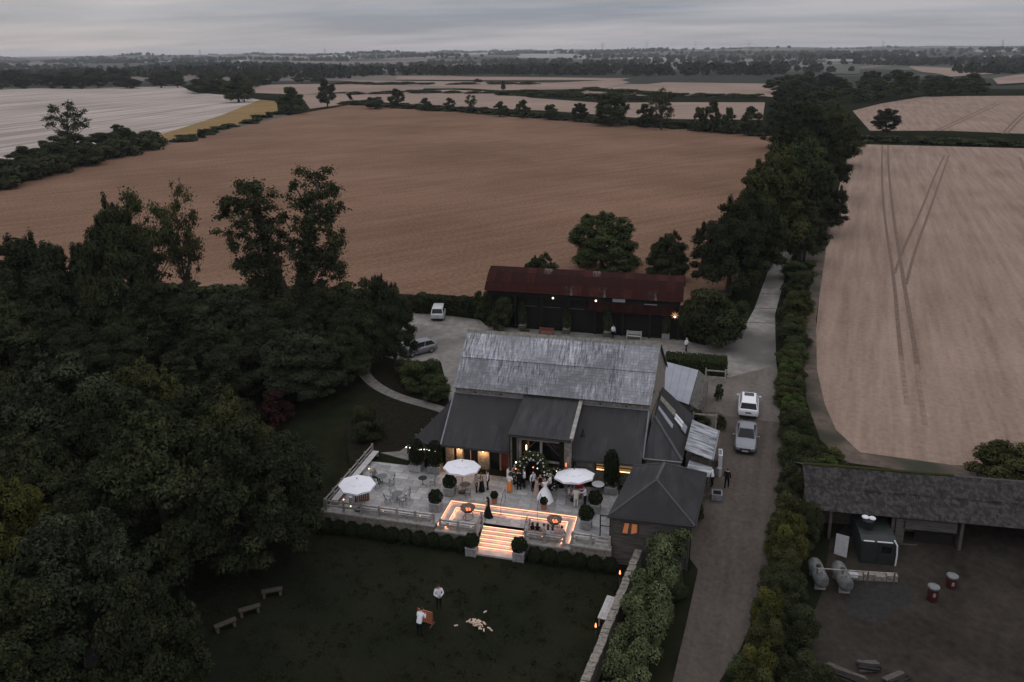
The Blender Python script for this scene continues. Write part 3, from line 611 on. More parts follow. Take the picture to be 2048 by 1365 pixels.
# ================================================================== stone barn
YF, YB, YR, ZE, ZR, BX0, BX1 = 12.5, 21.0, 16.8, 5.78, 9.3, 6.85, 23.7
barn = thing('stone_barn', 'large stone barn with a long weathered slate roof and dark lean-to roofs', 'barn', ((BX0 + BX1) / 2, YF, 0))
def fn(b):
    prof = [(YF, -.2), (YB, -.2), (YB, ZE), (YR, ZR - .12), (YF, ZE)]
    b.extrude(prof, BX1 - .5, BX1); b.extrude(prof, BX0, BX0 + .5)
    b.box(BX0 + .5, BX1 - .5, YF, YF + .5, -.2, ZE); b.box(BX0 + .5, BX1 - .5, YB - .5, YB, -.2, ZE)
part('wall', M['stone'], barn, fn, True)
w = part_box('window', M['timber_dark'], barn, BX1 - .02, BX1 + .04, 15.2, 16.2, 2.9, 4.0)
part_box('glass', M['glass'], w, BX1 + .041, BX1 + .05, 15.28, 16.12, 2.98, 3.92)
for x, y, z in ((BX1, 14.4, 5.9), (BX1, 17.4, 4.6)):
    part('vent_hole', M['dark'], barn, lambda b: b.ball((x, y, z), .16, 8, 6, (.25, 1, 1)), True)
# roof boarding under the slates
part('roof_deck', M['felt'], barn, lambda b: b.extrude([(YF - .25, ZE - .13), (YR, ZR - .05), (YB + .25, ZE - .13), (YB + .25, ZE - .2), (YR, ZR - .12), (YF - .25, ZE - .2)], BX0 - .05, BX1 + .08), True)
def slates(name, y0, z0, y1, z1, m_, lift, rows, sw, seed, x0, x1):
    rr = random.Random(seed); b = MB()
    dy, dz = (y1 - y0) / rows, (z1 - z0) / rows; L_ = math.hypot(dy, dz); ny, nz = -dz / L_, dy / L_
    for j in range(rows):
        x = x0 - rr.uniform(0, .2)
        while x < x1:
            w_ = sw * rr.uniform(.75, 1.3); a = max(x, x0); c = min(x + w_ - .015, x1)
            if c - a > .04:
                k0 = lift + .010 + rr.uniform(0, .012); k1 = lift + .003; ex = 1.1
                ya, za, yb, zb = y0 + dy * j, z0 + dz * j, y0 + dy * (j + ex), z0 + dz * (j + ex)
                top = [(a, ya + ny * k0, za + nz * k0), (c, ya + ny * k0, za + nz * k0), (c, yb + ny * k1, zb + nz * k1), (a, yb + ny * k1, zb + nz * k1)]
                b.quad(*top); b.quad((a, ya, za), (c, ya, za), top[1], top[0]); b.quad((a, ya, za), top[0], top[3], (a, yb, zb)); b.quad((c, ya, za), (c, yb, zb), top[2], top[1])
            x += w_
    o = b.build(name, m_, barn, True); o['kind'] = 'stuff'; return o
y0, z0 = YF - .3, ZE - .13 - .02; ym, zm = y0 + (YR - y0) * .52, z0 + (ZR - .05 - z0) * .52
slates('lower_slates', y0, z0, ym + .1, zm + .08, M['slate2'], .0, 11, .34, 3, BX0 - .08, BX1 - 2.6)
slates('lower_slates', y0, z0, ym + .1, zm + .08, M['slate'], .0, 11, .34, 4, BX1 - 2.6, BX1 + .1)
slates('upper_slates', ym, zm + .03, YR, ZR - .03, M['slate'], .035, 10, .36, 7, BX0 - .08, BX1 - 6.6)
slates('upper_slates', ym, zm + .03, YR, ZR - .03, M['slate2'], .035, 10, .36, 8, BX1 - 6.6, BX1 - 2.8)
slates('upper_slates', ym, zm + .03, YR, ZR - .03, M['slate'], .035, 10, .36, 9, BX1 - 2.8, BX1 + .1)
for i in range(23):
    a = BX0 - .1 + i * (BX1 - BX0 + .2) / 23
    part('ridge_tile', M['moss'], barn, lambda b: b.extrude([(YR - .22, ZR - .12), (YR, ZR + .12), (YR + .22, ZR - .12)], a + .01, a + (BX1 - BX0 + .2) / 23 - .01), True)
for x in (8.6, 10.9, 19.5, 21.7):
    part('beam_hole', M['dark'], barn, lambda b: b.box(x, x + .14, YF - .012, YF + .02, 5.14, 5.28), True)
part('verge_board', M['timber_dark'], barn, lambda b: b.extrude([(YR, ZR + .0), (YB + .3, ZE - .16), (YB + .3, ZE - .36), (YR, ZR - .22)], BX1 + .1, BX1 + .16), True)
for o in list(barn.children):
    skew(o)
    for c in o.children: skew(c)
def slabroof(name, m_, parent, pts, th=.10):
    a = [Vector(p) for p in pts]; n = (a[1] - a[0]).cross(a[-1] - a[0]).normalized()
    if n.z < 0: n = -n
    lo = [p - n * th for p in a]; b = MB(); k = len(a)
    b.v = [tuple(p) for p in a] + [tuple(p) for p in lo]; b.f = [tuple(range(k)), tuple(reversed(range(k, 2 * k)))] + [(i, (i + 1) % k, k + (i + 1) % k, k + i) for i in range(k)]; b.m = [0] * len(b.f)
    return b.build(name, m_, parent, True)
EY, EZ = 7.72, 2.42       # lean-to eaves
slabroof('lean_to_roof', M['felt'], barn, [(7.0, EY, EZ), (13.2, EY, EZ), (13.2, YF - .02, 5.08), (6.75, YF - .02, 5.08)])
slabroof('lean_to_roof', M['felt'], barn, [(17.75, EY, EZ), (23.45, EY + .25, EZ), (23.6, YF - .02, 5.08), (17.75, YF - .02, 5.08)])
slabroof('side_roof', M['felt2'], barn, [(4.2, 7.9, 2.25), (6.98, EY + .02, EZ - .01), (6.73, YF - .03, 4.6), (6.5, YF + .3, 4.4), (4.95, 14.2, 2.4)])
part('hip_flashing', M['lead'], barn, lambda b: b.tube((7.0, EY, EZ + .03), (6.74, YF - .1, 5.0), .07, n=6), True)
for q in ((6.8, 13.1), (17.95, 23.6)): part_box('top_flashing', M['lead'], barn, *q, YF - .16, YF - .003, 5.06, 5.15)
# bay
BY = 7.72
slabroof('bay_roof', M['felt'], barn, [(12.85, BY - .40, 4.25), (17.95, BY - .40, 4.25), (17.8, YF - .02, 5.42), (13.05, YF - .02, 5.42)], .14)
for q in ((17.45, 17.8), (13.1, 13.45)): part('bay_wall', M['stone'], barn, lambda b: b.extrude([(BY + .4, -.1), (BY + .4, 4.2), (YF, 5.26), (YF, -.1)], *q), True)
part('bay_coping', M['coping'], barn, lambda b: b.extrude([(BY - .2, 4.16), (BY - .2, 4.33), (YF - .02, 5.47), (YF - .02, 5.29)], 17.82, 18.12), True)
for q in ((13.02, 13.62), (17.4, 17.98)): part_box('bay_pier', M['stone'], barn, *q, BY - .25, BY + .4, -.1, 4.1)
for x in (13.25, 17.12):
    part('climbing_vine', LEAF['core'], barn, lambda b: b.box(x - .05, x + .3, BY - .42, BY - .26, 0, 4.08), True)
fr = part('window_frame', M['timber'], barn, lambda b: (b.box(13.65, 13.85, BY, BY + .2, 0, 3.85), b.box(17.15, 17.38, BY, BY + .2, 0, 3.85), b.box(13.85, 17.15, BY, BY + .2, 3.68, 3.85), b.box(15.4, 15.58, BY + .01, BY + .19, 1.9, 3.68), b.box(13.85, 17.15, BY + .015, BY + .185, 1.85, 1.98), b.box(13.62, 17.4, BY - .1, BY + .3, 3.85, 4.06)), True)
part('pane', M['glass'], fr, lambda b: b.box(13.85, 15.4, BY + .29, BY + .30, 1.98, 3.95), True); part('pane', M['glass'], fr, lambda b: b.box(15.58, 17.15, BY + .29, BY + .30, 1.98, 3.95), True)
part('pane', M['dark'], fr, lambda b: b.box(13.85, 17.15, BY + .10, BY + .11, 0, 1.85), True)
for q in ((13.95, 15.2), (17.05, 15.8)): part('brace', M['timber_dark'], barn, lambda b: b.tube((q[0], BY + .2, 2.4), (q[1], BY + .2, 3.75), .045, n=4), True)
part('hanging_lamp', M['lamp'], barn, lambda b: b.lathe([(.03, 0), (.05, .1), (.05, .38), (.03, .45)], 8, (14.3, BY - .05, 2.85)), True)
part('hanging_lamp', M['ember'], barn, lambda b: (b.lathe([(.04, 0), (.06, .1), (.06, .3), (.03, .36)], 8, (17.6, BY - .33, 1.9)),), True)
part('gutter', M['black'], barn, lambda b: (b.tube((7.0, EY - .05, EZ - .08), (13.1, EY - .05, EZ - .08), .06, n=6), b.tube((17.9, EY - .05, EZ - .08), (23.4, EY + .2, EZ - .08), .06, n=6), b.tube((12.8, BY - .45, 4.12), (18.0, BY - .45, 4.12), .06, n=6),
     b.tube((18.1, BY - .3, 4.1), (18.1, BY - .1, 0), .05, n=6), b.tube((12.98, BY - .3, 4.1), (12.98, BY - .3, 0), .05, n=6)), True)
part('roof_vent', M['black'], barn, lambda b: (b.tube((18.55, 9.75, 3.55), (18.55, 9.75, 4.15), .06, n=8), b.lathe([(.2, 0), (.12, .22)], 10, (18.55, 9.75, 3.5))), True)
# lean-to walls
WY = 8.85
for q in ((7.0, 7.7, WY, WY + .4, -.1, 2.35), (9.85, 10.85, WY, WY + .4, -.1, 2.35), (12.5, 13.05, WY, WY + .4, -.1, 2.35), (8.0, 8.5, WY - .02, WY + .4, -.1, 2.35), (18.0, 19.7, WY, WY + .4, -.1, 2.35), (19.7, 22.9, WY, WY + .4, -.1, .95), (22.9, 23.4, WY, WY + .4, -.1, 2.35), (4.6, 4.95, 8.2, 12.5, -.1, 2.2)):
    part_box('wall_pier', M['stone'], barn, *q)
part('glazed_door', M['glass'], barn, lambda b: (b.box(7.7, 8.0, WY + .2, WY + .24, 0, 2.3), b.box(8.5, 9.85, WY + .2, WY + .24, 0, 2.3), b.box(10.85, 11.7, WY + .2, WY + .24, 0, 2.3)), True)
part('glazed_door', M['glass_red'], barn, lambda b: b.box(11.75, 12.5, WY + .2, WY + .24, 0, 2.3), True)
part('door_frame', M['timber'], barn, lambda b: (b.box(8.5, 8.58, WY + .1, WY + .2, 0, 2.3), b.box(11.7, 11.85, WY + .1, WY + .2, 0, 2.3), b.box(9.15, 9.2, WY + .1, WY + .2, 0, 2.3)), True)
part('cream_blind', M['coping'], barn, lambda b: b.box(18.2, 19.5, WY - .03, WY - .005, 1.3, 2.2), True)
for x0, x1 in ((19.75, 20.6), (20.7, 21.5), (21.6, 22.85)):
    w = part('window', M['timber_dark'], barn, lambda b: (b.box(x0, x0 + .06, WY + .05, WY + .15, .98, 2.3), b.box(x1 - .06, x1, WY + .05, WY + .15, .98, 2.3), b.box(x0 + .06, x1 - .06, WY + .05, WY + .15, .98, 1.04), b.box(x0 + .06, x1 - .06, WY + .05, WY + .15, 2.24, 2.3)), True)
    part('pane', M['warmwin'], w, lambda b: b.box(x0 + .06, x1 - .06, WY + .12, WY + .13, 1.04, 2.24), True)
    part('shelf', M['timber_dark'], w, lambda b: (b.box(x0 + .06, x1 - .06, WY + .07, WY + .11, 1.42, 1.5), b.box(x0 + .06, x1 - .06, WY + .07, WY + .11, 1.75, 1.95)), True)
    part('light_line', M['lamp'], w, lambda b: b.box(x0 + .1, x1 - .1, WY + .06, WY + .07, 1.12, 1.16), True)
part('stone_buttress', M['stone'], barn, lambda b: (b.box(4.9, 6.8, 17.5, 21.6, -.1, 2.0)), True)
part('cap_stone', M['zinc'], barn, lambda b: b.obox((6.0, 20.8, 2.35), 1.5, .8, .12, .2), True)
def sconce(x, y, z, label, p=55):
    t_ = thing('wall_lantern', label, 'lantern', (x, y, z), group='lit lanterns on the lean-to piers')
    part('cage', M['black'], t_, lambda b: (b.box(-.09, .09, .02, .06, -.1, .22), b.lathe([(.11, .14), (.02, .24)], 6, (0, -.1, 0)), b.lathe([(.03, -.16), (.09, -.12)], 6, (0, -.1, 0))))
    part('glass', M['lampw'], t_, lambda b: b.lathe([(.05, -.11), (.075, .0), (.075, .12)], 8, (0, -.1, 0)))
    l_ = bpy.data.lights.new('lantern_light', 'POINT'); l_.energy = p; l_.color = (1, .55, .26); l_.shadow_soft_size = .08
    lo = bpy.data.objects.new('lantern_light', l_); COL.objects.link(lo); lo.location = (x, y - .34, z - .15)
sconce(8.25, WY - .03, 1.75, 'lit black wall lantern nearest the potted cypress pair')
sconce(10.35, WY - .01, 1.75, 'lit black wall lantern behind the middle parasol')
t_ = thing('floodlight', 'small white floodlight at the eaves corner above the windows', 'light', (23.35, 7.7, 2.2))
part('case', M['black'], t_, lambda b: b.box(-.12, .12, 0, .12, -.05, .12)); part('lens', M['bulb'], t_, lambda b: b.box(-.09, .09, -.02, 0, -.03, .10))

# ------------------------------------------------------------------ kitchen wing on the drive side
kw = thing('kitchen_wing', 'dark roofed wing with roof windows joining the barn to the drive', 'building', (26, 11, 0))
slabroof('roof', M['felt'], kw, [(23.55, 9.1, 2.5), (26.55, 9.2, 2.5), (24.15, 12.3, 4.6), (24.0, 12.3, 4.6)])
slabroof('roof', M['felt2'], kw, [(26.56, 9.2, 2.5), (27.3, 17.4, 2.6), (24.3, 19.4, 4.3), (24.16, 12.3, 4.6)])
part('hip_tile', M['hip'], kw, lambda b: b.tube((24.15, 12.3, 4.64), (26.55, 9.2, 2.54), .12, n=6), True)
def onroof(s, t, lift):    # bilinear on the drive-side slope
    a, b_, c, d = Vector((24.16, 12.3, 4.6)), Vector((26.56, 9.2, 2.5)), Vector((27.3, 17.4, 2.6)), Vector((24.3, 19.4, 4.3))
    p = (a * (1 - s) + b_ * s) * (1 - t) + (d * (1 - s) + c * s) * t; return p + Vector((.55, 0, .83)) * lift
def patch(name, m_, s0, s1, t0, t1, l):
    return slabroof(name, m_, kw, [onroof(s0, t0, l), onroof(s1, t0, l), onroof(s1, t1, l), onroof(s0, t1, l)], .08)
patch('long_rooflight', M['zinc'], .02, .52, .26, .35, .1)
patch('roof_window', M['white'], .50, .75, .48, .53, .2); patch('roof_window', M['white'], .50, .75, .56, .61, .2)
patch('window_box', M['lead'], .74, .88, .46, .62, .15); patch('valley', M['moss'], .02, .5, .56, .70, .06)
part('wall', M['stone'], kw, lambda b: (b.box(23.7, 26.4, 9.35, 9.7, 0, 2.35), b.prism([(26.35, 9.4), (27.1, 17.3), (26.7, 17.4), (25.95, 9.5)], 0, 2.4), b.box(23.85, 24.3, 12.4, 19, 0, 4.1)), True)
part('gutter', M['lead'], kw, lambda b: b.tube((23.5, 9.02, 2.46), (26.55, 9.1, 2.46), .06, n=6), True)
part('valley_flashing', M['lead'], kw, lambda b: b.tube((23.62, 12.4, 5.0), (23.5, 9.0, 2.5), .09, n=6), True)
# lead roofed porch
ph = thing('lead_porch', 'streaky lead roofed porch beside the parked cars', 'porch', (28, 13, 0))
M['streak'] = mat('streaked_lead', (.08, .085, .09), (.34, .35, .37), scale=1.0, stretch=(.7, 3.0, .7), detail=8, lo=.4, hi=.62, rough=.55)
for i in range(6):
    f0, f1 = i / 6, (i + 1) / 6 - .012
    a, b_, c, d = Vector((26.7, 10.3, 3.0)), Vector((28.85, 10.2, 2.4)), Vector((29.35, 15.5, 2.4)), Vector((27.15, 15.9, 3.0))
    slabroof('lead_sheet', M['streak'], ph, [a.lerp(d, f0), b_.lerp(c, f0), b_.lerp(c, f1), a.lerp(d, f1)], .06)
part('wall', M['timber_dark'], ph, lambda b: b.prism([(26.8, 10.6), (28.6, 10.5), (29.1, 15.3), (27.2, 15.6)], 0, 2.3), True)
part('gutter', M['lead'], ph, lambda b: b.tube((28.92, 10.2, 2.36), (29.42, 15.5, 2.36), .07, n=6), True)
pr = thing('small_lean_to', 'small pale lean-to roof between the hipped building and the porch', 'lean-to', (27.8, 8.6, 0))
slabroof('roof', M['streak'], pr, [(26.9, 8.3, 2.2), (28.7, 8.1, 2.0), (28.9, 9.7, 2.0), (27.1, 9.9, 2.3)], .06)
part('post', M['timber_dark'], pr, lambda b: (b.box(28.5, 28.62, 8.3, 8.42, 0, 1.95), b.box(28.7, 28.82, 9.4, 9.52, 0, 1.95), b.box(27.1, 28.4, 9.5, 9.6, 0, 1.95)), True)
cb = thing('white_cabinet', 'white service cabinet standing outside the porch', 'cabinet', (29.6, 13.9, 0))
part('case', M['white'], cb, lambda b: b.box(-.16, .16, -.6, .6, 0, 1.2)); part('door', M['zinc'], cb, lambda b: b.box(.16, .18, -.5, .5, .1, 1.1)); part('vent', M['lead'], cb, lambda b: b.box(-.1, .1, -.4, .4, 1.2, 1.23))
cb = thing('white_bin', 'pale lidded bin standing next to the white cabinet', 'bin', (29.5, 12.0, 0))
part('body', M['planter_w'], cb, lambda b: b.lathe([(.2, 0), (.25, .7)], 4)); part('lid', M['zinc'], cb, lambda b: b.lathe([(.27, .7), (.27, .75), (.15, .8)], 4))
cb = thing('stone_trough', 'grey lead trough on the gravel by the hipped building', 'trough', (29.35, 8.6, 0))
part('basin', M['lead'], cb, lambda b: (b.box(-.4, .4, -.45, -.35, 0, .5), b.box(-.4, .4, .35, .45, 0, .5), b.box(-.4, -.3, -.35, .35, 0, .5), b.box(.3, .4, -.35, .35, 0, .5))); part('soil', M['bed'], cb, lambda b: b.box(-.3, .3, -.35, .35, 0, .4))
# zinc roofed shed behind
zs = thing('zinc_shed', 'pale flat zinc roofed shed against the barn gable', 'shed', (25.8, 24, 0))
for i in range(4):
    f0, f1 = i / 4, (i + 1) / 4 - .006
    a, b_, c, d = Vector((24.2, 19.9, 3.3)), Vector((26.75, 19.8, 2.6)), Vector((27.45, 28.2, 2.6)), Vector((24.3, 28.0, 3.3))
    slabroof('roof_sheet', M['zinc'], zs, [a.lerp(b_, f0), a.lerp(b_, f1), d.lerp(c, f1), d.lerp(c, f0)], .07)
part('wall', M['clad'], zs, lambda b: b.prism([(24.3, 20.0), (26.6, 19.95), (27.3, 28.0), (24.4, 27.9)], 0, 2.45), True)
slabroof('side_roof', M['clad'], zs, [(26.8, 19.9, 2.6), (27.5, 28.1, 2.6), (28.5, 27.6, 2.0), (27.5, 20.2, 2.0)], .06)
for i in range(7): part('louvre_post', M['timber'], zs, lambda b: b.box(27.55 + i * .13, 27.65 + i * .13, 20.4 + i * 1.1, 20.5 + i * 1.1, 0, 1.98), True)
gt = thing('timber_gate_frame', 'bare timber gate frame standing beside the zinc shed', 'gate', (28.3, 19.5, 0))
for x in (27.2, 29.2): part('post', M['timber'], gt, lambda b: b.box(x - .06, x + .06, 19.0, 19.12, 0, 2.2), True)
part('rail', M['timber'], gt, lambda b: b.box(27.26, 29.14, 19.03, 19.09, 2.0, 2.12), True)
gt = thing('timber_gate_frame', 'low timber gate frame below the clipped hedge at the drive edge', 'gate', (29, 30, 0))
for x in (28.2, 30.2): part('post', M['timber'], gt, lambda b: b.box(x - .07, x + .07, 31.6, 31.74, 0, 1.5), True)
for z in (.5, 1.2): part('rail', M['timber'], gt, lambda b: b.box(28.27, 30.13, 31.63, 31.71, z, z + .12), True)

# ------------------------------------------------------------------ hipped timber building
hb = thing('timber_clad_building', 'grey timber clad building with dark hipped roof at the terrace corner', 'building', (25, 4, 0))
A, B, C, D = (21.8, .15, 2.55), (27.75, .3, 2.55), (28.4, 7.7, 2.55), (22.9, 7.6, 2.55); r0, r1 = (24.95, 2.7, 4.35), (25.35, 5.2, 4.35)
slabroof('front_slope', M['felt2'], hb, [A, B, r0]); slabroof('side_slope', M['felt2'], hb, [B, C, r1, r0]); slabroof('side_slope', M['felt'], hb, [D, A, r0, r1]); slabroof('back_slope', M['felt'], hb, [C, D, r1])
for q in ((A, r0), (B, r0), (C, r1), (D, r1)): part('hip_tile', M['hip'], hb, lambda b: b.tube(*q, .07, n=6), True)
part('ridge_tile', M['hip'], hb, lambda b: b.tube(r0, r1, .12, n=6), True)
part('wall', M['clad'], hb, lambda b: b.prism([(22.12, .55), (27.3, .7), (27.95, 7.4), (23.0, 7.3)], -1.6, 2.45), True)
def fn(b):
    for k in range(18):
        z = -1.45 + k * .215; b.quad((22.1, .5, z), (27.32, .65, z), (27.32, .69, z + .215), (22.1, .54, z + .215)); b.quad((22.1, .5, z), (22.1, .54, z), (27.32, .69, z), (27.32, .65, z))
o = part('weatherboards', M['clad'], hb, fn, True); o['kind'] = 'stuff'
def fn(b):
    for k in range(26):
        f = k / 26; x, y = 27.33 + .65 * f, .72 + 6.7 * f; b.obox((x, y, .55), .03 + .02 * (k % 2), .22, 3.8, R(-5))
o = part('side_boards', M['clad'], hb, fn, True); o['kind'] = 'stuff'
part('corner_post', M['timber_dark'], hb, lambda b: (b.box(22.0, 22.14, .42, .56, -1.5, 2.4), b.box(27.28, 27.42, .55, .7, -1.5, 2.4)), True)
part('downpipe', M['black'], hb, lambda b: (b.tube((27.5, .55, 2.5), (27.5, .55, -1.4), .05, n=6), b.tube((28.15, 7.5, 2.5), (28.15, 7.5, -.3), .05, n=6)), True)
part('gutter', M['black'], hb, lambda b: (b.tube((21.8, .1, 2.5), (27.75, .25, 2.5), .06, n=6), b.tube((27.8, .3, 2.5), (28.45, 7.7, 2.5), .06, n=6)), True)
w = part('window', M['timber_dark'], hb, lambda b: (b.box(22.75, 23.95, .44, .52, 1.15, 2.05),), True)
part('pane', M['orangeglow'], w, lambda b: (b.quad((22.85, .43, 1.2), (23.2, .43, 1.2), (23.3, .43, 2.0), (23.0, .43, 2.0)), b.quad((23.45, .43, 1.2), (23.85, .43, 1.35), (23.85, .43, 2.0), (23.5, .43, 2.0))), True)
rk = thing('iron_gate_frame', 'black iron gate frame hinged on the timber clad building corner', 'gate', (21.3, 1.5, 0))
part('frame', M['black'], rk, lambda b: (b.box(21.15, 21.23, 1.2, 1.28, 0, 1.9), b.box(21.85, 21.93, 1.2, 1.28, 0, 1.9), b.box(21.23, 21.85, 1.22, 1.26, 1.82, 1.9), b.box(21.23, 21.85, 1.22, 1.26, 1.0, 1.06), b.box(21.23, 21.85, 1.22, 1.26, 0.0, .1)), True)
rk = thing('iron_gate_frame', 'black iron screen frame standing between the potted cypress and the hipped building', 'gate', (22.3, 6.4, 0))
part('frame', M['black'], rk, lambda b: (b.box(21.9, 21.98, 6.4, 6.48, 0, 1.9), b.box(22.8, 22.88, 6.4, 6.48, 0, 1.9), b.box(21.98, 22.8, 6.42, 6.46, 1.82, 1.9), b.box(21.98, 22.8, 6.42, 6.46, .9, .96)), True)

# ------------------------------------------------------------------ black barn with rusty roof
rb = thing('tarred_barn', 'long black boarded barn under a rusty red corrugated roof', 'barn', (13, 46, 0))
RX0, RX1, RY0, RY1 = 1.05, 25.0, 43.4, 49.6
part('wall', M['blackwood'], rb, lambda b: (b.box(RX0 + .3, RX1 - .3, RY0 + .8, RY1, 0, 5.0),), True)
part('front_beam', M['blackwood'], rb, lambda b: b.box(RX0 + .1, RX1 - .1, RY0 + .1, RY0 + .35, 4.2, 4.9), True)
for i in range(8):
    x = RX0 + .2 + i * (RX1 - RX0 - .6) / 7; part('post', M['blackwood'], rb, lambda b: b.box(x, x + .25, RY0 + .1, RY0 + .35, 0, 4.2), True)
for i in range(5):
    x = RX0 + 1 + i * 3.0
    part('shutter', M['blackwood'], rb, lambda b: b.box(x, x + 2.2, RY0 + .72, RY0 + .8, 3.0, 4.1), True)
    part('sill', M['timber_dark'], rb, lambda b: b.box(x - .1, x + 2.3, RY0 + .6, RY0 + .72, 2.9, 2.98), True)
part('red_board', M['rust'], rb, lambda b: b.box(14.0, 24.4, RY0 + .06, RY0 + .1, 3.0, 4.2), True)
sec = [(RY0 - .35, 4.95), (RY0 + .7, 5.9), (RY0 + 1.9, 6.75), (RY0 + 3.1, 7.2), (RY0 + 4.3, 6.75), (RY0 + 5.5, 5.9), (RY0 + 6.55, 4.95)]
def sheetm(a, b_, w_, m_):
    mb = MB(); n = 12
    for i in range(n):
        x0_, x1_ = w_ * i / n, w_ * (i + 1) / n; k0, k1 = (.022 if i % 2 else 0), (.022 if (i + 1) % 2 else 0)
        mb.quad((x0_, a[0], a[1] + k0), (x1_, a[0], a[1] + k1), (x1_, b_[0], b_[1] + k1), (x0_, b_[0], b_[1] + k0))
    return mb.mesh('roof_sheet', m_)
NW = 24; w_ = (RX1 - RX0 + .5) / NW; rr = random.Random(11)
for r in range(3):
    ms = [sheetm(sec[r], sec[r + 1], w_, M[k]) for k in ('rust', 'rust2', 'rust3')]
    for i in range(NW):
        bare = (r, i) in ((2, 7), (0, 10), (2, 13), (0, 14), (0, 20))
        k = 2 if bare else (1 if rr.random() < .14 else 0)
        link('roof_sheet', ms[k], rb, False, (RX0 - .25 + i * w_ - 13, -46, .012 * ((i + r) % 2) + .02 * r))
part('roof_back', M['rust'], rb, lambda b: [b.quad((RX0 - .25, *sec[k]), (RX1 + .25, *sec[k]), (RX1 + .25, *sec[k + 1]), (RX0 - .25, *sec[k + 1])) for k in (3, 4, 5)], True)
part('gable', M['blackwood'], rb, lambda b: [b.extrude([(y, z - .06) for y, z in sec] + [(RY0 + 6.2, 4.7), (RY0, 4.7)], x, x + .1) for x in (RX0, RX1 - .1)], True)
part('eaves_panel', M['zinc'], rb, lambda b: (b.box(16.9, 18.4, RY0 - .22, RY0 - .16, 4.45, 4.85), b.box(20.7, 22.2, RY0 - .1, RY0 - .04, 4.3, 4.4)), True)
for x in (9.6, 14.9):
    t_ = thing('eaves_bulb', 'small white bulb under the rusty eaves ' + ('left of the middle posts' if x < 10 else 'beside the pale eaves panel'), 'light', (x, RY0 - .4, 4.5)); part('socket', M['black'], t_, lambda b: b.tube((0, 0, .1), (0, 0, .35), .03, n=6)); part('bulb', M['lampw'], t_, lambda b: b.ball((0, 0, 0), .12, 8, 6))
t_ = thing('star_lantern', 'glowing star shaped lantern on the black barn corner', 'lantern', (24.35, RY0 - .1, 3.2))
def fn(b):
    n = 16; pts = []
    for k in range(n): a = 2 * math.pi * k / n; r_ = .55 if k % 2 == 0 else .2; pts.append((r_ * math.cos(a), 0, r_ * math.sin(a)))
    for k in range(n): b.quad(pts[k], pts[(k + 1) % n], (0, -.12, 0)); b.quad(pts[(k + 1) % n], pts[k], (0, .05, 0))
part('star', glow('star_paper', (1, .5, .2), .45), t_, fn); part('bulb', M['bulb'], t_, lambda b: b.ball((0, -.16, -.12), .11, 8, 6))
l_ = bpy.data.lights.new('star_light', 'POINT'); l_.energy = 9; l_.color = (1, .6, .3); l_.shadow_soft_size = .2
lo = bpy.data.objects.new('star_light', l_); COL.objects.link(lo); lo.location = (24.35, RY0 - .5, 3.2)

# ------------------------------------------------------------------ farm barn by the yard
fz = -1.2
fb = thing('farm_shed', 'long dark farm shed with lichen speckled corrugated roof', 'shed', (44, 6, fz))
Y0, Z0, Y1, Z1, FX0, FX1 = 5.2, 1.9, 8.5, 3.7, 35.5, 60.0
def fn(b):
    n = 330; x = FX0
    for i in range(n):
        x0_, x1_ = FX0 + (FX1 - FX0) * i / n, FX0 + (FX1 - FX0) * (i + 1) / n; k0, k1 = (.05 if i % 2 else 0), (.05 if (i + 1) % 2 else 0)
        s0 = max(0, (1.3 - (x0_ - FX0)) * .0)
        for (ya, za, yb, zb, l0) in ((Y0, Z0, (Y0 + Y1) / 2 + .1, (Z0 + Z1) / 2 + .05, 0), ((Y0 + Y1) / 2, (Z0 + Z1) / 2, Y1, Z1, .04)):
            b.quad((x0_, ya, za + k0 + l0), (x1_, ya, za + k1 + l0), (x1_, yb, zb + k1 + l0 * .3), (x0_, yb, zb + k0 + l0 * .3))
o = part('corrugated_roof', M['asbestos'], fb, fn, True); o['kind'] = 'stuff'
part('roof_back', M['asbestos'], fb, lambda b: b.quad((FX0, Y1, Z1 + .02), (FX1, Y1, Z1 + .02), (FX1, 12, 2), (FX0, 12, 2)), True)
part('wall', M['timber_dark'], fb, lambda b: (b.box(FX0 + .2, 41.5, 7.2, 7.4, fz, 2.2), b.box(FX0 + .2, FX1, 11.6, 11.8, fz, 2), b.box(FX0 + .2, FX0 + .4, 5.6, 11.6, fz, 2.0), b.box(41.5, 45.8, 6.2, 6.4, fz + 1.5, 1.9), b.box(45.8, 46.0, 5.6, 11, fz, 2.1)), True)
part('floor', M['dark'], fb, lambda b: b.box(FX0 + .4, FX1, 5.6, 11.6, fz - .1, fz + .05), True)
for x in (37.2, 41.4, 45.9, 50.5): part('post', M['timber_dark'], fb, lambda b: b.box(x - .1, x + .1, 5.45, 5.65, fz, 1.75), True)
part('boarding', M['clad'], fb, lambda b: (b.box(42.1, 45.6, 5.5, 5.56, .9, 1.7), b.box(41.6, 42.2, 5.5, 5.56, fz, 1.7), b.box(42.2, 43.2, 5.52, 5.58, fz, -.3)), True)
part('stable_door', M['blackwood'], fb, lambda b: (b.box(43.0, 45.6, 5.9, 5.96, fz, .85),), True)
part('tin_patch', M['zinc'], fb, lambda b: (b.box(43.25, 43.6, 5.44, 5.49, fz + .1, -.5)), True)
part('moss_edge', LEAF['olive'], fb, lambda b: b.tube((FX0 + .1, Y1 + .05, Z1 + .05), (46, Y1 + .05, Z1 + .05), .12, n=6), True)
fb.rotation_euler = (0, 0, R(3.0)); fb.location.y += .45      # the shed stands slightly turned to the barn
t_ = thing('chimney_cowl', 'round white topped flue standing at the shed eaves', 'flue', (39.6, 5.0, 1.4))
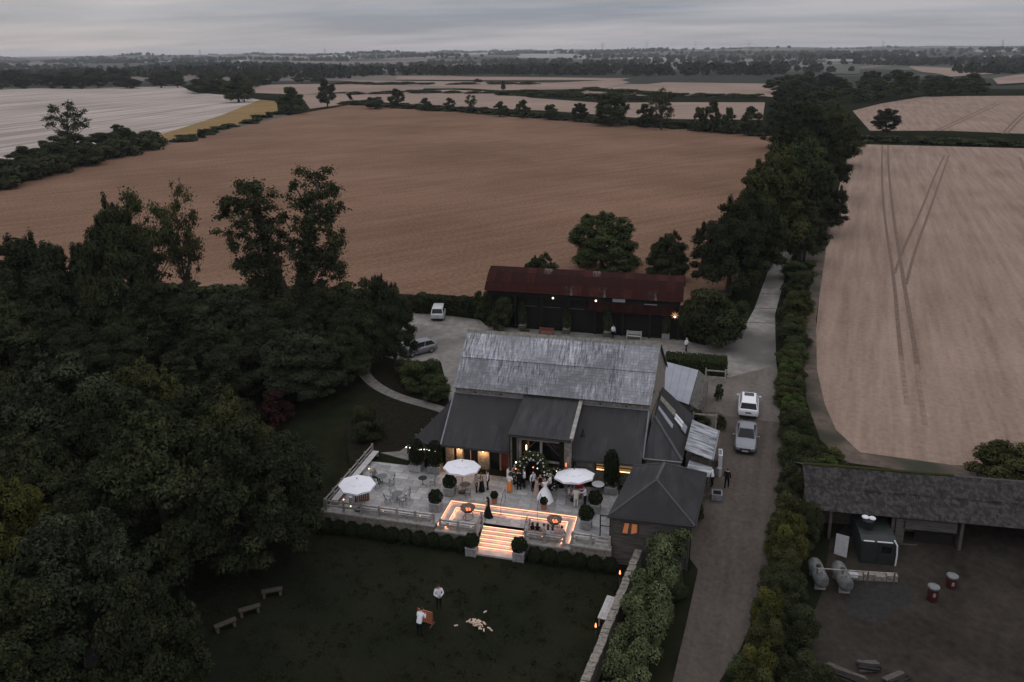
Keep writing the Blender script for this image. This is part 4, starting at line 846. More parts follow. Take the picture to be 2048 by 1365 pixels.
part('pipe', M['black'], t_, lambda b: b.lathe([(.35, -.9), (.4, .4), (.3, .5)], 10)); part('cap', M['white'], t_, lambda b: (b.ball((-.2, 0, .58), .25, 10, 6, (1, 1, .4)), b.ball((.25, 0, .55), .25, 10, 6, (1, 1, .4))))
# ================================================================== garden wall, torches, lawn things
gw = thing('garden_wall', 'long low rubble wall with rough coping beside the climbing hedge', 'wall', (23, -8, -1.4))
ys_ = [0.2 - k * 1.1 for k in range(26)]
for k in range(25):
    y0, y1 = ys_[k + 1], ys_[k]; x0, x1 = wall_x(y0), wall_x(y1); r_ = random.Random(k)
    b = MB(); b.prism([(x0 - .22, y0), (x0 + .22, y0), (x1 + .22, y1), (x1 - .22, y1)], -1.6, .05); b.build('wall_section', M['stone'], gw, True)
    for j in range(3):
        f0, f1 = j / 3, (j + 1) / 3; ya, yb = y0 + (y1 - y0) * f0, y0 + (y1 - y0) * f1; xa, xb = x0 + (x1 - x0) * f0, x0 + (x1 - x0) * f1; h = r_.uniform(.14, .24); o_ = r_.uniform(-.03, .03)
        b = MB(); b.prism([(xa - .25 + o_, ya + .012), (xa + .25 + o_, ya + .012), (xb + .25 + o_, yb - .012), (xb - .25 + o_, yb - .012)], .05, .05 + h); b.build('coping_stone', M['stone'], gw, True)
def torch(u, v, vt, label):
    x, y, z = G(u, v); z = hz(x, y); h = height_to(x, y, z, vt)
    t_ = thing('garden_torch', label, 'torch', (x, y, z), group='burning torches along the garden wall')
    part('pole', M['timber_dark'], t_, lambda b: b.tube((0, 0, 0), (0, 0, h - .25), .035, .045, 8)); part('cup', M['black'], t_, lambda b: b.lathe([(.05, h - .3), (.10, h - .1), (.09, h - .1)], 10))
    part('flame', M['flame'], t_, lambda b: b.lathe([(.03, h - .12), (.06, h - .04), (.045, h + .06), (.01, h + .2)], 8))
    l_ = bpy.data.lights.new('torch_light', 'POINT'); l_.energy = 6; l_.color = (1, .42, .16); l_.shadow_soft_size = .1
    lo = bpy.data.objects.new('torch_light', l_); COL.objects.link(lo); lo.location = (x, y, z + h + .25)
torch(1239, 1178, 1146, 'burning garden torch by the wall nearest the terrace')
torch(1191, 1275, 1252, 'burning garden torch by the wall beyond the grey table')
def plank_table(x, y, rot, label, L_=2.3, w_=.75, h=.72, z=LAWN):
    t_ = thing('plank_table', label, 'table', (x, y, z), rot)
    for i in range(4): part('top_plank', M['timber_pale'], t_, lambda b: b.box(-w_ / 2 + i * w_ / 4 + .005, -w_ / 2 + (i + 1) * w_ / 4 - .005, -L_ / 2, L_ / 2, h - .05, h))
    for sx in (-1, 1):
        for sy in (-1, 1): part('leg', M['timber'], t_, lambda b: b.obox((sx * (w_ / 2 - .08), sy * (L_ / 2 - .15), (h - .05) / 2), .09, .09, h - .05))
x, y = P(1216, 1216, -.7); plank_table(x, y, R(-8), 'grey plank table against the garden wall between two torches')
def log_bench(u, v, rot, label, s=.75):
    x, y, z = G(u, v); t_ = thing('lawn_bench', label, 'bench', (x, y, z), rot)
    part('seat', M['bark'], t_, lambda b: b.box(-.9 * s, .9 * s, -.2, .2, .4, .48))
    for sx in (-1, 1): part('leg', M['timber_dark'], t_, lambda b: b.box(sx * .7 * s - .08, sx * .7 * s + .08, -.18, .18, 0, .4))
log_bench(545, 1192, R(30), 'low timber bench at the trees where the lawn begins'); log_bench(452, 1258, R(50), 'dim timber bench under the trees near the lawn edge'); log_bench(500, 1228, R(40), 'second dim bench half under the lawn edge trees')
# wooden lawn game grid
x, y, z = G(851, 1247)
t_ = thing('lawn_game_grid', 'upright orange wooden lawn game grid beside the bending man', 'game', (x, y, LAWN), R(-10))
def fn(b):
    for k in range(8): b.box(-.49 + k * .14 - .02, -.49 + k * .14 + .02, -.03, .03, .12, .95)
    for k in range(7): b.box(-.51, .51, -.028, .028, .12 + k * .138 - .02, .12 + k * .138 + .02)
part('lattice', mat('orange_wood', (.30, .09, .045), (.40, .14, .07), scale=5), t_, fn)
for s_ in (-1, 1): part('foot', M['redwood'], t_, lambda b: (b.box(s_ * .5 - .03, s_ * .5 + .03, -.3, .3, 0, .06), b.box(s_ * .53 - .02, s_ * .53 + .02, -.04, .04, .06, 1.0)))
# spilled tower blocks
blk = MB().box(-.125, .125, -.042, .042, 0, .06).mesh('wooden_block', mat('pale_pine', (.40, .30, .23), (.52, .40, .32), attr=True))
rr = random.Random(4); cx_, cy_ = G(951, 1252)[:2]
for i in range(46):
    if i < 42: a, r_ = rr.uniform(0, 6.28), abs(rr.gauss(0, .36)); px, py, pz = cx_ + r_ * math.cos(a) * 1.15, cy_ + r_ * math.sin(a) * .9, LAWN + max(0, .32 - r_ * .45) * rr.random() + .01
    else: (px, py), pz = ((cx_ + .25, cy_ + 1.35), (cx_ + .9, cy_ - .05), (cx_ + 1.1, cy_ - .2), (cx_ - 1.2, cy_ - .3))[i - 42], LAWN + .01
    o = link('wooden_block', blk, None, False, (px, py, pz)); o.rotation_euler = (rr.uniform(-.25, .25), rr.uniform(-.25, .25), rr.uniform(0, 3.14))
    tag(o, 'pale wooden tower block lying in the spilled heap on the lawn', 'wooden block', 'spilled wooden blocks on the lawn')
# ================================================================== furniture
def ptag(o, label): o['label'] = label; return o
def bistro_table(u, v, label, r=.42, h=.72, top='iron', z=0):
    x, y = P(u, v, z); t_ = thing('garden_table', label, 'table', (x, y, z), 0)
    part('tabletop', M[top], t_, lambda b: b.lathe([(r, h - .025), (r, h), (.0, h)], 18)); part('stem', M['iron'], t_, lambda b: b.tube((0, 0, .05), (0, 0, h - .03), .03, n=8))
    for k in range(3): a = k * 2.094; part('leg', M['iron'], t_, lambda b: b.path([(0, 0, .2), (.2 * math.cos(a), .2 * math.sin(a), .12), (.32 * math.cos(a), .32 * math.sin(a), 0)], .018))
    return t_
chair_proto = None
def chair(x, y, face, label, z=0):
    global chair_proto
    if chair_proto is None:
        t_ = thing('metal_chair', label, 'chair', (0, 0, 0), 0, 'grey metal garden chairs on the terrace')
        part('seat', M['iron'], t_, lambda b: b.lathe([(.19, .43), (.22, .45), (.2, .465)], 14)); part('cushion', M['planter_w'], t_, lambda b: b.lathe([(.17, .466), (.18, .49), (.12, .505)], 14))
        part('backrest', M['iron'], t_, lambda b: (b.path([(-.2, .17, .45), (-.22, .24, .75), (-.14, .28, .92), (0, .29, .97), (.14, .28, .92), (.22, .24, .75), (.2, .17, .45)], .016), b.path([(-.07, .2, .46), (-.08, .28, .93)], .01), b.path([(.07, .2, .46), (.08, .28, .93)], .01), b.lathe([(.1, 0), (.1, .02)], 8, (0, .27, .78))))
        part('armrest', M['iron'], t_, lambda b: (b.path([(-.21, .22, .66), (-.25, 0, .66), (-.23, -.14, .46)], .014))); part('armrest', M['iron'], t_, lambda b: (b.path([(.21, .22, .66), (.25, 0, .66), (.23, -.14, .46)], .014)))
        for sx in (-1, 1):
            for sy in (-1, 1): part('leg', M['iron'], t_, lambda b: b.tube((sx * .15, sy * .15, .44), (sx * .21, sy * .22, 0), .016, n=6))
        chair_proto = t_; o = t_
    else: o = dup(chair_proto)
    o.location = (x, y, z); o.rotation_euler = (0, 0, face); o['label'] = label; return o
def seat_round(u, v, angs, names, r=.78, z=0):
    x, y = P(u, v, z)
    for a, n_ in zip(angs, names):
        a = R(a); chair(x + r * math.cos(a), y + r * math.sin(a), a - math.pi / 2, n_, z)
bistro_table(795, 1003, 'round metal table with four chairs set around it')
seat_round(795, 1003, (135, 35, -35, -140), ('metal chair at the four-chair table, far side towards the parasol', 'metal chair at the four-chair table, far side towards the planters', 'metal chair at the four-chair table, near side towards the planters', 'metal chair at the four-chair table, near side towards the parasol'))
bistro_table(765, 968, 'round metal table where a man in grey sits')
seat_round(765, 968, (170, 10, -110), ('metal chair under the seated man in grey', 'empty metal chair facing the seated man in grey', 'metal chair between the seated man and the side parasol'))
bistro_table(846, 972, 'small black topped metal table with one chair', .36, .72, 'black'); seat_round(846, 972, (15,), ('lone metal chair beside the black topped table',))
bistro_table(931, 985, 'metal table under the middle parasol'); seat_round(931, 985, (200, -60), ('metal chair beneath the middle parasol, farther from the guests', 'metal chair beneath the middle parasol, in front of its table'))
bistro_table(1196, 985, 'round white topped table near the lit windows', .5, .74, 'ivoryp')
bistro_table(1158, 1000, 'metal table under the parasol nearest the hipped building'); seat_round(1158, 1000, (95, 190, 0), ('metal chair under the woman in red', 'metal chair under the guest in the striped shirt', 'empty metal chair beside the standing waiter'))
def parasol(u, v, z, r, tilt, ax, label, base=(0, 0)):
    x, y = P(u, v, z); t_ = thing('parasol', label, 'parasol', (x + base[0], y + base[1], 0), 0, 'pale canvas parasols on the terrace')
    part('base', M['black'], t_, lambda b: b.lathe([(.35, 0), (.35, .06), (.06, .1)], 12)); part('pole', M['timber'], t_, lambda b: b.tube((0, 0, 0), (-base[0], -base[1], z + .35), .028, n=8))
    rot = Matrix.Rotation(tilt, 3, Vector((math.cos(ax), math.sin(ax), 0))); n = 8
    ring_ = [Vector((r * math.cos(2 * math.pi * (k + .5) / n), r * math.sin(2 * math.pi * (k + .5) / n), -.02)) for k in range(n)]; off = Vector((-base[0], -base[1], z))
    T = lambda p: tuple(rot @ Vector(p) + off)
    b = MB()
    for k in range(n):
        a, c = ring_[k], ring_[(k + 1) % n]; am, cm = a * .5 + Vector((0, 0, .235)), c * .5 + Vector((0, 0, .235)); top = (0, 0, .46); mid = (a + c) * .5 * .985 + Vector((0, 0, .02))
        b.quad(T(a), T(mid), T((am + cm) / 2 - Vector((0, 0, .02))), T(am)); b.quad(T(mid), T(c), T(cm), T((am + cm) / 2 - Vector((0, 0, .02)))); b.quad(T(am), T(cm), T(top)); dn = Vector((0, 0, -.11)); b.quad(T(a), T(a + dn), T(c + dn), T(c))
    b.build('canopy', M['ivoryp'], t_, False)
    for k in range(n): part('rib', M['timber'], t_, lambda b: b.tube(T(ring_[k] * .97 + Vector((0, 0, -.02))), T((0, 0, .42)), .014, n=4))
    part('finial', M['timber_dark'], t_, lambda b: b.ball(T((0, 0, .52)), .05, 8, 6)); return t_
parasol(714, 969, 2.2, 1.42, R(3), R(90), 'pale grey parasol at the outer fence corner over the slatted bar')
parasol(924, 934, 2.25, 1.5, R(5), R(165), 'white parasol in front of the lanterns on the left lean-to')
parasol(1149, 951, 2.15, 1.6, R(9), R(-150), 'white parasol sheltering the woman in red')
# slatted bar
x, y = P(722, 1003); t_ = thing('slatted_bar', 'red brown slatted bar counter under the corner parasol', 'bar', (x, y, 0), R(20))
for k in range(8): part('slat', M['redwood'], t_, lambda b: b.box(-.62 + k * .155, -.62 + k * .155 + .13, -.03, .03, .02, 1.0))
part('counter', M['redwood'], t_, lambda b: b.box(-.66, .66, -.05, .45, 1.0, 1.05)); part('side', M['redwood'], t_, lambda b: (b.box(-.64, -.60, .03, .42, .02, 1.0), b.box(.60, .64, .03, .42, .02, 1.0)))
ice = thing('ice_bucket', 'shiny steel ice bucket on the slatted bar', 'bucket', (x - .35, y + .1, 1.05)); part('bucket', M['steel'], ice, lambda b: b.lathe([(.1, 0), (.14, .22), (.13, .22), (.09, .02)], 12)); part('handle', M['steel'], ice, lambda b: b.path([(-.14, 0, .2), (-.1, 0, .32), (.1, 0, .32), (.14, 0, .2)], .01))
x, y = P(704, 1008); t_ = thing('white_keg', 'pale round drinks cooler next to the slatted bar', 'cooler', (x, y, 0)); part('body', M['planter_w'], t_, lambda b: b.lathe([(.2, 0), (.23, .3), (.2, .6)], 12)); part('lid', M['steel'], t_, lambda b: b.lathe([(.21, .6), (.21, .64), (.05, .68)], 12))
# fire bowls
def brazier(u, v, label):
    x, y = P(u, v, DZ); t_ = thing('fire_bowl', label, 'fire bowl', (x, y, DZ), 0, 'round iron fire bowls on the sunken deck')
    part('bowl', M['firebowl'], t_, lambda b: b.lathe([(.12, .50), (.36, .60), (.52, .78), (.56, .92), (.53, .92), (.48, .80), (.32, .66), (.05, .62)], 22), smooth=True)
    part('embers', M['ember'], t_, lambda b: [b.ball((.16 * math.cos(k * 2.4), .16 * math.sin(k * 2.4), .70), .09, 6, 4) for k in range(4)])
    part('rim', M['black'], t_, lambda b: b.path([(.56 * math.cos(k * .314), .56 * math.sin(k * .314), .92) for k in range(21)], .014))
    for k in range(3): a = k * 2.094 + .4; part('leg', M['black'], t_, lambda b: b.tube((.3 * math.cos(a), .3 * math.sin(a), .6), (.42 * math.cos(a), .42 * math.sin(a), 0), .02, n=6))
    part('hearth_ring', M['black'], t_, lambda b: b.path([(.4 * math.cos(k * .449), .4 * math.sin(k * .449), .03) for k in range(15)], .014))
    l_ = bpy.data.lights.new('ember_light', 'POINT'); l_.energy = 5; l_.color = (1, .4, .18); l_.shadow_soft_size = .15; lo = bpy.data.objects.new('ember_light', l_); COL.objects.link(lo); lo.location = (x, y, DZ + 1.0)
brazier(936, 1036, 'iron fire bowl on the sunken deck with nobody round it'); brazier(1109, 1060, 'iron fire bowl warming the seated guests')
# ================================================================== yard things
def tank(u, v, label):
    x, y, z = G(u, v); t_ = thing('gas_tank', label, 'gas tank', (x, y, z), R(8), 'pale gas tanks in the farm yard')
    b = MB(); b.lathe([(.001, -1.25), (.25, -1.22), (.42, -1.08), (.48, -.9), (.48, .9), (.42, 1.08), (.25, 1.22), (.001, 1.25)], 18)
    b.v = [(x_, z_, -y_ + .78) for x_, y_, z_ in b.v]; b.build('vessel', M['tankp'], t_, False, True)
    for s_ in (-.7, .7): part('leg', M['coping'], t_, lambda b: b.box(-.35, .35, s_ - .08, s_ + .08, 0, .42))
    part('valve_hood', M['black'], t_, lambda b: b.lathe([(.16, 1.2), (.16, 1.36), (.1, 1.4)], 10)); part('gauge', M['dark'], t_, lambda b: b.ball((.02, -.7, 1.22), .07, 8, 5))
tank(1634, 1165, 'pale gas tank half hidden behind the roadside hedge'); tank(1682, 1172, 'pale gas tank in front of the leaning white board')
t_ = thing('tank_rail', 'pale pole rail running above the two gas tanks', 'rail', (36, 0, fz)); xa, ya = P(1635, 1137, fz + 1.6); xb, yb = P(1790, 1145, fz + 1.6)
part('rail', M['timber'], t_, lambda b: b.tube((xa, ya, fz + 1.6), (xb, yb, fz + 1.5), .04, n=6), True)
for f in (0, .33, .66, 1): part('post', M['timber_dark'], t_, lambda b: b.tube((xa + (xb - xa) * f, ya + (yb - ya) * f, fz), (xa + (xb - xa) * f, ya + (yb - ya) * f, fz + 1.58), .05, n=6), True)
x, y, z = G(1681, 1110); t_ = thing('white_board', 'blank white board propped upright behind the gas tanks', 'board', (x, y, fz), R(-18))
part('panel', M['planter_w'], t_, lambda b: b.obox((0, 0, 1.15), .85, .04, 1.75, 0, Matrix.Rotation(R(-8), 3, 'X'))); part('prop', M['timber_dark'], t_, lambda b: (b.tube((-.3, .1, 1.8), (-.3, .6, 0), .03, n=6), b.tube((.3, .1, 1.8), (.3, .6, 0), .03, n=6)))
x, y, z = G(1753, 1128); t_ = thing('horse_trailer', 'dark green trailer with pale edge rail standing under the shed eaves', 'trailer', (x, y, fz), R(4))
tp = mat('dark_trailer_paint', (.013, .0165, .0145), (.022, .027, .024), scale=2, rough=.5)
part('body', tp, t_, lambda b: b.extrude([(0, .4), (0, 2.1), (.5, 2.35), (3.0, 2.35), (3.2, .4)], -1.15, 1.15)); part('rear_door', tp, t_, lambda b: b.box(-1.05, -.1, -.05, -.005, .5, 2.0)); M['tankp2'] = tp
part('rear_door', tp, t_, lambda b: (b.box(.05, 1.0, -.05, -.005, .5, 2.0))); part('window', M['glass'], t_, lambda b: b.box(.2, .85, -.065, -.052, 1.35, 1.85))
part('edge_rail', M['white'], t_, lambda b: b.path([(1.2, -.05, .3), (1.22, -.08, 1.3), (1.18, -.05, 2.0), (1.0, .1, 2.33)], .05)); part('roof_trim', M['white'], t_, lambda b: (b.box(-1.0, -.3, -.02, .05, 2.12, 2.18), b.box(-.1, .9, -.02, .05, 2.12, 2.18)))
for sx in (-1, 1): w = part('wheel', M['black'], t_, lambda b: b.tube((sx * 1.0, 1.6, .34), (sx * 1.18, 1.6, .34), .34, n=16)); part('hub', M['steel'], w, lambda b: b.tube((sx * 1.18, 1.6, .34), (sx * 1.2, 1.6, .34), .16, n=10))
t_ = thing('low_block_wall', 'low rough block wall below the dark trailer', 'wall', (40, 0, fz)); xa, ya = P(1703, 1165, fz); xb, yb = P(1795, 1170, fz)
for k in range(4): f0, f1 = k / 4, (k + 1) / 4; part('block', M['stone'], t_, lambda b: b.prism([(xa + (xb - xa) * f0 + .02, ya + (yb - ya) * f0), (xa + (xb - xa) * f1 - .02, ya + (yb - ya) * f1), (xa + (xb - xa) * f1 - .02, ya + (yb - ya) * f1 + .4), (xa + (xb - xa) * f0 + .02, ya + (yb - ya) * f0 + .4)], fz, fz + .55 + .1 * (k % 2)), True)
x, y = P(1707, 1146, fz + .9); t_ = thing('white_crate', 'small white crate on the block wall beside the gas tank', 'crate', (x, y, fz + .62)); part('box', M['white'], t_, lambda b: b.box(-.28, .28, -.14, .14, 0, .2)); part('lid', M['planter_w'], t_, lambda b: b.box(-.3, .3, -.16, .16, .2, .24))
def redbin(u, v, label):
    x, y, z = G(u, v); t_ = thing('red_drum', label, 'drum', (x, y, fz), 0, 'dull red drums with pale tops in the yard'); part('drum', M['redp'], t_, lambda b: b.lathe([(.33, 0), (.34, .4), (.33, .95)], 14)); part('lid', M['tankp'], t_, lambda b: b.lathe([(.36, .95), (.38, 1.08), (.2, 1.14)], 12)); part('strap', M['planter'], t_, lambda b: b.box(-.08, .08, -.36, -.33, .5, .75))
redbin(1864, 1200, 'dull red drum with pale top nearer the burnt patch'); redbin(1902, 1173, 'dull red drum with pale top against the shed')
for i, (u, v, w_) in enumerate(((1690, 1352, 2.2), (1735, 1335, 1.2), (1790, 1362, 1.4))):
    x, y, z = G(u, v); t_ = thing('timber_pile', ('long dark timber stack at the yard edge', 'dark heap of boards between the timber stacks', 'short dark timber stack farthest from the hedge')[i], 'timber pile', (x, y, fz), R(-20 + 30 * i)); rr = random.Random(i)
    for k in range(7): part('board', M['blackwood'] if k % 3 else M['timber_dark'], t_, lambda b: b.obox((rr.uniform(-.1, .1), -.4 + .22 * (k % 4), .08 + .13 * (k // 4)), w_, .2, .1, rr.uniform(-.15, .15)))
# benches and planters before the black barn
def park_bench(u, v, m_, label):
    x, y, z = G(u, v); t_ = thing('garden_bench', label, 'bench', (x, y, 0), 0)
    for k in range(3): part('seat_slat', M[m_], t_, lambda b: b.box(-.9, .9, -.42 + .15 * k, -.42 + .15 * k + .12, .42, .46)); part('back_slat', M[m_], t_, lambda b: b.box(-.9, .9, .04, .08, .55 + .15 * k, .55 + .15 * k + .11))
    for sx in (-.85, .85): part('leg', M[m_], t_, lambda b: b.box(sx - .04, sx + .04, -.4, -.32, 0, .64)); part('leg', M[m_], t_, lambda b: b.box(sx - .04, sx + .04, .08, .15, 0, 1.0)); part('armrest', M[m_], t_, lambda b: b.box(sx - .045, sx + .045, -.42, .08, .64, .68))
park_bench(1093, 671, 'redwood', 'red brown slatted bench before the black barn'); park_bench(1268, 678, 'timber_pale', 'pale grey slatted bench before the black barn')
# rail fence by the path
t_ = thing('rail_fence', 'dim rail fence at the bend of the garden path', 'fence', (*P(770, 712), 0)); xa, ya = P(742, 716); xb, yb = P(802, 716)
for k in range(4): x, y = xa + (xb - xa) * k / 3, ya + (yb - ya) * k / 3; part('post', M['timber'], t_, lambda b: b.box(x - .07, x + .07, y - .07, y + .07, 0, 1.1), True)
for z in (.45, .85): part('rail', M['timber'], t_, lambda b: b.tube((xa, ya - .09, z), (xb, yb - .09, z), .05, n=4), True)
# hanging lanterns among the trees
def garden_lamp(u, v, zz, label, r=.12):
    x, y = P(u, v, zz); z = hz(x, y); t_ = thing('garden_lantern', label, 'lantern', (x, y, z)); part('pole', M['black'], t_, lambda b: b.tube((0, 0, 0), (0, 0, zz - z - r), .025, n=6)); part('lamp', M['lamp'], t_, lambda b: b.ball((0, 0, zz - z), r, 10, 8)); part('hood', M['black'], t_, lambda b: b.lathe([(r * 1.1, zz - z + r * .7), (.02, zz - z + r * 1.5)], 8))

# ================================================================== cars
def car(label, x, y, rot, L_, W_, H_, kind, paint, proto=None):
    t_ = thing('parked_car', label, 'car', (x, y, hz(x, y) + .01), rot)     # front along +y
    hw = W_ / 2; belt = .62 * H_ if kind != 'sedan' else .64 * H_; hood = belt - .03; b = MB(); nose, tail = L_ / 2, -L_ / 2
    if kind == 'sedan': st = [(-2.42, .45, .86, .72), (-2.38, .24, .97, .86), (-2.1, .2, 1.0, .95), (-1.0, .2, .98, 1.0), (.8, .2, .95, 1.0), (1.6, .2, .88, .98), (2.15, .2, .78, .92), (2.38, .22, .68, .80), (2.44, .42, .58, .70)]
    else: st = [(-2.2, .45, .92, .78), (-2.14, .26, 1.02, .9), (-1.8, .22, 1.04, .98), (-.6, .22, 1.02, 1.0), (.7, .22, .99, 1.0), (1.35, .22, .95, .98), (1.85, .22, .86, .93), (2.12, .26, .76, .82), (2.2, .45, .64, .72)]
    k_ = L_ / (4.88 if kind == 'sedan' else 4.4); kz = H_ / (1.46 if kind == 'sedan' else 1.62); kz = kz if kind != 'hatch' else H_ / 1.55
    rows = []
    for (s_, zb, zt, wf) in st:
        w_ = hw * wf; zt *= kz; zm = zb + (zt - zb) * .62
        rows.append([(-w_ * .93, zb), (-w_, zb + .12), (-w_, zm), (-w_ * .94, zt - .05), (-w_ * .84, zt), (0, zt + .025), (w_ * .84, zt), (w_ * .94, zt - .05), (w_, zm), (w_, zb + .12), (w_ * .93, zb)])
    n = 11
    for (s_, *_), r_ in zip(st, rows): b.v += [(x_, s_ * k_, z_) for x_, z_ in r_]
    for i in range(len(st) - 1):
        for j in range(n): q = (j + 1) % n; b.f.append((i * n + j, i * n + q, (i + 1) * n + q, (i + 1) * n + j)); b.m.append(0)
    b.f.append(tuple(range(n))); b.m.append(0); a = (len(st) - 1) * n; b.f.append(tuple(a + j for j in range(n))); b.m.append(0)
    body = b.build('body', paint, t_, False, True)
    # greenhouse
    zb_ = (.96 if kind == 'sedan' else 1.0) * kz
    if kind == 'sedan': G4 = ((-1.72, -1.0, .18, 1.02), hw * .86, hw * .66)
    elif kind == 'hatch': G4 = ((-1.95, -1.45, .25, 1.15), hw * .88, hw * .70)
    else: G4 = ((-2.08, -1.75, .35, 1.2), hw * .90, hw * .76)
    (ya, yb_, yc, yd), wb, wt = G4; ya, yb_, yc, yd = (q * k_ for q in (ya, yb_, yc, yd)); zt = H_
    g = [(-wb, ya, zb_), (wb, ya, zb_), (wb * .96, yd, zb_ - .04), (-wb * .96, yd, zb_ - .04), (-wt, yb_, zt - .04), (wt, yb_, zt - .04), (wt, yc, zt), (-wt, yc, zt)]
    cb_ = MB(); cb_.v = g; cb_.f = [(0, 1, 5, 4), (2, 3, 7, 6), (1, 2, 6, 5), (3, 0, 4, 7)]; cb_.m = [0] * 4; cb_.build('cabin', paint, t_, False)
    mb = MB()   # roof with slight crown
    m0 = [(-wt * 1.01, yb_ - .03, zt - .035), (wt * 1.01, yb_ - .03, zt - .035), (wt * 1.01, yc + .03, zt + .0), (-wt * 1.01, yc + .03, zt + .0)]; ins = [(x_ * .8, y_ * .9, z_ + .05) for x_, y_, z_ in m0]
    mb.v = m0 + ins; mb.f = [(0, 1, 5, 4), (1, 2, 6, 5), (2, 3, 7, 6), (3, 0, 4, 7), (4, 5, 6, 7)]; mb.m = [0] * 5; mb.build('roof', paint, t_, False)
    def pane(nm, q, f=.10):
        c = sum((Vector(p) for p in q), Vector()) / len(q); qq = [c + (Vector(p) - c) * (1 - f) for p in q]; nn_ = (qq[1] - qq[0]).cross(qq[2] - qq[0]).normalized()
        if nn_.dot(c - Vector((0, 0, .8))) < 0: nn_ = -nn_
        part(nm, M['glass'], t_, lambda b: b.quad(*[tuple(p + nn_ * .008) for p in qq]))
    pane('rear_window', (g[0], g[1], g[5], g[4]), .12); pane('windscreen', (g[2], g[3], g[7], g[6]), .06)
    for a4 in ((g[1], g[2], g[6], g[5]), (g[3], g[0], g[4], g[7])):
        a_, b1, c_, d_ = (Vector(p) for p in a4); m0_, m1_ = a_.lerp(b1, .5), d_.lerp(c_, .5)
        pane('side_window', (a_, m0_, m1_, d_), .10); pane('side_window', (m0_, b1, c_, m1_), .10)
    for sx in (-1, 1):
        for yy in (-.29 * L_, .31 * L_):
            w = part('wheel', M['black'], t_, lambda b: b.tube((sx * (hw - .2), yy, .33), (sx * (hw + .005), yy, .33), .33, n=20)); part('rim', M['steel'], w, lambda b: b.tube((sx * (hw + .005), yy, .33), (sx * (hw + .02), yy, .33), .21, n=12))
        part('headlight', M['planter_w'], t_, lambda b: b.obox((sx * hw * .66, nose * .955, .64 * kz), .34, .12, .12, sx * -.35)); part('tail_light', M['redp'], t_, lambda b: b.obox((sx * hw * .74, tail * .965, .80 * kz), .24, .1, .16, sx * .25))
        part('wing_mirror', paint, t_, lambda b: b.obox((sx * (hw + .10), yd - .30, zb_ + .06), .2, .12, .13)); part('wiper_arm', M['black'], t_, lambda b: b.tube((sx * .3, yd - .02, zb_), (sx * .3 - .25, yd - .2, zb_ + .13), .01, n=4)) if sx == 1 else None
    part('front_bumper', M['black'], t_, lambda b: b.obox((0, nose * .975, .33), W_ * .84, .14, .2)); part('rear_bumper', M['black'], t_, lambda b: b.obox((0, tail * .98, .36), W_ * .84, .12, .18))
    part('grille', M['black'], t_, lambda b: b.obox((0, nose * .985, .56 * kz), W_ * .5, .08, .12)); part('number_plate', M['planter_w'], t_, lambda b: b.obox((0, nose * .975 + .085, .40), .52, .02, .12)); part('number_plate', M['planter_w' if kind != 'suv' else 'black'], t_, lambda b: b.obox((0, tail * 1.0, .72 * kz), .52, .03, .12))
    if kind == 'suv':
        part('sunroof', M['glass'], t_, lambda b: b.box(-wt * .62, wt * .62, yc - .85, yc - .1, zt + .052, zt + .058))
        for sx in (-1, 1): part('roof_rail', M['black'], t_, lambda b: b.tube((sx * wt * .96, yb_, zt + .04), (sx * wt * .96, yc, zt + .06), .025, n=6))
        part('spoiler', paint, t_, lambda b: b.box(-wt * .95, wt * .95, yb_ - .2, yb_ - .02, zt - .06, zt - .01))
    return t_
def heading(u0, v0, u1, v1):     # rear -> front
    a, c = Vector(P(u0, v0)), Vector(P(u1, v1)); d = c - a; return math.atan2(-d.x, d.y), (a + c) / 2
PT = dict(grey=mat('grey_metallic', (.17, .175, .19), rough=.35, spec=.6, metal=.35), white=mat('white_car_paint', (.62, .62, .64), rough=.3, spec=.6), dgrey=mat('dark_grey_metallic', (.15, .152, .156), rough=.35, spec=.6, metal=.3), silver=mat('silver_paint', (.42, .42, .43), rough=.35, spec=.6, metal=.2))
r_, c_ = heading(1493, 862, 1489.5, 911); car('dark grey saloon car parked behind the white car on the drive', c_.x, c_.y, r_, 4.85, 1.87, 1.45, 'sedan', PT['grey'])
r_, c_ = heading(1495.5, 842, 1497, 800); car('white sport utility car with dark sunroof parked on the drive', c_.x, c_.y, r_, 4.6, 1.9, 1.64, 'suv', PT['white'])
r_, c_ = heading(863, 700, 812, 713); car('dark grey hatchback half under the tree at the courtyard edge', c_.x, c_.y, r_, 4.2, 1.78, 1.5, 'hatch', PT['dgrey'])
r_, c_ = heading(874, 645, 882, 622); car('silver people carrier parked against the dark courtyard hedge', c_.x, c_.y, r_, 4.5, 1.8, 1.68, 'mpv', PT['silver'])
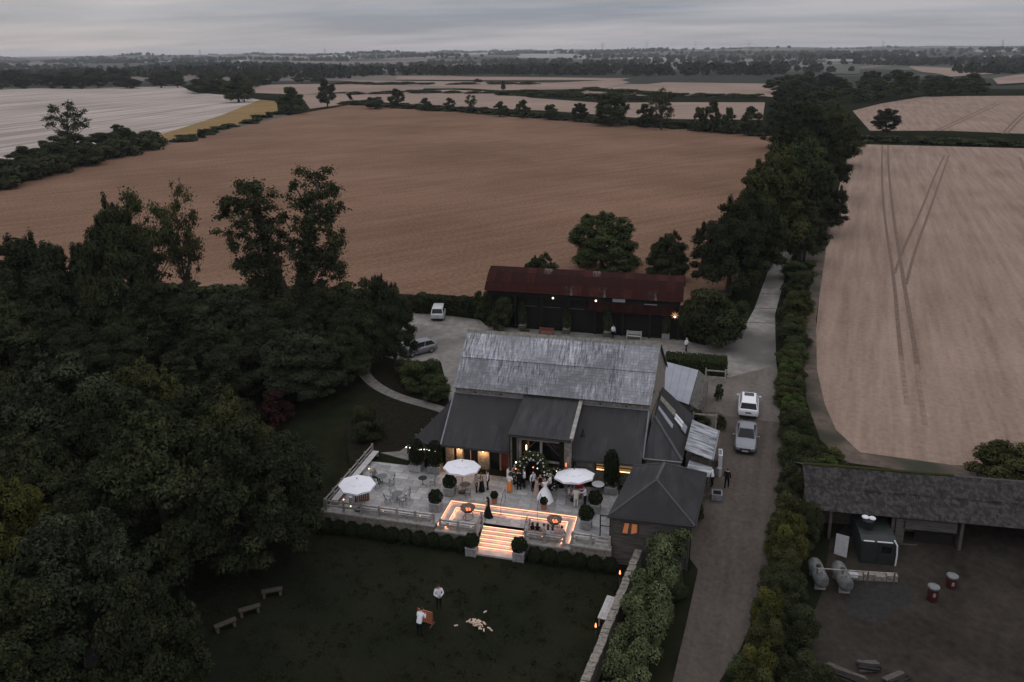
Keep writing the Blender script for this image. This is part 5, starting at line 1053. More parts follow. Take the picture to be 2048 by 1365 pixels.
# ================================================================== people
SK = dict(fair=mat('skin_fair', (.42, .27, .21), rough=.6), tan=mat('skin_tan', (.30, .18, .13), rough=.6))
CL = {k: mat('cloth_' + k, c, rough=.9, spec=.1) for k, c in dict(white=(.62, .62, .66), black=(.008, .008, .009), grey=(.16, .155, .15), lightgrey=(.27, .265, .26), beige=(.42, .37, .31), blush=(.36, .27, .235), orange=(.62, .20, .05), red=(.42, .03, .045), cream=(.55, .52, .47), shoe=(.010, .009, .008), stripe=(.48, .48, .5), navy=(.012, .014, .02), pale_blue=(.48, .51, .58), pink=(.42, .27, .25), satin=(.75, .75, .78)).items()}
HR = {k: mat('hair_' + k, c, rough=.7) for k, c in dict(dark=(.012, .009, .007), brown=(.045, .026, .016), blond=(.26, .18, .10), grey=(.28, .27, .26)).items()}
pending = []
def person(label, x, y, z, face, top='white', bottom='black', hair='dark', pose='stand', dress=None, h=1.72, skin='fair', sleeves=True, arms=None, jacket=None, lean=0.0, long_hair=False, bald=False, seat=.46, skirt=False):
    """front along +y before turning; face is the heading in degrees (0 = +x)"""
    k = h / 1.72; J = {}
    sit = pose == 'sit'; hipz = seat + .08 if sit else .92; ln = lean
    J['pelvis'] = (0, 0, hipz); J['spine'] = (0, .02 + ln * .15, hipz + .20); J['chest'] = (0, .01 + ln * .35, hipz + .40); J['neck'] = (0, .0 + ln * .5, hipz + .555); J['head'] = (0, .03 + ln * .62, hipz + .66); J['crown'] = (0, .02 + ln * .7, hipz + .78)
    stride = .16 if pose == 'walk' else .02
    for s_, n_ in ((-1, 'l'), (1, 'r')):
        J['hip' + n_] = (s_ * .095, 0, hipz - .04)
        if sit: J['knee' + n_] = (s_ * .12, .42, hipz - .02); J['ankle' + n_] = (s_ * .12, .46, .09); J['toe' + n_] = (s_ * .13, .62, .04)
        else:
            o_ = stride * s_; J['knee' + n_] = (s_ * .10, .03 + o_ * .6, .49); J['ankle' + n_] = (s_ * .11, o_ - .02, .085); J['toe' + n_] = (s_ * .125, o_ + .15, .04)
        J['sh' + n_] = (s_ * .185, ln * .42, hipz + .48)
        mode = (arms or 'down,down').split(',')[0 if s_ < 0 else 1]
        sx, sy, sz = J['sh' + n_]
        el, wr, hd = {'down': ((.07, -.02, -.28), (.08, .06, -.53), (.075, .09, -.62)), 'bent': ((.07, .02, -.28), (-.02, .25, -.24), (-.06, .33, -.22)), 'fwd': ((.05, .18, -.2), (.0, .42, -.14), (-.01, .51, -.12)), 'hip': ((.2, -.06, -.22), (.06, .08, -.38), (.0, .12, -.40)), 'out': ((.22, .08, -.14), (.42, .2, -.10), (.5, .24, -.08)), 'lap': ((.06, .08, -.27), (-.02, .3, -.36), (-.05, .38, -.37)), 'clasp': ((.1, .06, -.27), (-.08, .22, -.36), (-.13, .26, -.38))}[mode]
        for nm, q in (('el', el), ('wr', wr), ('hd', hd)): J[nm + n_] = (sx + s_ * q[0], sy + q[1], sz + q[2])
    rad = dict(pelvis=(.155, .115), spine=(.135, .10), chest=(.165, .115), neck=(.05, .052), head=(.072, .084), crown=(.055, .066), hip=(.092, .092), knee=(.062, .062), ankle=(.042, .046), toe=(.04, .03), sh=(.062, .062), el=(.046, .046), wr=(.033, .033), hd=(.036, .026))
    edges = [('pelvis', 'spine'), ('spine', 'chest'), ('chest', 'neck'), ('neck', 'head'), ('head', 'crown')]
    for n_ in 'lr': edges += [('pelvis', 'hip' + n_), ('hip' + n_, 'knee' + n_), ('knee' + n_, 'ankle' + n_), ('ankle' + n_, 'toe' + n_), ('chest', 'sh' + n_), ('sh' + n_, 'el' + n_), ('el' + n_, 'wr' + n_), ('wr' + n_, 'hd' + n_)]
    names = list(J); me = bpy.data.meshes.new('person_body'); me.from_pydata([tuple(c * k for c in J[n]) for n in names], [(names.index(a), names.index(b)) for a, b in edges], [])
    t_ = thing('person', label, 'person', (x, y, z), R(face - 90))
    o = bpy.data.objects.new('body', me); COL.objects.link(o); o.parent = t_
    o.modifiers.new('skin', 'SKIN').use_smooth_shade = True
    if not me.skin_vertices: me.attributes.new
    sv = me.skin_vertices[0].data
    for i, n in enumerate(names):
        key = n if n in rad else n[:-1]; sv[i].radius = tuple(q * k * 1.24 for q in rad[key]); sv[i].use_root = (n == 'pelvis')
    ms = o.modifiers.new('sub', 'SUBSURF'); ms.levels = 1; ms.render_levels = 1
    pending.append((o, J, edges, k, dict(top=top, bottom=bottom, hair=hair, skin=skin, sleeves=sleeves, dress=dress, jacket=jacket, long_hair=long_hair, bald=bald, sit=sit, skirt=skirt), t_)); return t_
def finish_people():
    dg = bpy.context.evaluated_depsgraph_get(); dg.update(); got = [bpy.data.meshes.new_from_object(p[0].evaluated_get(dg)) for p in pending]
    for (o, J, edges, k, q, t_), me in zip(pending, got):
        o.modifiers.clear(); o.data = me; me.materials.clear()
        for m_ in (SK[q['skin']], CL[q['top']], CL[q['bottom']], CL['shoe']): me.materials.append(m_)
        seg = []
        for a, b_ in edges:
            s_ = a + b_
            if 'neck' in b_ or 'head' in s_ or 'crown' in s_: k_ = 0
            elif 'hd' in s_ : k_ = 0
            elif 'toe' in s_: k_ = 3
            elif 'el' in s_ : k_ = 1 if q['sleeves'] else 0
            elif 'hip' in s_ or 'knee' in s_ or 'ankle' in s_: k_ = 2
            else: k_ = 1
            if a == 'chest' and b_ == 'neck': k_ = 1
            seg.append((Vector(J[a]) * k, Vector(J[b_]) * k, k_))
        for p in me.polygons:
            c = p.center; best = 1e9; kk = 1
            for a, b_, k_ in seg:
                d = b_ - a; f = max(0, min(1, (c - a).dot(d) / d.length_squared)); dd = (c - a - d * f).length
                if dd < best: best = dd; kk = k_
            if kk == 1 and c.z < J['pelvis'][2] * k + .02: kk = 2
            if kk == 1 and c.z > J['neck'][2] * k - .015: kk = 0
            p.material_index = kk; p.use_smooth = True
        # hands, nose and ears join the same body mesh
        mb = MB(); hd_ = Vector(J['head']) * k
        mb.obox(hd_ + Vector((0, .105, -.01)) * k, .022 * k, .03 * k, .04 * k)
        for s_ in (-1, 1): mb.obox(hd_ + Vector((s_ * .088, .0, 0)) * k, .016 * k, .04 * k, .055 * k)
        for n_ in 'lr':
            w_, h_ = Vector(J['wr' + n_]) * k, Vector(J['hd' + n_]) * k; d = (h_ - w_).normalized(); s_ = -1 if n_ == 'l' else 1; side = d.cross(Vector((0, 0, 1)) if abs(d.z) < .8 else Vector((s_, 0, 0))).normalized()
            for j, l_ in enumerate((.062, .072, .068, .052)):
                b0 = h_ + side * (.024 * (j - 1.5)) * k; m_ = b0 + d * l_ * .6 * k; e_ = m_ + (d * .7 + Vector((0, 0, -.5))).normalized() * l_ * .5 * k
                mb.tube(b0, m_, .009 * k, .008 * k, 5); mb.tube(m_, e_, .008 * k, .006 * k, 5)
            b0 = w_.lerp(h_, .45) + side * -.03 * k; mb.tube(b0, b0 + (d * .7 - side * .6).normalized() * .055 * k, .010 * k, .007 * k, 5)
        bm = bmesh.new(); bm.from_mesh(me); n0 = [bm.verts.new(v) for v in mb.v]
        for f in mb.f:
            try: fc = bm.faces.new([n0[i] for i in f]); fc.material_index = 0
            except ValueError: pass
        bm.to_mesh(me); bm.free()
        mh = HR[q['hair']]
        hb_ = MB(); c0 = hd_ + Vector((0, -.012, .045)) * k
        if not q['bald']:
            hb_.ball(c0, .108 * k, 12, 8, (.93, 1.05, .98))
            hb_.f, hb_.m = zip(*[(f, m_) for f, m_ in zip(hb_.f, hb_.m) if (lambda c: not (c.y > c0.y + .045 * k and c.z < c0.z + .045 * k) and c.z > c0.z - .085 * k)(sum((Vector(hb_.v[i]) for i in f), Vector()) / len(f))]); hb_.f = list(hb_.f); hb_.m = list(hb_.m)
            if q['long_hair']: hb_.obox(c0 + Vector((0, -.085, -.17)) * k, .19 * k, .07 * k, .30 * k)
            hb_.build('hair', mh, t_, False, True)
        P0 = Vector(J['pelvis']) * k; zt = J['chest'][2] * k
        if q['jacket']:
            j_ = MB(); n = 14; prof = [(.185, .135, P0.z - .10), (.18, .13, P0.z + .06), (.175, .125, P0.z + .22), (.20, .135, P0.z + .40 * k), (.13, .10, P0.z + .52 * k)]
            for rx, ry, z_ in prof:
                yo = J['chest'][1] * k * max(0, (z_ - P0.z) / .4)
                for i in range(n): a = 2 * math.pi * (i + .5) / n - math.pi / 2; j_.v.append((rx * k * math.cos(a), yo + ry * k * 1.12 * math.sin(a), z_))
            for r_ in range(len(prof) - 1):
                for i in range(n):
                    if abs(((i + 1) % n) - n / 2) < 1.2: continue
                    w = (i + 1) % n; j_.f.append((r_ * n + i, r_ * n + w, (r_ + 1) * n + w, (r_ + 1) * n + i)); j_.m.append(0)
            j_.build('jacket', CL[q['jacket']], t_, False, True)
        if q['dress']:
            col, rb_, tr = q['dress']; n = 20; rr = random.Random(len(q['hair']))
            prof = [(rb_, .02), (rb_ * .93, .22), (rb_ * .72, .55), (.19, P0.z + .03), (.15, P0.z + .16), (.17, P0.z + .34)] if not q['sit'] else [(.2, P0.z - .1), (.17, P0.z + .1), (.17, P0.z + .34)]
            if q['skirt']: prof = [(rb_, .12), (rb_ * .95, .3), (rb_ * .85, .6), (.185, P0.z + .03), (.165, P0.z + .10)]
            d_ = MB()
            for j, (r_, z_) in enumerate(prof):
                for i in range(n):
                    a = 2 * math.pi * i / n; f = r_ * (1 + (.06 * math.sin(a * 7) if j < 3 else 0)); yy = math.sin(a) * f * (.85 if j > 2 else 1)
                    if j < 2 and math.sin(a) < 0: yy *= 1 + tr * (1 - .5 * j)
                    d_.v.append((math.cos(a) * f * k, yy * k, z_ * (k if j < 3 else 1)))
            for j in range(len(prof) - 1):
                for i in range(n): w = (i + 1) % n; d_.f.append((j * n + i, j * n + w, (j + 1) * n + w, (j + 1) * n + i)); d_.m.append(0)
            d_.build('dress', CL[col], t_, False, True)
def at(u, v, z=0): return P(u, v, z)
CF = -72    # heading towards the camera
for (l_, u, v, f, kw_) in (
    ('man in pale grey jacket and black trousers beside the middle parasol', 953, 985, 0, dict(top='lightgrey', arms='bent,down')),
    ('woman in long black dress between two men by the middle parasol', 963.5, 983, 200, dict(top='black', bottom='black', sleeves=False, dress=('black', .26, 0), hair='brown', h=1.66, arms='bent,bent')),
    ('man in black suit and white shirt facing the woman in black', 976, 980, 190, dict(top='white', jacket='black', arms='down,bent')),
    ('man in white shirt behind the orange skirt', 1016, 971, 10, dict(arms='bent,down', hair='dark')),
    ('woman in white top and bright orange skirt', 1019, 984, 80, dict(bottom='orange', dress=('orange', .24, 0), skirt=True, hair='brown', h=1.62, arms='bent,bent')),
    ('grey haired man in pale grey shirt behind the dark suit', 1030, 968, -60, dict(top='lightgrey', hair='grey', arms='bent,bent')),
    ('man in black suit seen from behind near the orange skirt', 1038, 981, 95, dict(top='black', jacket='black', hair='brown', arms='down,bent', h=1.8)),
    ('man in white shirt and black trousers beside the flower arch', 1049, 976, 200, dict(arms='bent,down', hair='dark', h=1.76)),
    ('bald man in open dark suit under the flower arch', 1066, 982, -40, dict(top='white', jacket='black', bald=True, hair='grey')),
    ('woman in long beige dress left of the bride', 1073, 993, 30, dict(top='blush', bottom='blush', dress=('blush', .27, .15), hair='brown', h=1.68, sleeves=False, arms='down,bent')),
    ('fair haired woman in black dress behind the bride', 1080.5, 988, -70, dict(top='black', bottom='black', dress=('black', .26, 0), hair='blond', long_hair=True, h=1.68, sleeves=False)),
    ('bride in wide white gown with bare shoulders', 1090, 998, 120, dict(top='satin', bottom='satin', dress=('satin', .62, .45), hair='blond', h=1.74, sleeves=False, arms='bent,bent')),
    ('man in white shirt looking down beside the bride', 1101, 988, 190, dict(arms='clasp,clasp', hair='grey', h=1.8)),
    ('grey haired man in dark waistcoat behind the bride', 1095, 976, -80, dict(top='white', jacket='navy', hair='grey')),
    ('man in dark suit standing in the shade of the bay', 1108, 972, -120, dict(top='black', jacket='black', hair='brown')),
    ('man in pale beige suit seen from behind beside the table', 1152, 1016, 100, dict(top='cream', bottom='cream', jacket='cream', hair='brown', h=1.78, arms='bent,bent')),
    ('waiter in white shirt and black apron at the parasol table', 1170, 1012, 190, dict(arms='fwd,fwd', hair='dark', h=1.78)),
    ('person in black clothes walking past the drive', 1453, 976, 75, dict(top='black', bottom='black', hair='brown', pose='walk')),
    ('person in white shirt leaning by the hipped building', 1424, 974, 150, dict(arms='hip,bent', hair='dark', lean=.35)),
    ('person in white shirt standing before the black barn', 1226, 677, -60, dict(arms='down,bent', hair='dark')),
    ('person in white shirt and dark apron near the clipped hedge', 1372, 704, -40, dict(hair='grey', arms='bent,down', pose='walk'))):
    x, y = at(u, v); person(l_, x, y, hz(x, y) if x > 26 else 0, f, **kw_)
x, y = at(976, 1034, DZ); person('woman in long black dress crossing the sunken deck', x, y, DZ, 165, top='black', bottom='black', dress=('black', .30, .5), hair='dark', long_hair=True, pose='walk', sleeves=False, h=1.7)
x, y = P(878, 1217, LAWN); person('man in white shirt standing on the lawn looking at his hands', x, y, LAWN, CF + 10, arms='clasp,clasp', hair='dark', h=1.85, lean=.15)
x, y = P(839, 1273, LAWN); person('man in white shirt on the lawn bending over the game grid', x, y, LAWN, 80, arms='bent,bent', hair='dark', h=1.85, lean=.6)
x, y = at(765, 968); x += .78 * math.cos(R(170)); y += .78 * math.sin(R(170)); person('man in grey suit sitting at the table by the outer fence', x, y, 0, -10, top='grey', bottom='navy', hair='grey', pose='sit', arms='lap,lap')
x, y = at(1158, 1000); person('woman in red dress seated under the parasol', x + .78 * math.cos(R(95)), y + .78 * math.sin(R(95)), 0, -85, top='red', bottom='red', dress=('red', .2, 0), hair='blond', pose='sit', arms='lap,lap')
person('guest in striped pale shirt seated at the parasol table', x + .78 * math.cos(R(190)), y + .78 * math.sin(R(190)), 0, 10, top='stripe', bottom='lightgrey', hair='dark', pose='sit', arms='out,lap', h=1.6)
for (xx, l_, tp_, hr_, lh) in ((16.35, 'long dark haired woman in black at the stair end of the deck bench', 'black', 'dark', True), (16.72, 'second long haired woman in black on the deck bench', 'black', 'dark', True), (17.2, 'person with dark bun in pink seated on the deck bench', 'pink', 'brown', False),
                           (17.5, 'brown haired person in cream on the middle of the deck bench', 'cream', 'brown', True), (17.85, 'person in pale blue on the deck bench', 'pale_blue', 'brown', True), (18.18, 'fair haired person in blush pink on the deck bench', 'pink', 'blond', False), (18.5, 'dark haired person in pale blush at the far end of the deck bench', 'blush', 'dark', False)):
    person(l_, xx, .66, DZ, 92 + rnd.uniform(-14, 14), top=tp_, bottom=tp_ if tp_ != 'pale_blue' else 'navy', hair=hr_, pose='sit', arms='lap,lap', h=1.68, long_hair=lh, sleeves=tp_ == 'cream', seat=.46)
finish_people()
# ================================================================== vegetation
def leaves_mesh(name, puffs, n, size, mat_, seed, core=True, asp=1.6, inner=.35, flowers=0, up=.25, loose=False, n_core=None):
    """leaf sized faces spread through a set of leaf clumps (x,y,z,rx,ry,rz)"""
    g = np.random.default_rng(seed); p = np.array(puffs, float)
    vol = (p[:, 3] * p[:, 4] + p[:, 4] * p[:, 5] + p[:, 3] * p[:, 5]); idx = g.choice(len(p), n, p=vol / vol.sum()); q = p[idx]
    d = g.normal(size=(n, 3)); d /= np.linalg.norm(d, axis=1)[:, None]; d[:, 2] = np.where((d[:, 2] < -.35) & (g.random(n) < .6), -d[:, 2], d[:, 2])
    rad = np.clip(1 - np.abs(g.normal(0, inner * .55, n)), .15, 1.12) * (1 + .13 * np.sin(d[:, 0] * 7 + idx) * np.cos(d[:, 1] * 6 + d[:, 2] * 5))
    if loose: rad = g.random(n) ** .6 * np.where(g.random(n) < .25, 2.1, 1.35)
    c = q[:, :3] + d * q[:, 3:6] * rad[:, None]
    nrm = d + g.normal(0, .55, (n, 3)); nrm[:, 2] += up; nrm /= np.linalg.norm(nrm, axis=1)[:, None]
    t = np.cross(nrm, g.normal(size=(n, 3))); t /= np.linalg.norm(t, axis=1)[:, None]; b_ = np.cross(nrm, t)
    s = size * g.uniform(.55, 1.35, n)[:, None]; a, e_ = t * s * asp / 2, b_ * s / 2
    V = np.stack([c - a, c - e_ * .9 + nrm * s * .08, c + a, c + e_ * .9 + nrm * s * .08], 1).reshape(-1, 3)
    nf = n; extra_v, extra_f = [], []
    if core:
        mb = MB()
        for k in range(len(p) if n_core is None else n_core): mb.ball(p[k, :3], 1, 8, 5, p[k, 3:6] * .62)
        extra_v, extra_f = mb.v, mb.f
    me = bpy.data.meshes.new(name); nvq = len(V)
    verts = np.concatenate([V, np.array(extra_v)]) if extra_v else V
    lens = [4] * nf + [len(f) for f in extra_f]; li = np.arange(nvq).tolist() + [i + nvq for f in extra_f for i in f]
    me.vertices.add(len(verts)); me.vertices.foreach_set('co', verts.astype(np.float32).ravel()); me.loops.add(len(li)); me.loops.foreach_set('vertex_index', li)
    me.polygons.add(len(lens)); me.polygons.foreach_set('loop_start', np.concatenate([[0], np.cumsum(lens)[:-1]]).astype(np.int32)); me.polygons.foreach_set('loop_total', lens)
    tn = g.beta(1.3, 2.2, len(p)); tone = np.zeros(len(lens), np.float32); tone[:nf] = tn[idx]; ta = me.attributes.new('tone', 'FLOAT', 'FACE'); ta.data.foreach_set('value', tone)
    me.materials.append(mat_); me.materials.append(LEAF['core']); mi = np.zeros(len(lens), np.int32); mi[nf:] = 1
    if flowers: me.materials.append(LEAF['flower']); mi[:nf][g.random(nf) < flowers] = 2
    me.polygons.foreach_set('material_index', mi); me.update(calc_edges=True); me.validate(); return me
def crown_puffs(seed, W_, H0, H1, n=26, r=(.16, .30), shape='round', dense=.5):
    """leaf clumps filling a crown W_ wide from height H0 to H1"""
    rr = random.Random(seed); out_ = []; Hc = (H0 + H1) / 2; hh = (H1 - H0) / 2
    for i in range(n):
        for _ in range(40):
            x, y, z = rr.uniform(-1, 1), rr.uniform(-1, 1), rr.uniform(-1, 1); rad = math.sqrt(x * x + y * y)
            if shape == 'round': ok = x * x + y * y + z * z < 1 and x * x + y * y + z * z > dense * .6
            elif shape == 'dome': ok = rad < math.sqrt(max(0, 1 - ((z + 1) / 2) ** 2.2)) and (z > -.2 or rad > .5)
            elif shape == 'cone': ok = rad < .95 * (1 - (z + 1) / 2) + .08
            elif shape == 'oval': ok = rad * rad + z * z < 1 and rad < .9
            if ok: break
        pr = rr.uniform(*r); out_.append((x * W_ / 2 * .80, y * W_ / 2 * .80, Hc + z * hh * .84, pr * W_ / 2 * rr.uniform(1, 1.35), pr * W_ / 2 * rr.uniform(1, 1.35), pr * min(hh, W_ / 2) * rr.uniform(.75, 1.1)))
    return out_
def trunk_mesh(name, puffs, H0, rad, seed, limbs=9, lean=(0, 0), n=7):
    rr = random.Random(seed); b = MB(); top = max(p[2] for p in puffs) * .82; pts = [Vector((0, 0, -.4))]
    for k in range(1, 6): f = k / 5; pts.append(Vector((lean[0] * f + rr.uniform(-.15, .15), lean[1] * f + rr.uniform(-.15, .15), top * f)))
    for k in range(5): b.tube(pts[k], pts[k + 1], rad * (1 - .17 * k) * (1.35 if k == 0 else 1), rad * (1 - .17 * (k + 1)), n, False)
    for p in rr.sample(puffs, min(limbs, len(puffs))):
        e_ = Vector(p[:3]); s_ = pts[0].lerp(pts[5], min(.9, max(.3, (e_.z / top) * .6))); m_ = s_.lerp(e_, .5) + Vector((rr.uniform(-.3, .3), rr.uniform(-.3, .3), -.25)); b.tube(s_, m_, rad * .38, rad * .26, 6, False); b.tube(m_, e_, rad * .26, rad * .1, 5, False)
    return b.mesh(name, M['bark'], True)
PROTO = {}
def plumes(seed, pf):
    """upright leafy shoots that break up the outline of a crown"""
    rr = random.Random(seed); out_ = list(pf)
    for p in pf:
        if p[2] > 4 and rr.random() < .55:
            for k in range(2): out_.append((p[0] + rr.uniform(-.5, .5), p[1] + rr.uniform(-.5, .5), p[2] + rr.uniform(.3, .9), rr.uniform(.18, .38), rr.uniform(.18, .38), rr.uniform(.4, .8)))
    return out_
def proto(key, puffs, n, size, leaf, seed, trunk=.3, H=10, W_=8, core=True, limbs=9, **k):
    PROTO[key] = (leaves_mesh('crown', puffs, n, size, LEAF[leaf], seed, core, **k), trunk_mesh('trunk', puffs, 2, trunk, seed, limbs) if trunk else None, H, W_)
for i, lf in enumerate(('dimmed', 'dark', 'cool', 'olive')):
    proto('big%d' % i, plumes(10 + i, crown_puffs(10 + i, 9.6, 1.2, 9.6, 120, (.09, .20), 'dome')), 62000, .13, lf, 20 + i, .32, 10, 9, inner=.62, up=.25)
for i, lf in enumerate(('mid', 'dark')):
    proto('round%d' % i, plumes(30 + i, crown_puffs(30 + i, 8.6, .3, 9.8, 100, (.10, .21), 'dome')), 42000, .13, lf, 40 + i, .3, 10, 8)
proto('open0', crown_puffs(50, 8.2, 2.6, 10.4, 70, (.06, .15), 'round', .3), 9500, .15, 'mid', 51, .17, 10, 7.5, core=False, limbs=40, loose=True)
proto('open1', crown_puffs(52, 7.8, 1.5, 10.4, 64, (.06, .15), 'oval'), 7500, .15, 'olive', 53, .16, 10, 7, core=False, limbs=36, loose=True)
proto('sparse', crown_puffs(54, 9, 1.5, 10.4, 70, (.05, .13), 'round', .2), 3600, .24, 'dark', 55, .22, 10, 8, core=False, limbs=44, loose=True)
proto('yellow', plumes(56, crown_puffs(56, 9, 1.8, 9.6, 100, (.10, .2), 'dome')), 44000, .13, 'yellow', 57, .3, 10, 9)
proto('cone', crown_puffs(58, 6.4, .8, 10, 60, (.15, .28), 'cone'), 18000, .17, 'dark', 59, .22, 10, 6)
proto('red', crown_puffs(60, 9, 1.5, 10, 20, (.2, .34), 'dome'), 3000, .5, 'red', 61, .2, 10, 9)
for i, lf in enumerate(('mid', 'bright', 'olive', 'dark', 'yellow')):
    proto('bush%d' % i, crown_puffs(70 + i, 2.2, .1, 2.0, 50, (.14, .28), 'dome'), 15000, .05, lf, 80 + i, .04, 2, 2.1, limbs=5)
for i, lf in enumerate(('dark', 'mid', 'far')):
    proto('mid%d' % i, crown_puffs(90 + i, 8.5, .5, 10, 44, (.14, .28), ('round', 'dome', 'oval')[i]), 9000, .25, lf, 95 + i, .3, 10, 8.5, limbs=5)
proto('hedgebush', crown_puffs(99, 2.4, -.3, 2.0, 14, (.28, .46), 'dome'), 1600, .17, 'dark', 100, 0, 2, 2.3)
# twin ivy covered tree
rr = random.Random(77); pf = []
for (bx, tx, tz, wd, nn_) in ((-.6, -3.2, 13.0, 2.5, 95), (.7, 3.0, 14.2, 2.6, 105)):
    for k in range(12): f = k / 12; pf.append((bx + (tx * .75 - bx) * f, rr.uniform(-.3, .3), .4 + 10.5 * f, .8 - .3 * f, .8 - .3 * f, .8))
    for k in range(nn_): a = rr.uniform(0, 6.28); z = rr.uniform(5.4, tz); pz = (z - 5.4) / (tz - 5.4); r_ = math.sqrt(rr.uniform(.02, 1)) * wd * (1.15 - .75 * pz ** 3) * (.65 + .5 * min(1, pz * 3)); pf.append((tx * .92 + r_ * math.cos(a), r_ * math.sin(a), z, rr.uniform(.25, .62), rr.uniform(.25, .62), rr.uniform(.22, .5)))
for k in range(44): s_ = rr.choice((-1, 1)); pf.append((s_ * rr.uniform(1.2, 5.0), rr.uniform(-1.2, 1.2), rr.uniform(1.8, 6.2), rr.uniform(.25, .6), rr.uniform(.25, .6), rr.uniform(.25, .5)))
ivym = leaves_mesh('crown', pf, 42000, .16, LEAF['dark'], 78, loose=True, n_core=12)
tb = MB(); tb.tube((0, 0, -.4), (0, 0, 2), .7, .55, 10)
for s_, z in ((-1, 12), (1, 13)): tb.tube((0, 0, 1.6), (s_ * 1.5, 0, 6.5), .42, .34, 8); tb.tube((s_ * 1.5, 0, 6.5), (s_ * 3.1, 0, z), .34, .1, 8)
for p in rr.sample(pf[20:], 22): s_ = 1 if p[0] > 0 else -1; tb.tube((s_ * 2.0, 0, max(4, p[2] - 2)), p[:3], .11, .04, 5, False)
PROTO['twin'] = (ivym, tb.mesh('trunk', M['bark'], True), 14.6, 11.2)
_used = {}
def plant(key, x, y, z, W_, H, label, cat='tree', group=None, rot=0.0, name=None, yw=None, tilt=0):
    crown, tr, h0, w0 = PROTO[key]; t_ = thing(name or ('tree' if cat == 'tree' else 'shrub'), label, cat, (x, y, z), rot, group)
    t_.scale = (W_ / w0, (yw or W_) / w0, H / h0)
    link('crown' if cat == 'tree' else 'foliage', crown, t_, False)
    if tr is not None: link('trunk' if cat == 'tree' else 'stem', tr, t_, False)
    return t_
vr = random.Random(9)
def ptree(key, u, vb, vt, wpx, label, cat='tree', group=None, rot=None, name=None):
    x, y, z = G(u, vb); H = height_to(x, y, z, vt); W_ = wpx * depth(x, y, z + H / 2) / F
    return plant(key, x, y, z, W_, H, label, cat, group, vr.uniform(0, 6.28) if rot is None else rot, name)
seen_names = set()
def row(pts, step, key, hmin, hmax, wk, label, group, cat='shrub', seed=1, jit=.3, places=('at one end', 'in the middle', 'at the other end')):
    rr = random.Random(seed); q = [Vector(G(u, v)) for u, v in pts]; tot = sum((b_ - a).length for a, b_ in zip(q[:-1], q[1:])); run = 0
    for a, b_ in zip(q[:-1], q[1:]):
        d = (b_ - a); m_ = max(1, int(d.length / step))
        for i in range(m_):
            f_ = (i + rr.uniform(.2, .8)) / m_; p = a.lerp(b_, f_); hr = rr.random(); H = hmin + (hmax - hmin) * hr; k = rr.choice(key) if isinstance(key, (list, tuple)) else key
            pl = places[min(len(places) - 1, int((run + d.length * f_) / tot * len(places)))]; wm = rr.uniform(.9, 1.3)
            nm = ('low', 'middling', 'tall')[int(hr * 2.99)] + (' broad ' if wm > 1.1 else ' narrow ') + label + ', ' + pl
            if len(nm.split()) > 15: nm = nm.replace(' narrow', '').replace(' broad', '')
            for alt in ('', 'rather '):
                if alt + nm not in seen_names: nm = alt + nm; break
            seen_names.add(nm)
            plant(k, p.x + rr.uniform(-jit, jit) * step, p.y + rr.uniform(-jit, jit) * step, hz(p.x, p.y) - .1, step * wk * wm, H, nm, cat, group, rr.uniform(0, 6.28), 'hedge_shrub' if cat == 'shrub' else 'hedgerow_tree')
        run += d.length
# --- big trees of the garden wood (lower left)
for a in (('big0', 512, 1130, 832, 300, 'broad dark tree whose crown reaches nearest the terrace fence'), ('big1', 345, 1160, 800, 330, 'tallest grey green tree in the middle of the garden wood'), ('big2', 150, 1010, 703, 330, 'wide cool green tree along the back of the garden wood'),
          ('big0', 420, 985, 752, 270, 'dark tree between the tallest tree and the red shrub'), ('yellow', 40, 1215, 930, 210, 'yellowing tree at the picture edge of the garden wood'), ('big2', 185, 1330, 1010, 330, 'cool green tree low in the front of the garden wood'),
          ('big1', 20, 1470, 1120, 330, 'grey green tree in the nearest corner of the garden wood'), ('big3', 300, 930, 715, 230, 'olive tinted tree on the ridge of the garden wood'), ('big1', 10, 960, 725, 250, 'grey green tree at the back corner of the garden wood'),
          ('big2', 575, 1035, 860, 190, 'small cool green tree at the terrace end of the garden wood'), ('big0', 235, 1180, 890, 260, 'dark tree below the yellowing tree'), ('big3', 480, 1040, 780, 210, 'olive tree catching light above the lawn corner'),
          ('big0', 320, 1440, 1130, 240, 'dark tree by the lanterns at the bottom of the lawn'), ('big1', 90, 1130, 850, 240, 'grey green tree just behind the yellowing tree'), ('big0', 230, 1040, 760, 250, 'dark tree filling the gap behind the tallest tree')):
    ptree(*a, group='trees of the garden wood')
ptree('big2', 790, 735, 560, 100, 'dark tree reaching over the courtyard edge behind the hatchback', group='trees before the wheat field')
ptree('red', 556, 850, 784, 80, 'dusky red shrub at the edge of the garden wood', 'shrub')
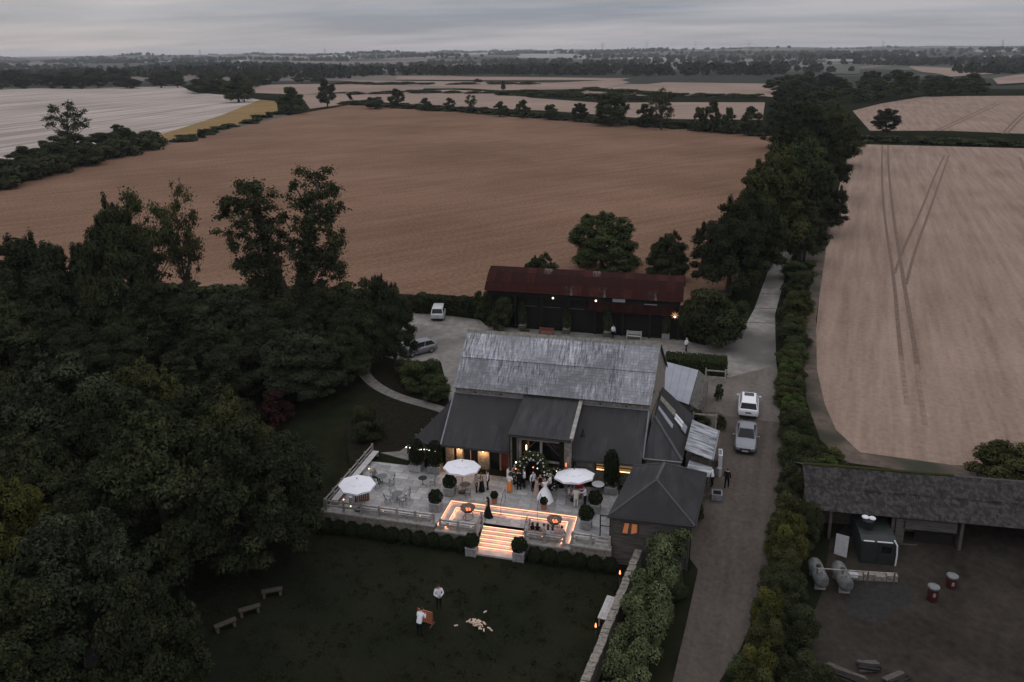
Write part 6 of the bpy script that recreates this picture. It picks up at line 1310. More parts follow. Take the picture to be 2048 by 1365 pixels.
# --- trees beyond, towards the wheat field
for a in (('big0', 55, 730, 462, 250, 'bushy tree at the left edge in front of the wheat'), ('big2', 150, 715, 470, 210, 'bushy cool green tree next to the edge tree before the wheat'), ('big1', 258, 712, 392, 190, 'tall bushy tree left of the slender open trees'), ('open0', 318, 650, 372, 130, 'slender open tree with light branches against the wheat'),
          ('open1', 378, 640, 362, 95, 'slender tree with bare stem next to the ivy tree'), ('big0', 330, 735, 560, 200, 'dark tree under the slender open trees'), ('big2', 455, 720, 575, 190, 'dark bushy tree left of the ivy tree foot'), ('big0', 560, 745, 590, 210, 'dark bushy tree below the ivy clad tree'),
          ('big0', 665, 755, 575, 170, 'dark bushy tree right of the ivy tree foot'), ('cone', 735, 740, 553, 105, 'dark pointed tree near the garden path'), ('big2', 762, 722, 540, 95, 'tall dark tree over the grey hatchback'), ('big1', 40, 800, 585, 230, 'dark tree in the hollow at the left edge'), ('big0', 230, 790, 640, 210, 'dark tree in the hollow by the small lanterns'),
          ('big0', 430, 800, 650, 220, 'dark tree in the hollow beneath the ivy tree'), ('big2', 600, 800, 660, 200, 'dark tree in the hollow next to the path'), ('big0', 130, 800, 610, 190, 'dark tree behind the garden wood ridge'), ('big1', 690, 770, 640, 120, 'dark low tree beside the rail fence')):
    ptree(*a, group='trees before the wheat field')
x, y, z = G(588, 655); plant('twin', x, y, z, 252 * depth(x, y, 6) / F, height_to(x, y, z, 330), 'ivy clad tree with two separate crowns rising before the wheat', rot=R(14))
# --- trees round the black barn and the avenue
for a in (('round0', 1205, 545, 415, 165, 'full dark tree directly behind the rusty roof'), ('round1', 1335, 560, 455, 95, 'smaller dark tree at the end of the rusty roof'), ('round1', 1080, 590, 500, 90, 'low dark bushy tree at the rear of the rusty roof'), ('big0', 1455, 590, 385, 175, 'large dark avenue tree nearest the black barn'),
          ('big3', 1540, 520, 282, 175, 'large rounded avenue tree over the drive'), ('big0', 1500, 560, 370, 150, 'dark avenue tree leaning over the drive entrance'), ('round0', 1590, 455, 255, 150, 'grey green avenue tree between the rounded tree and the stubble'), ('big0', 1625, 395, 205, 150, 'dark avenue tree where the hedge meets the stubble field'),
          ('big3', 1660, 330, 205, 125, 'round avenue tree over the field corner'), ('big0', 1600, 350, 200, 150, 'dark avenue tree in the middle of the row'), ('big1', 1555, 420, 300, 120, 'low avenue tree beside the wheat'), ('big2', 1575, 300, 195, 120, 'distant avenue tree with domed top'), ('big0', 1640, 470, 330, 110, 'dark avenue tree at the stubble verge'), ('big1', 1600, 520, 390, 120, 'low dark avenue tree above the drive')):
    ptree(*a, group='trees of the avenue')
for a in (('bush3', 1418, 690, 562, 130, 'big rounded dark shrub where the drive bends'), ('bush0', 1465, 668, 590, 70, 'small rounded shrub beside the drive bend'), ('bush0', 845, 775, 712, 90, 'leafy shrub along the courtyard and the path'), ('bush0', 870, 800, 745, 66, 'leafy shrub at the path end by the barn'), ('bush3', 812, 752, 716, 46, 'dark shrub under the grey hatchback'),
          ('bush3', 738, 880, 805, 72, 'dark rounded shrub alone in the planting bed'), ('bush0', 965, 640, 575, 40, 'shrub at the left end of the black barn'), ('bush3', 935, 628, 590, 50, 'dark hedge shrub right of the silver people carrier'), ('bush3', 838, 622, 580, 60, 'dark shrub closing the courtyard corner'),
          ('bush2', 1442, 860, 828, 22, 'little dark shrub by the grey porch'), ('bush2', 1437, 800, 765, 20, 'pointed small shrub at the drive edge beside the zinc shed'), ('bush3', 1395, 862, 815, 60, 'dark shrub between the porch and the kitchen wing'), ('bush3', 1345, 935, 905, 35, 'dark clipped shrub tucked beside the hipped roof'), ('bush3', 1340, 1185, 1135, 80, 'dark shrub at the foot of the hipped building'),
          ('bush3', 1000, 660, 590, 60, 'dark shrub at the back corner post of the black barn'), ('bush2', 1395, 1040, 1000, 24, 'low dry shrub along the hipped building wall')):
    ptree(*a, cat='shrub')
# --- shrubs down the drive hedge
hl = [(1600, 560, 515, 75, 0, 'where it leaves the avenue'), (1590, 590, 540, 62, 3, 'by the drive joints'), (1592, 640, 575, 70, 2, 'with dry red tips'), (1586, 690, 640, 80, 3, 'with a pale trained top'), (1578, 728, 690, 62, 0, 'just past the courtyard mouth'), (1577, 765, 715, 52, 1, 'brightest green of the upper row'), (1580, 800, 750, 60, 0, 'level with the white car front'),
      (1588, 838, 785, 58, 1, 'bright beside the white car'), (1592, 880, 820, 72, 3, 'dark beside the grey saloon'), (1596, 925, 860, 78, 0, 'broad beside the grey saloon'), (1612, 968, 905, 90, 3, 'widest before the shed roof'), (1590, 1010, 945, 70, 3, 'dark against the shed end'), (1650, 935, 895, 80, 2, 'olive along the stubble'), (1580, 1060, 985, 74, 2, 'olive near the shed'), (1572, 1115, 1020, 84, 4, 'yellow green and tallest'),
      (1610, 1090, 1000, 70, 3, 'dark behind the yellow green one'), (1570, 1160, 1085, 74, 2, 'olive below the yellow green one'), (1575, 1215, 1140, 85, 3, 'dark beside the gas tanks'), (1540, 1270, 1170, 84, 4, 'yellow green at the drive bend'), (1530, 1320, 1225, 80, 2, 'olive near the bottom'), (1590, 1300, 1210, 90, 3, 'dark inside the yard'),
      (1520, 1380, 1280, 90, 4, 'yellow green at the very bottom'), (1590, 1390, 1290, 100, 3, 'dark at the yard entrance'), (1500, 1440, 1330, 100, 2, 'olive cut by the lower edge'), (1640, 1395, 1330, 70, 3, 'dark by the timber stacks')]
for u, vb, vt, w_, k, l_ in hl: ptree('bush%d' % k, u, vb, vt, w_, 'drive hedge shrub, ' + l_, 'shrub', 'shrubs of the drive hedge')
ptree('bush2', 2010, 968, 885, 140, 'dry bush standing behind the farm shed roof', 'shrub'); ptree('bush1', 1650, 955, 915, 60, 'bright green creeper at the farm shed ridge end', 'shrub'); ptree('bush3', 1700, 960, 930, 60, 'low dark bush behind the farm shed ridge', 'shrub')
row([(1606, 560), (1592, 640), (1582, 730), (1584, 830), (1592, 920), (1588, 1000), (1574, 1090), (1558, 1200), (1530, 1310), (1505, 1400)], 1.7, ['bush3', 'bush0', 'bush3', 'bush2'], 1.5, 2.5, 1.45, 'shrub filling the drive hedge', 'shrubs of the drive hedge', 'shrub', 41, .18, ('at the avenue', 'by the drive joints', 'past the courtyard mouth', 'level with the white car', 'level with the grey saloon', 'beside the hipped roof', 'at the shed end', 'by the gas tanks', 'near the timber stacks', 'at the very bottom'))
# --- tufts of grass over the lawn
rr = random.Random(12); tf = []
while len(tf) < 420:
    x, y = rr.uniform(-9, 23.3), rr.uniform(-18, .1)
    if x < wall_x(y) - .5: tf.append((x, y, LAWN + .02, rr.uniform(.5, 1.4), rr.uniform(.5, 1.4), .035))
tag(link('grass', leaves_mesh('grass', tf, 46000, .075, LEAF['grass'], 13, False, inner=2.2, up=.6)), kind='stuff')
# --- climbing hedge behind the garden wall
ch = thing('climbing_hedge', 'long leafy climbing hedge growing behind the garden wall', 'hedge', (25, -7, -1.3)); pf = []; rr = random.Random(3)
for k in range(120):
    y = rr.uniform(-21, .6); x0 = wall_x(y) + .75; w_ = 1.9 if y > -3 else 2.3; pf.append((x0 + rr.uniform(0, w_), y, rr.uniform(-.6, 1.25) + (.5 if y > -2 else 0), rr.uniform(.45, .75), rr.uniform(.5, .9), rr.uniform(.4, .65)))
for k in range(12): pf.append((rr.uniform(25.2, 27.2), rr.uniform(-.2, .3), rr.uniform(.6, 2.1), .5, .35, .5))
link('foliage', leaves_mesh('foliage', pf, 52000, .10, LEAF['ivy'], 5), ch, True); part('stem', M['bark'], ch, lambda b: [b.tube((wall_x(-k * 2.0) + 1.3, -k * 2.0, -1.4), (wall_x(-k * 2.0) + 1.6, -k * 2.0 + .3, .6), .07, .04, 6) for k in range(10)], True)
# --- clipped hedges
def clipped(x0, x1, y0, y1, z0, z1, leaf, label, n, size=.11, topleaf=None):
    t_ = thing('clipped_hedge', label, 'hedge', ((x0 + x1) / 2, (y0 + y1) / 2, z0)); g = np.random.default_rng(abs(int(x0 * 7 + y0))); pf = []
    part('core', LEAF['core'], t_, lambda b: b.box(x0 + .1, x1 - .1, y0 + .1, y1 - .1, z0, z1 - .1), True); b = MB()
    for k in range(n):
        f = g.random(); x, y, z = g.uniform(x0, x1), g.uniform(y0, y1), g.uniform(z0, z1)
        if f < .42: z = z1
        elif f < .85: y = y0
        else: x = x1 if g.random() < .6 else x0
        c = Vector((x, y, z)) + Vector(g.normal(0, .04, 3)); a = Vector(g.normal(size=3)).normalized(); d = a.orthogonal().normalized(); s = size * g.uniform(.6, 1.3); b.quad(c - a * s, c - d * s * .6, c + a * s, c + d * s * .6)
    b.build('foliage', LEAF[leaf], t_, True)
clipped(23.9, 30.3, 33.0, 35.2, 0, 1.7, 'mid', 'clipped box hedge with pale green top behind the zinc shed', 4200)
clipped(-10, .3, 46.6, 48.4, 0, 2.2, 'dark', 'tall clipped dark hedge along the far side of the courtyard', 4500, .16)
# --- clipped balls along the retaining wall
def boxball_mesh(n, size, seed): return leaves_mesh('foliage', [(0, 0, 0, 1, 1, 1)], n, size, LEAF['box'], seed, True, inner=.12, up=0)
bb = boxball_mesh(1500, .16, 6)
def hedgeball(x, y, z, r, label, group): t_ = thing('box_ball', label, 'shrub', (x, y, z), 0, group); o = link('foliage', bb, t_, False, (0, 0, r * .8)); o.scale = (r, r, r); part('stem', M['bark'], t_, lambda b: b.tube((0, 0, 0), (0, 0, r * .5), .05, n=6)); o.rotation_euler = (0, 0, x * 3); return t_
BP = ('at the outer terrace corner', 'under the slatted bar', 'under the first fence post', 'below the corner parasol', 'below the table with four chairs', 'below the long front bench', 'below the middle of the front fence', 'below the two boxed topiaries', 'below the start of the lit deck', 'below the unattended fire bowl', 'next to the shaded stair planter')
BQ = ('next to the stair planter', 'below the long haired women', 'below the middle of the guest bench', 'below the lit deck corner', 'below the short fence', 'against the timber clad building')
for i in range(11): hedgeball(.4 + i * 1.08, -.45, LAWN, .56, 'dark clipped box ball ' + BP[i], 'box balls under the front wall, outer side')
for i in range(6): hedgeball(16.75 + i * 1.08, -.45, LAWN, .56, 'dark clipped box ball ' + BQ[i], 'box balls under the front wall, building side')
def planter(u, v, label, r=.55, w_=.78, h=.68, z=0, pm='planter'):
    x, y = P(u, v, z); t_ = thing('boxed_topiary', label, 'planter', (x, y + w_ / 2 * .6, z), 0)
    def fn(b):
        for s_ in (-1, 1): b.box(s_ * w_ / 2 - .02, s_ * w_ / 2 + .02, -w_ / 2, w_ / 2, .04, h); b.box(-w_ / 2 + .02, w_ / 2 - .02, s_ * w_ / 2 - .02, s_ * w_ / 2 + .02, .04, h)
        b.box(-w_ / 2 + .02, w_ / 2 - .02, -w_ / 2 + .02, w_ / 2 - .02, .04, h - .08)
    part('box', M[pm], t_, fn); part('rim', M['timber_pale'], t_, lambda b: (b.box(-w_ / 2 - .04, w_ / 2 + .04, -w_ / 2 - .04, -w_ / 2 + .05, h, h + .03), b.box(-w_ / 2 - .04, w_ / 2 + .04, w_ / 2 - .05, w_ / 2 + .04, h, h + .03), b.box(-w_ / 2 - .04, -w_ / 2 + .05, -w_ / 2 + .05, w_ / 2 - .05, h, h + .03), b.box(w_ / 2 - .05, w_ / 2 + .04, -w_ / 2 + .05, w_ / 2 - .05, h, h + .03)))
    for sx in (-1, 1):
        for sy in (-1, 1): part('foot', M[pm], t_, lambda b: b.obox((sx * (w_ / 2 - .05), sy * (w_ / 2 - .05), h / 2), .13, .13, h))
    o = link('topiary_ball', bb, t_, False, (0, 0, h + r * .82)); o.scale = (r, r, r * .96); return t_
planter(898, 992, 'boxed ball topiary nearest the middle parasol'); planter(870, 1023, 'boxed ball topiary at the corner of the sunken deck'); planter(1189, 1026, 'boxed ball topiary behind the men at the parasol'); planter(1171, 1058, 'boxed ball topiary at the lit deck corner by the fence', .58)
planter(942, 1112, 'boxed ball topiary in shade at the stair foot', .55, .74, .66, LAWN, 'planter'); planter(1037, 1123, 'boxed ball topiary at the stair foot nearest the torches', .58, .78, .7, LAWN, 'planter')
col_m = {}
def column(u, v, label, r, h, w_, bh, leaf='box', z=0, pm='planter'):
    x, y = P(u, v, z); t_ = thing('boxed_cypress', label, 'planter', (x, y + w_ * .3, z), 0)
    part('box', M[pm], t_, lambda b: (b.box(-w_ / 2, w_ / 2, -w_ / 2, w_ / 2, .05, bh))); part('rim', M['timber_pale'], t_, lambda b: (b.box(-w_ / 2 - .03, w_ / 2 + .03, -w_ / 2 - .03, w_ / 2 + .03, bh, bh + .04)))
    for sx in (-1, 1):
        for sy in (-1, 1): part('foot', M[pm], t_, lambda b: b.obox((sx * (w_ / 2 - .02), sy * (w_ / 2 - .02), (bh + .06) / 2), .12, .12, bh + .06))
    if leaf not in col_m: col_m[leaf] = leaves_mesh('foliage', [(0, 0, .2 + .16 * k, .95 - .05 * k * (k > 4), .95 - .05 * k * (k > 4), .22) for k in range(6)], 2200, .10, LEAF[leaf], 31, True, inner=.2)
    o = link('foliage', col_m[leaf], t_, False, (0, 0, bh - .05)); o.scale = (r, r, h); part('stem', M['bark'], t_, lambda b: b.tube((0, 0, bh), (0, 0, bh + .3), .06, n=6)); return t_
column(831, 943, 'boxed dark cypress in a pale planter at the outer end of the lean-to', .72, 1.85, .95, .58, pm='planter_w'); column(868, 947, 'boxed dark cypress beside the first wall lantern', .70, 1.85, .95, .58); column(1221, 988, 'tall boxed cypress in front of the lit windows', .66, 2.6, .9, .55)
for u, v, l_, h, pm in ((991, 657, 'columned shrub in pale planter at the outer end of the black barn', 2.3, 'planter_w'), (1044, 660, 'columned shrub before the black barn with yellow flowers at its foot', 2.5, 'timber_dark'), (1132, 668, 'stepped columned shrub in the middle of the black barn', 2.2, 'timber_dark'), (1214, 674, 'columned shrub behind the person in white before the black barn', 2.6, 'timber_dark'), (1331, 679, 'columned shrub in grey planter near the star lantern', 2.3, 'planter')):
    column(u, v, l_, .62, h, .85, .62, 'cool', pm=pm)
x, y = P(1050, 660); t_ = thing('flower_bed', 'small clump of yellow flowers at the foot of the columned shrub', 'flowers', (x, y - .5, 0)); link('foliage', leaves_mesh('foliage', [(rr.uniform(-.5, .5), rr.uniform(-.15, .15), .15, .3, .25, .2) for _ in range(6)], 500, .07, LEAF['yellow'], 2), t_, False)
def pot(u, v, label):
    x, y = P(u, v); t_ = thing('terracotta_pot', label, 'plant pot', (x, y + .1, 0), 0); part('pot', M['terracotta'], t_, lambda b: b.lathe([(.19, 0), (.24, .42), (.26, .42), (.26, .48), (.22, .48), (.2, .4)], 16))
    o = link('topiary_ball', bb, t_, False, (0, 0, .72)); o.scale = (.31, .31, .29)
pot(988, 1008, 'terracotta pot with little ball topiary beside the woman crossing the deck'); pot(1087, 1020, 'terracotta pot with little ball topiary in front of the bride')
# --- flower arch and lights
fa = thing('flower_arch', 'greenery and white blossom arch round the bay door', 'flower arch', (15.0, 7.1, 0)); pf = []; rr = random.Random(8)
for k in range(46):
    a = math.pi * k / 45; c = math.cos(a); s_ = math.sin(a); th = .30 + .14 * (1 - s_) + rr.uniform(-.06, .10); pf.append((-c * 1.32 + rr.uniform(-.1, .1), rr.uniform(-.15, .15), max(.15, s_ * 2.75 + rr.uniform(-.1, .1)), th, .3, th))
for k in range(14): s_ = -1 if k % 2 else 1; pf.append((s_ * 1.45 + rr.uniform(-.25, .25), rr.uniform(-.3, .1), rr.uniform(.1, 1.2), .32, .28, .32))
link('foliage', leaves_mesh('foliage', pf, 5200, .12, LEAF['mid'], 15, True, flowers=.05), fa, False)
part('blossom', LEAF['flower'], fa, lambda b: [b.ball((p[0] + rr.uniform(-.3, .3), -.36 - rr.uniform(0, .12), p[2] + rr.uniform(-.25, .25)), rr.uniform(.05, .085), 6, 4) for p in rr.sample(pf, 44)]).__setitem__('kind', 'stuff')
part('hoop', M['black'], fa, lambda b: b.path([(-math.cos(math.pi * k / 20) * 1.3, .1, math.sin(math.pi * k / 20) * 2.7) for k in range(21)], .025))
x, y = P(1118, 985); t_ = thing('flower_stand', 'white blossom arrangement between the bay pier and the parasol', 'flowers', (x, y + .6, 0)); part('stand', M['black'], t_, lambda b: b.tube((0, 0, 0), (0, 0, 1.2), .03, n=6)); link('foliage', leaves_mesh('foliage', [(rr.uniform(-.2, .2), rr.uniform(-.15, .15), 1.4 + rr.uniform(-.2, .2), .25, .22, .22) for _ in range(7)], 700, .09, LEAF['mid'], 17, True, flowers=.3), t_, False)
def candle(x, y, z, m_, label, r=.07):
    t_ = thing('candle_lantern', label, 'lantern', (x, y, z), 0, 'little lights round the flower arch'); part('glass', m_, t_, lambda b: b.ball((0, 0, r), r, 8, 6)); part('stem', M['black'], t_, lambda b: b.tube((0, 0, -z), (0, 0, 0), .012, n=5))
candle(13.62, 6.9, 2.0, M['bulb'], 'white globe light at the bay pier side of the arch', .07); candle(13.62, 6.8, 1.5, M['flame'], 'orange glowing light low at the bay pier side of the arch', .05); candle(14.95, 7.25, 1.55, M['flame'], 'red glowing light inside the arch opening', .05); candle(15.3, 7.25, 1.5, M['bulb'], 'white light inside the arch opening', .045); candle(15.1, 7.05, .95, M['bulb'], 'small white light low inside the arch opening', .04); candle(16.9, 7.1, 1.55, M['bulb'], 'white light beside the arch near the parasol', .045)
t_ = thing('fairy_lights', 'string of white fairy bulbs along the outer lean-to eaves', 'string lights', (4.3, 8, 2.1)); rr = random.Random(2)
pts = [(4.15, 7.85, 2.3)] + [(4.2 + .22 * k, 7.3, 2.42 - .3 * math.sin(k * .9) ** 2) for k in range(13)]; part('wire', M['black'], t_, lambda b: b.path(pts, .008, 4), True)
for k, p in enumerate(pts): part('bulb', M['bulb'], t_, lambda b: b.ball((p[0] + rr.uniform(-.08, .08), p[1] - .06, p[2] - rr.uniform(.02, .35)), rr.uniform(.035, .065), 6, 5), True)
for k in (0, 1, 3): part('bulb', M['planter_w'], t_, lambda b: b.ball((4.35 + .13 * k, 9.0 + k * 1.0, 2.42 + .03 * k), .045, 6, 5), True)
for a in ((298, 676, 3.0, 'brightest warm lantern in the hollow', .16), (213, 671, 3.2, 'faint warm lantern at the left of the hollow', .08), (329, 680, 2.6, 'small pale lantern next to the brightest one', .08), (337, 1228, 1.0, 'small warm lantern at the lawn edge under the trees', .09), (286, 1290, 1.3, 'warm lantern glimmering under the garden wood', .10), (224, 1356, 1.6, 'warm lantern at the very foot of the garden wood', .14)): garden_lamp(*a)
# --- hedgerows: every shrub or tree its own object
row([(1722, 282), (2120, 296)], 7.0, 'hedgebush', 2.6, 3.6, 1.35, 'shrub in the stubble hedge', 'hedge across the stubble fields', seed=3, jit=.05, places=('near the avenue', 'by the lone tree', 'past the lone tree', 'above the tractor tracks', 'towards the picture edge'))
row([(692, 208), (860, 220), (1010, 230), (1200, 246), (1380, 258), (1530, 272)], 8.5, 'hedgebush', 2.6, 4.6, 1.3, 'shrub in the wheat top hedge', 'hedge along the top of the wheat', seed=4, jit=.1, places=('by its bushy first trees', 'near the small rounded tree', 'near the slim tree', 'under the paired rounded trees', 'below the tallest tree', 'by the half bare tree', 'close to the avenue'))
row([(556, 226), (490, 247), (410, 268), (350, 286)], 10, 'hedgebush', 1.2, 2.6, .8, 'scrub by the yellow strip', 'scrub beside the yellow strip', seed=5, places=('at its far tip', 'halfway along', 'at its near end'))
row([(-60, 395), (80, 352), (200, 322), (310, 290)], 6.5, ['mid0', 'hedgebush'], 5.5, 8.5, 1.5, 'bush in the wheat side of the thick hedge', 'thick hedge left of the wheat', seed=6, jit=.4, places=('at the picture edge', 'below the half bare tree', 'by the yellow strip'))
row([(-60, 372), (60, 335), (180, 305), (270, 284)], 8, 'mid0', 5, 8, 1.3, 'bush in the straw side of the thick hedge', 'thick hedge left of the wheat', seed=16, jit=.4, places=('at the picture edge', 'below the half bare tree', 'by the yellow strip'))
row([(200, 588), (420, 590), (560, 592), (700, 592)], 3.2, 'hedgebush', 1.8, 2.8, 1.4, 'shrub in the wheat foot hedge', 'hedge at the foot of the wheat', seed=7, jit=.1, places=('behind the slender trees', 'left of the ivy tree', 'right of the ivy tree'))
row([(1000, 190), (1170, 195), (1340, 200)], 14, 'hedgebush', 3, 5, 1.2, 'shrub in the second hedge', 'second hedge behind the wheat', seed=8, places=('behind the slim tree', 'behind the rounded trees', 'behind the tallest tree'))
row([(690, 189), (850, 186), (1040, 187), (1160, 183)], 14, 'hedgebush', 2.5, 4, 1.1, 'shrub in the nearest thin hedge', 'thin hedges between the pale fields', seed=9, places=('by the straw field corner', 'under the lone upright tree', 'at its far end'))
row([(1180, 180), (1330, 192), (1530, 196)], 14, 'hedgebush', 3, 4.5, 1.1, 'shrub in the thin hedge nearing the avenue', 'thin hedges between the pale fields', seed=10, places=('at its far start', 'midway', 'by the avenue'))
row([(680, 169), (880, 170), (1090, 169)], 20, 'hedgebush', 2.5, 4, 1.0, 'shrub in the farthest thin hedge', 'thin hedges between the pale fields', seed=12, places=('by the straw field', 'below the lone rounded tree', 'beyond the lone upright tree'))
T_ = 'hedgerow trees'
for a in (('mid1', 583, 228, 165, 62, 'rounded tree at the near end of the yellow strip'), ('mid0', 655, 216, 160, 44, 'dark upright tree beside the rounded one at the wheat corner'), ('mid1', 478, 205, 140, 70, 'spreading tree where the straw field narrows'), ('open1', 490, 205, 155, 40, 'thin tree beside the spreading tree at the straw field'), ('mid0', 400, 187, 158, 60, 'bushy tree at the far corner of the straw field'),
          ('mid1', 750, 218, 190, 48, 'bushy tree at the start of the wheat top hedge'), ('mid0', 795, 216, 178, 40, 'darker tree behind the start of the wheat top hedge'), ('mid1', 850, 222, 192, 30, 'small rounded tree in the wheat top hedge'), ('mid0', 900, 222, 196, 28, 'small dark tree in the wheat top hedge'), ('open0', 942, 228, 188, 28, 'slim tree in the wheat top hedge'),
          ('mid1', 1000, 234, 198, 36, 'rounded tree in the wheat top hedge before the pale fields'), ('mid0', 1045, 238, 200, 34, 'second rounded tree beside the small hedge gap'), ('mid1', 1100, 240, 204, 40, 'bushy tree left of the tallest hedgerow tree'), ('mid2', 1160, 244, 204, 38, 'dark bushy tree hugging the tallest hedgerow tree'), ('round0', 1222, 252, 172, 78, 'tallest full tree in the wheat top hedge'), ('sparse', 1322, 260, 176, 72, 'half bare tree in the wheat top hedge'),
          ('mid0', 1290, 256, 208, 42, 'dark tree between the tallest and the half bare tree'), ('mid1', 1398, 264, 206, 34, 'light green tree right of the half bare tree'), ('mid0', 1424, 266, 200, 38, 'pointed dark tree right of the half bare tree'), ('mid1', 1456, 268, 206, 34, 'rounded tree next to the pointed dark one'), ('mid0', 1500, 272, 214, 50, 'wide dark tree where the hedge meets the avenue'),
          ('sparse', 142, 300, 202, 84, 'half bare tree standing over the thick hedge'), ('mid2', 1770, 270, 214, 62, 'lone dark tree on the straight stubble hedge'), ('mid1', 1007, 181, 158, 12, 'small lone upright tree in the pale fields'), ('mid1', 955, 166, 156, 20, 'small lone rounded tree in the pale fields'), ('hedgebush', 405, 276, 252, 18, 'small bush beside the field track'), ('hedgebush', 538, 236, 220, 14, 'tiny bush beside the field track'),
          ('mid2', 1560, 232, 172, 70, 'domed tree at the head of the avenue'), ('mid0', 1600, 240, 180, 70, 'dark tree at the head of the avenue'), ('mid1', 1640, 222, 165, 80, 'broad tree behind the head of the avenue')):
    ptree(*a, group=T_)
row([(1560, 205), (1650, 205), (1720, 206), (1800, 196), (1900, 190), (1990, 190)], 13, ['mid0', 'mid1', 'mid2'], 10, 17, 1.25, 'tree in front of the upper wood', 'wood beyond the upper stubble field', 'tree', 21, .6, ('joining the avenue', 'by the stubble corner', 'in its middle', 'over the stubble rows', 'at its open end'))
row([(1540, 188), (1640, 180), (1740, 185), (1860, 182), (1990, 184)], 17, ['mid0', 'mid1', 'mid2'], 11, 17, 1.25, 'tree at the back of the upper wood', 'wood beyond the upper stubble field', 'tree', 22, .6, ('joining the avenue', 'by the stubble corner', 'in its middle', 'over the stubble rows', 'at its open end'))
row([(-40, 181), (100, 179), (250, 178), (370, 176)], 17, ['mid0', 'mid2'], 10, 17, 1.25, 'tree in front of the straw field belt', 'tree belt behind the straw field', 'tree', 23, .5, ('at the picture edge', 'above the half bare tree', 'in its middle', 'by the straw field corner'))
row([(-40, 172), (150, 170), (360, 168)], 24, ['mid0', 'mid2'], 13, 20, 1.25, 'tree at the back of the straw field belt', 'tree belt behind the straw field', 'tree', 24, .5, ('at the picture edge', 'in its middle', 'by the straw field corner'))
row([(380, 180), (440, 184), (520, 168), (640, 166)], 22, ['mid0', 'mid1'], 9, 15, 1.2, 'tree beyond the straw field', 'trees beyond the straw field', 'tree', 25, .6, ('at the field corner', 'above the yellow strip', 'towards the pale fields'))
# --- far woodland: masses nobody could count
def wood(name, lines, step, h, seed, size=2.6, per=34):
    rr = random.Random(seed); g = np.random.default_rng(seed); C_ = []
    for (u0, v0, u1, v1, rows_) in lines:
        for r_ in range(rows_):
            a, b_ = Vector(G(u0, v0 - r_ * .8)), Vector(G(u1, v1 - r_ * .8)); L_ = (b_ - a).length
            for i in range(max(2, min(420, int(L_ / step)))):
                p = a.lerp(b_, rr.random()); x, y = p.x + rr.gauss(0, step * .8), p.y + rr.gauss(0, step * .8); C_.append((x, y, hz(x, y), h * rr.uniform(.5, 1.3))) if math.sin(x * .0071 + seed) + math.sin(y * .0113 + x * .0033 + seed * 2) > (0, -2, -1.6, -1.1, -.9, -.8)[seed] else None
    C_ = np.array(C_); n = len(C_) * per; q = np.repeat(C_, per, 0); d = g.normal(size=(n, 3)); d /= np.linalg.norm(d, axis=1)[:, None]; d[:, 2] = np.abs(d[:, 2]) * np.where(g.random(n) < .75, 1, -.6)
    w_ = q[:, 3] * .48; c = np.stack([q[:, 0] + d[:, 0] * w_, q[:, 1] + d[:, 1] * w_, q[:, 2] + q[:, 3] * .45 + d[:, 2] * q[:, 3] * .5], 1)
    nrm = d + g.normal(0, .4, (n, 3)); nrm /= np.linalg.norm(nrm, axis=1)[:, None]; t = np.cross(nrm, g.normal(size=(n, 3))); t /= np.linalg.norm(t, axis=1)[:, None]; b2 = np.cross(nrm, t); s = (size * h / 11 * g.uniform(.6, 1.4, n))[:, None]
    V = np.stack([c - t * s, c - b2 * s * .8, c + t * s, c + b2 * s * .8], 1).reshape(-1, 3); me = bpy.data.meshes.new(name); me.vertices.add(len(V)); me.vertices.foreach_set('co', V.astype(np.float32).ravel()); me.loops.add(len(V)); me.loops.foreach_set('vertex_index', np.arange(len(V), dtype=np.int32)); me.polygons.add(n); me.polygons.foreach_set('loop_start', np.arange(0, 4 * n, 4, dtype=np.int32)); me.polygons.foreach_set('loop_total', [4] * n)
    me.materials.append(LEAF['far']); me.update(calc_edges=True); tag(link(name, me), kind='stuff')
wood('distant_woodland', [(-40, 160, 700, 158, 5), (700, 152, 1000, 150, 4), (980, 150, 1560, 152, 6), (1380, 142, 1700, 146, 3)], 16, 13, 1)
wood('distant_woodland', [(-40, 148, 700, 146, 4), (560, 145, 1000, 141, 3), (1000, 143, 1480, 140, 5), (1500, 136, 1640, 132, 3), (1700, 130, 2080, 133, 5), (1940, 150, 2080, 145, 3)], 22, 13, 2)
wood('distant_woodland', [(-40, 138, 420, 136, 4), (350, 134, 900, 134, 5), (860, 130, 1240, 130, 4), (1250, 127, 1560, 122, 5), (1550, 124, 2080, 122, 5)], 32, 14, 3, 3.2)
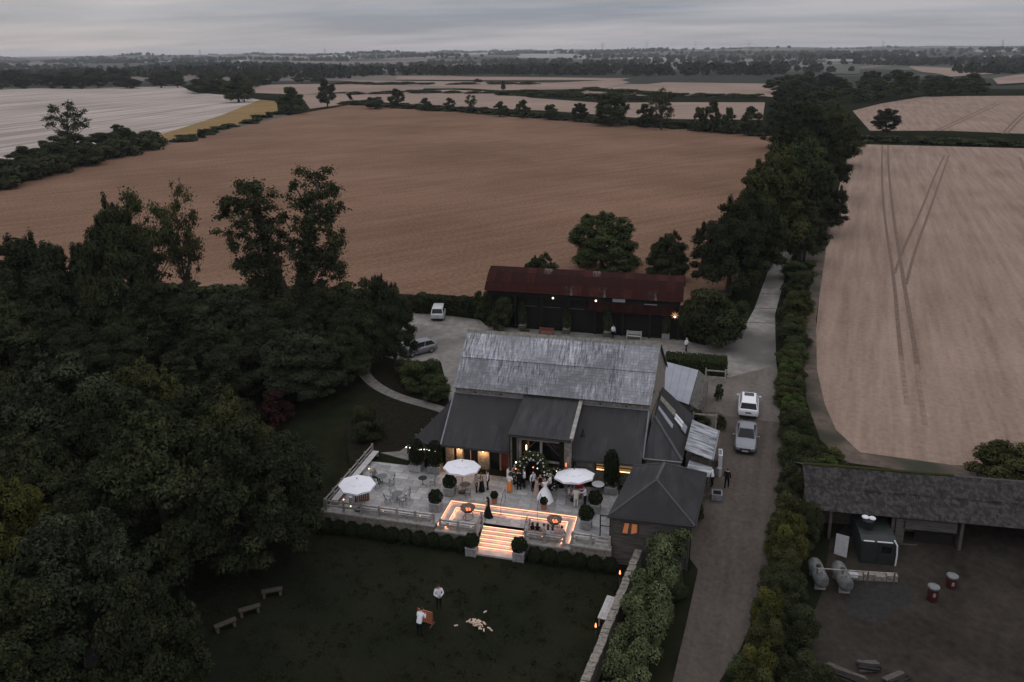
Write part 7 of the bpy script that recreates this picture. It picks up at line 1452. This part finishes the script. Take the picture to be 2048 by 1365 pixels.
wood('distant_woodland', [(-40, 126, 300, 127, 4), (280, 126, 700, 124, 4), (620, 122, 1040, 122, 3), (1160, 118, 1500, 112, 4), (1400, 112, 1700, 110, 4), (1700, 116, 2080, 112, 3)], 28, 14, 4, 3.6)
wood('distant_woodland', [(-40, 120, 420, 119, 4), (420, 114, 640, 112, 3), (600, 117, 900, 113, 4), (990, 112, 1300, 108, 4), (860, 108, 1580, 103, 4), (1560, 104, 2080, 102, 4)], 24, 15, 5, 4.2)
# electricity pylons on the skyline
PW = ('above the straw field corner', 'above the dark upright tree at the wheat corner', 'just left of the half bare tree', 'above the light green hedgerow tree', 'above the wide dark tree by the avenue', 'above the lone stubble hedge tree', 'at the right picture edge', 'above the tallest hedgerow tree')
for i, (u, vt) in enumerate(((400, 100), (650, 97), (1293, 80), (1390, 82), (1497, 80), (1765, 82), (2003, 80), (1205, 84))):
    d = 3600; q = ray(u, 105); f = d / math.hypot(q.x, q.y); x, y = CAM.x + q.x * f, CAM.y + q.y * f; z = hz(x, y) - 2
    t_ = thing('pylon', 'thin pylon on the skyline ' + PW[i], 'pylon', (x, y, z), 0, 'pylons along the far skyline'); H = max(14, height_to(x, y, z, vt))
    part('mast', M['iron'], t_, lambda b: [b.tube((sx * H * .09, sy * H * .09, 0), (sx * .4, sy * .4, H), .35, .25, 4) for sx in (-1, 1) for sy in (-1, 1)])
    part('crossarm', M['iron'], t_, lambda b: [b.tube((-H * w_, 0, H * k), (H * w_, 0, H * k), .35, n=4) for k, w_ in ((.95, .12), (.80, .2), (.66, .15))])
# ------------------------------------------------------------------ evening haze
hb_ = MB().box(-12000, 12000, -500, 14000, -40, 75); hm = bpy.data.materials.new('evening_haze'); hm.use_nodes = True; hn = hm.node_tree.nodes; hn.remove(hn['Principled BSDF'])
pv = hn.new('ShaderNodeVolumePrincipled'); pv.inputs['Density'].default_value = .000068; pv.inputs['Color'].default_value = (.80, .82, .86, 1); hm.node_tree.links.new(pv.outputs[0], hn['Material Output'].inputs['Volume'])
tag(hb_.build('haze', hm), kind='stuff')
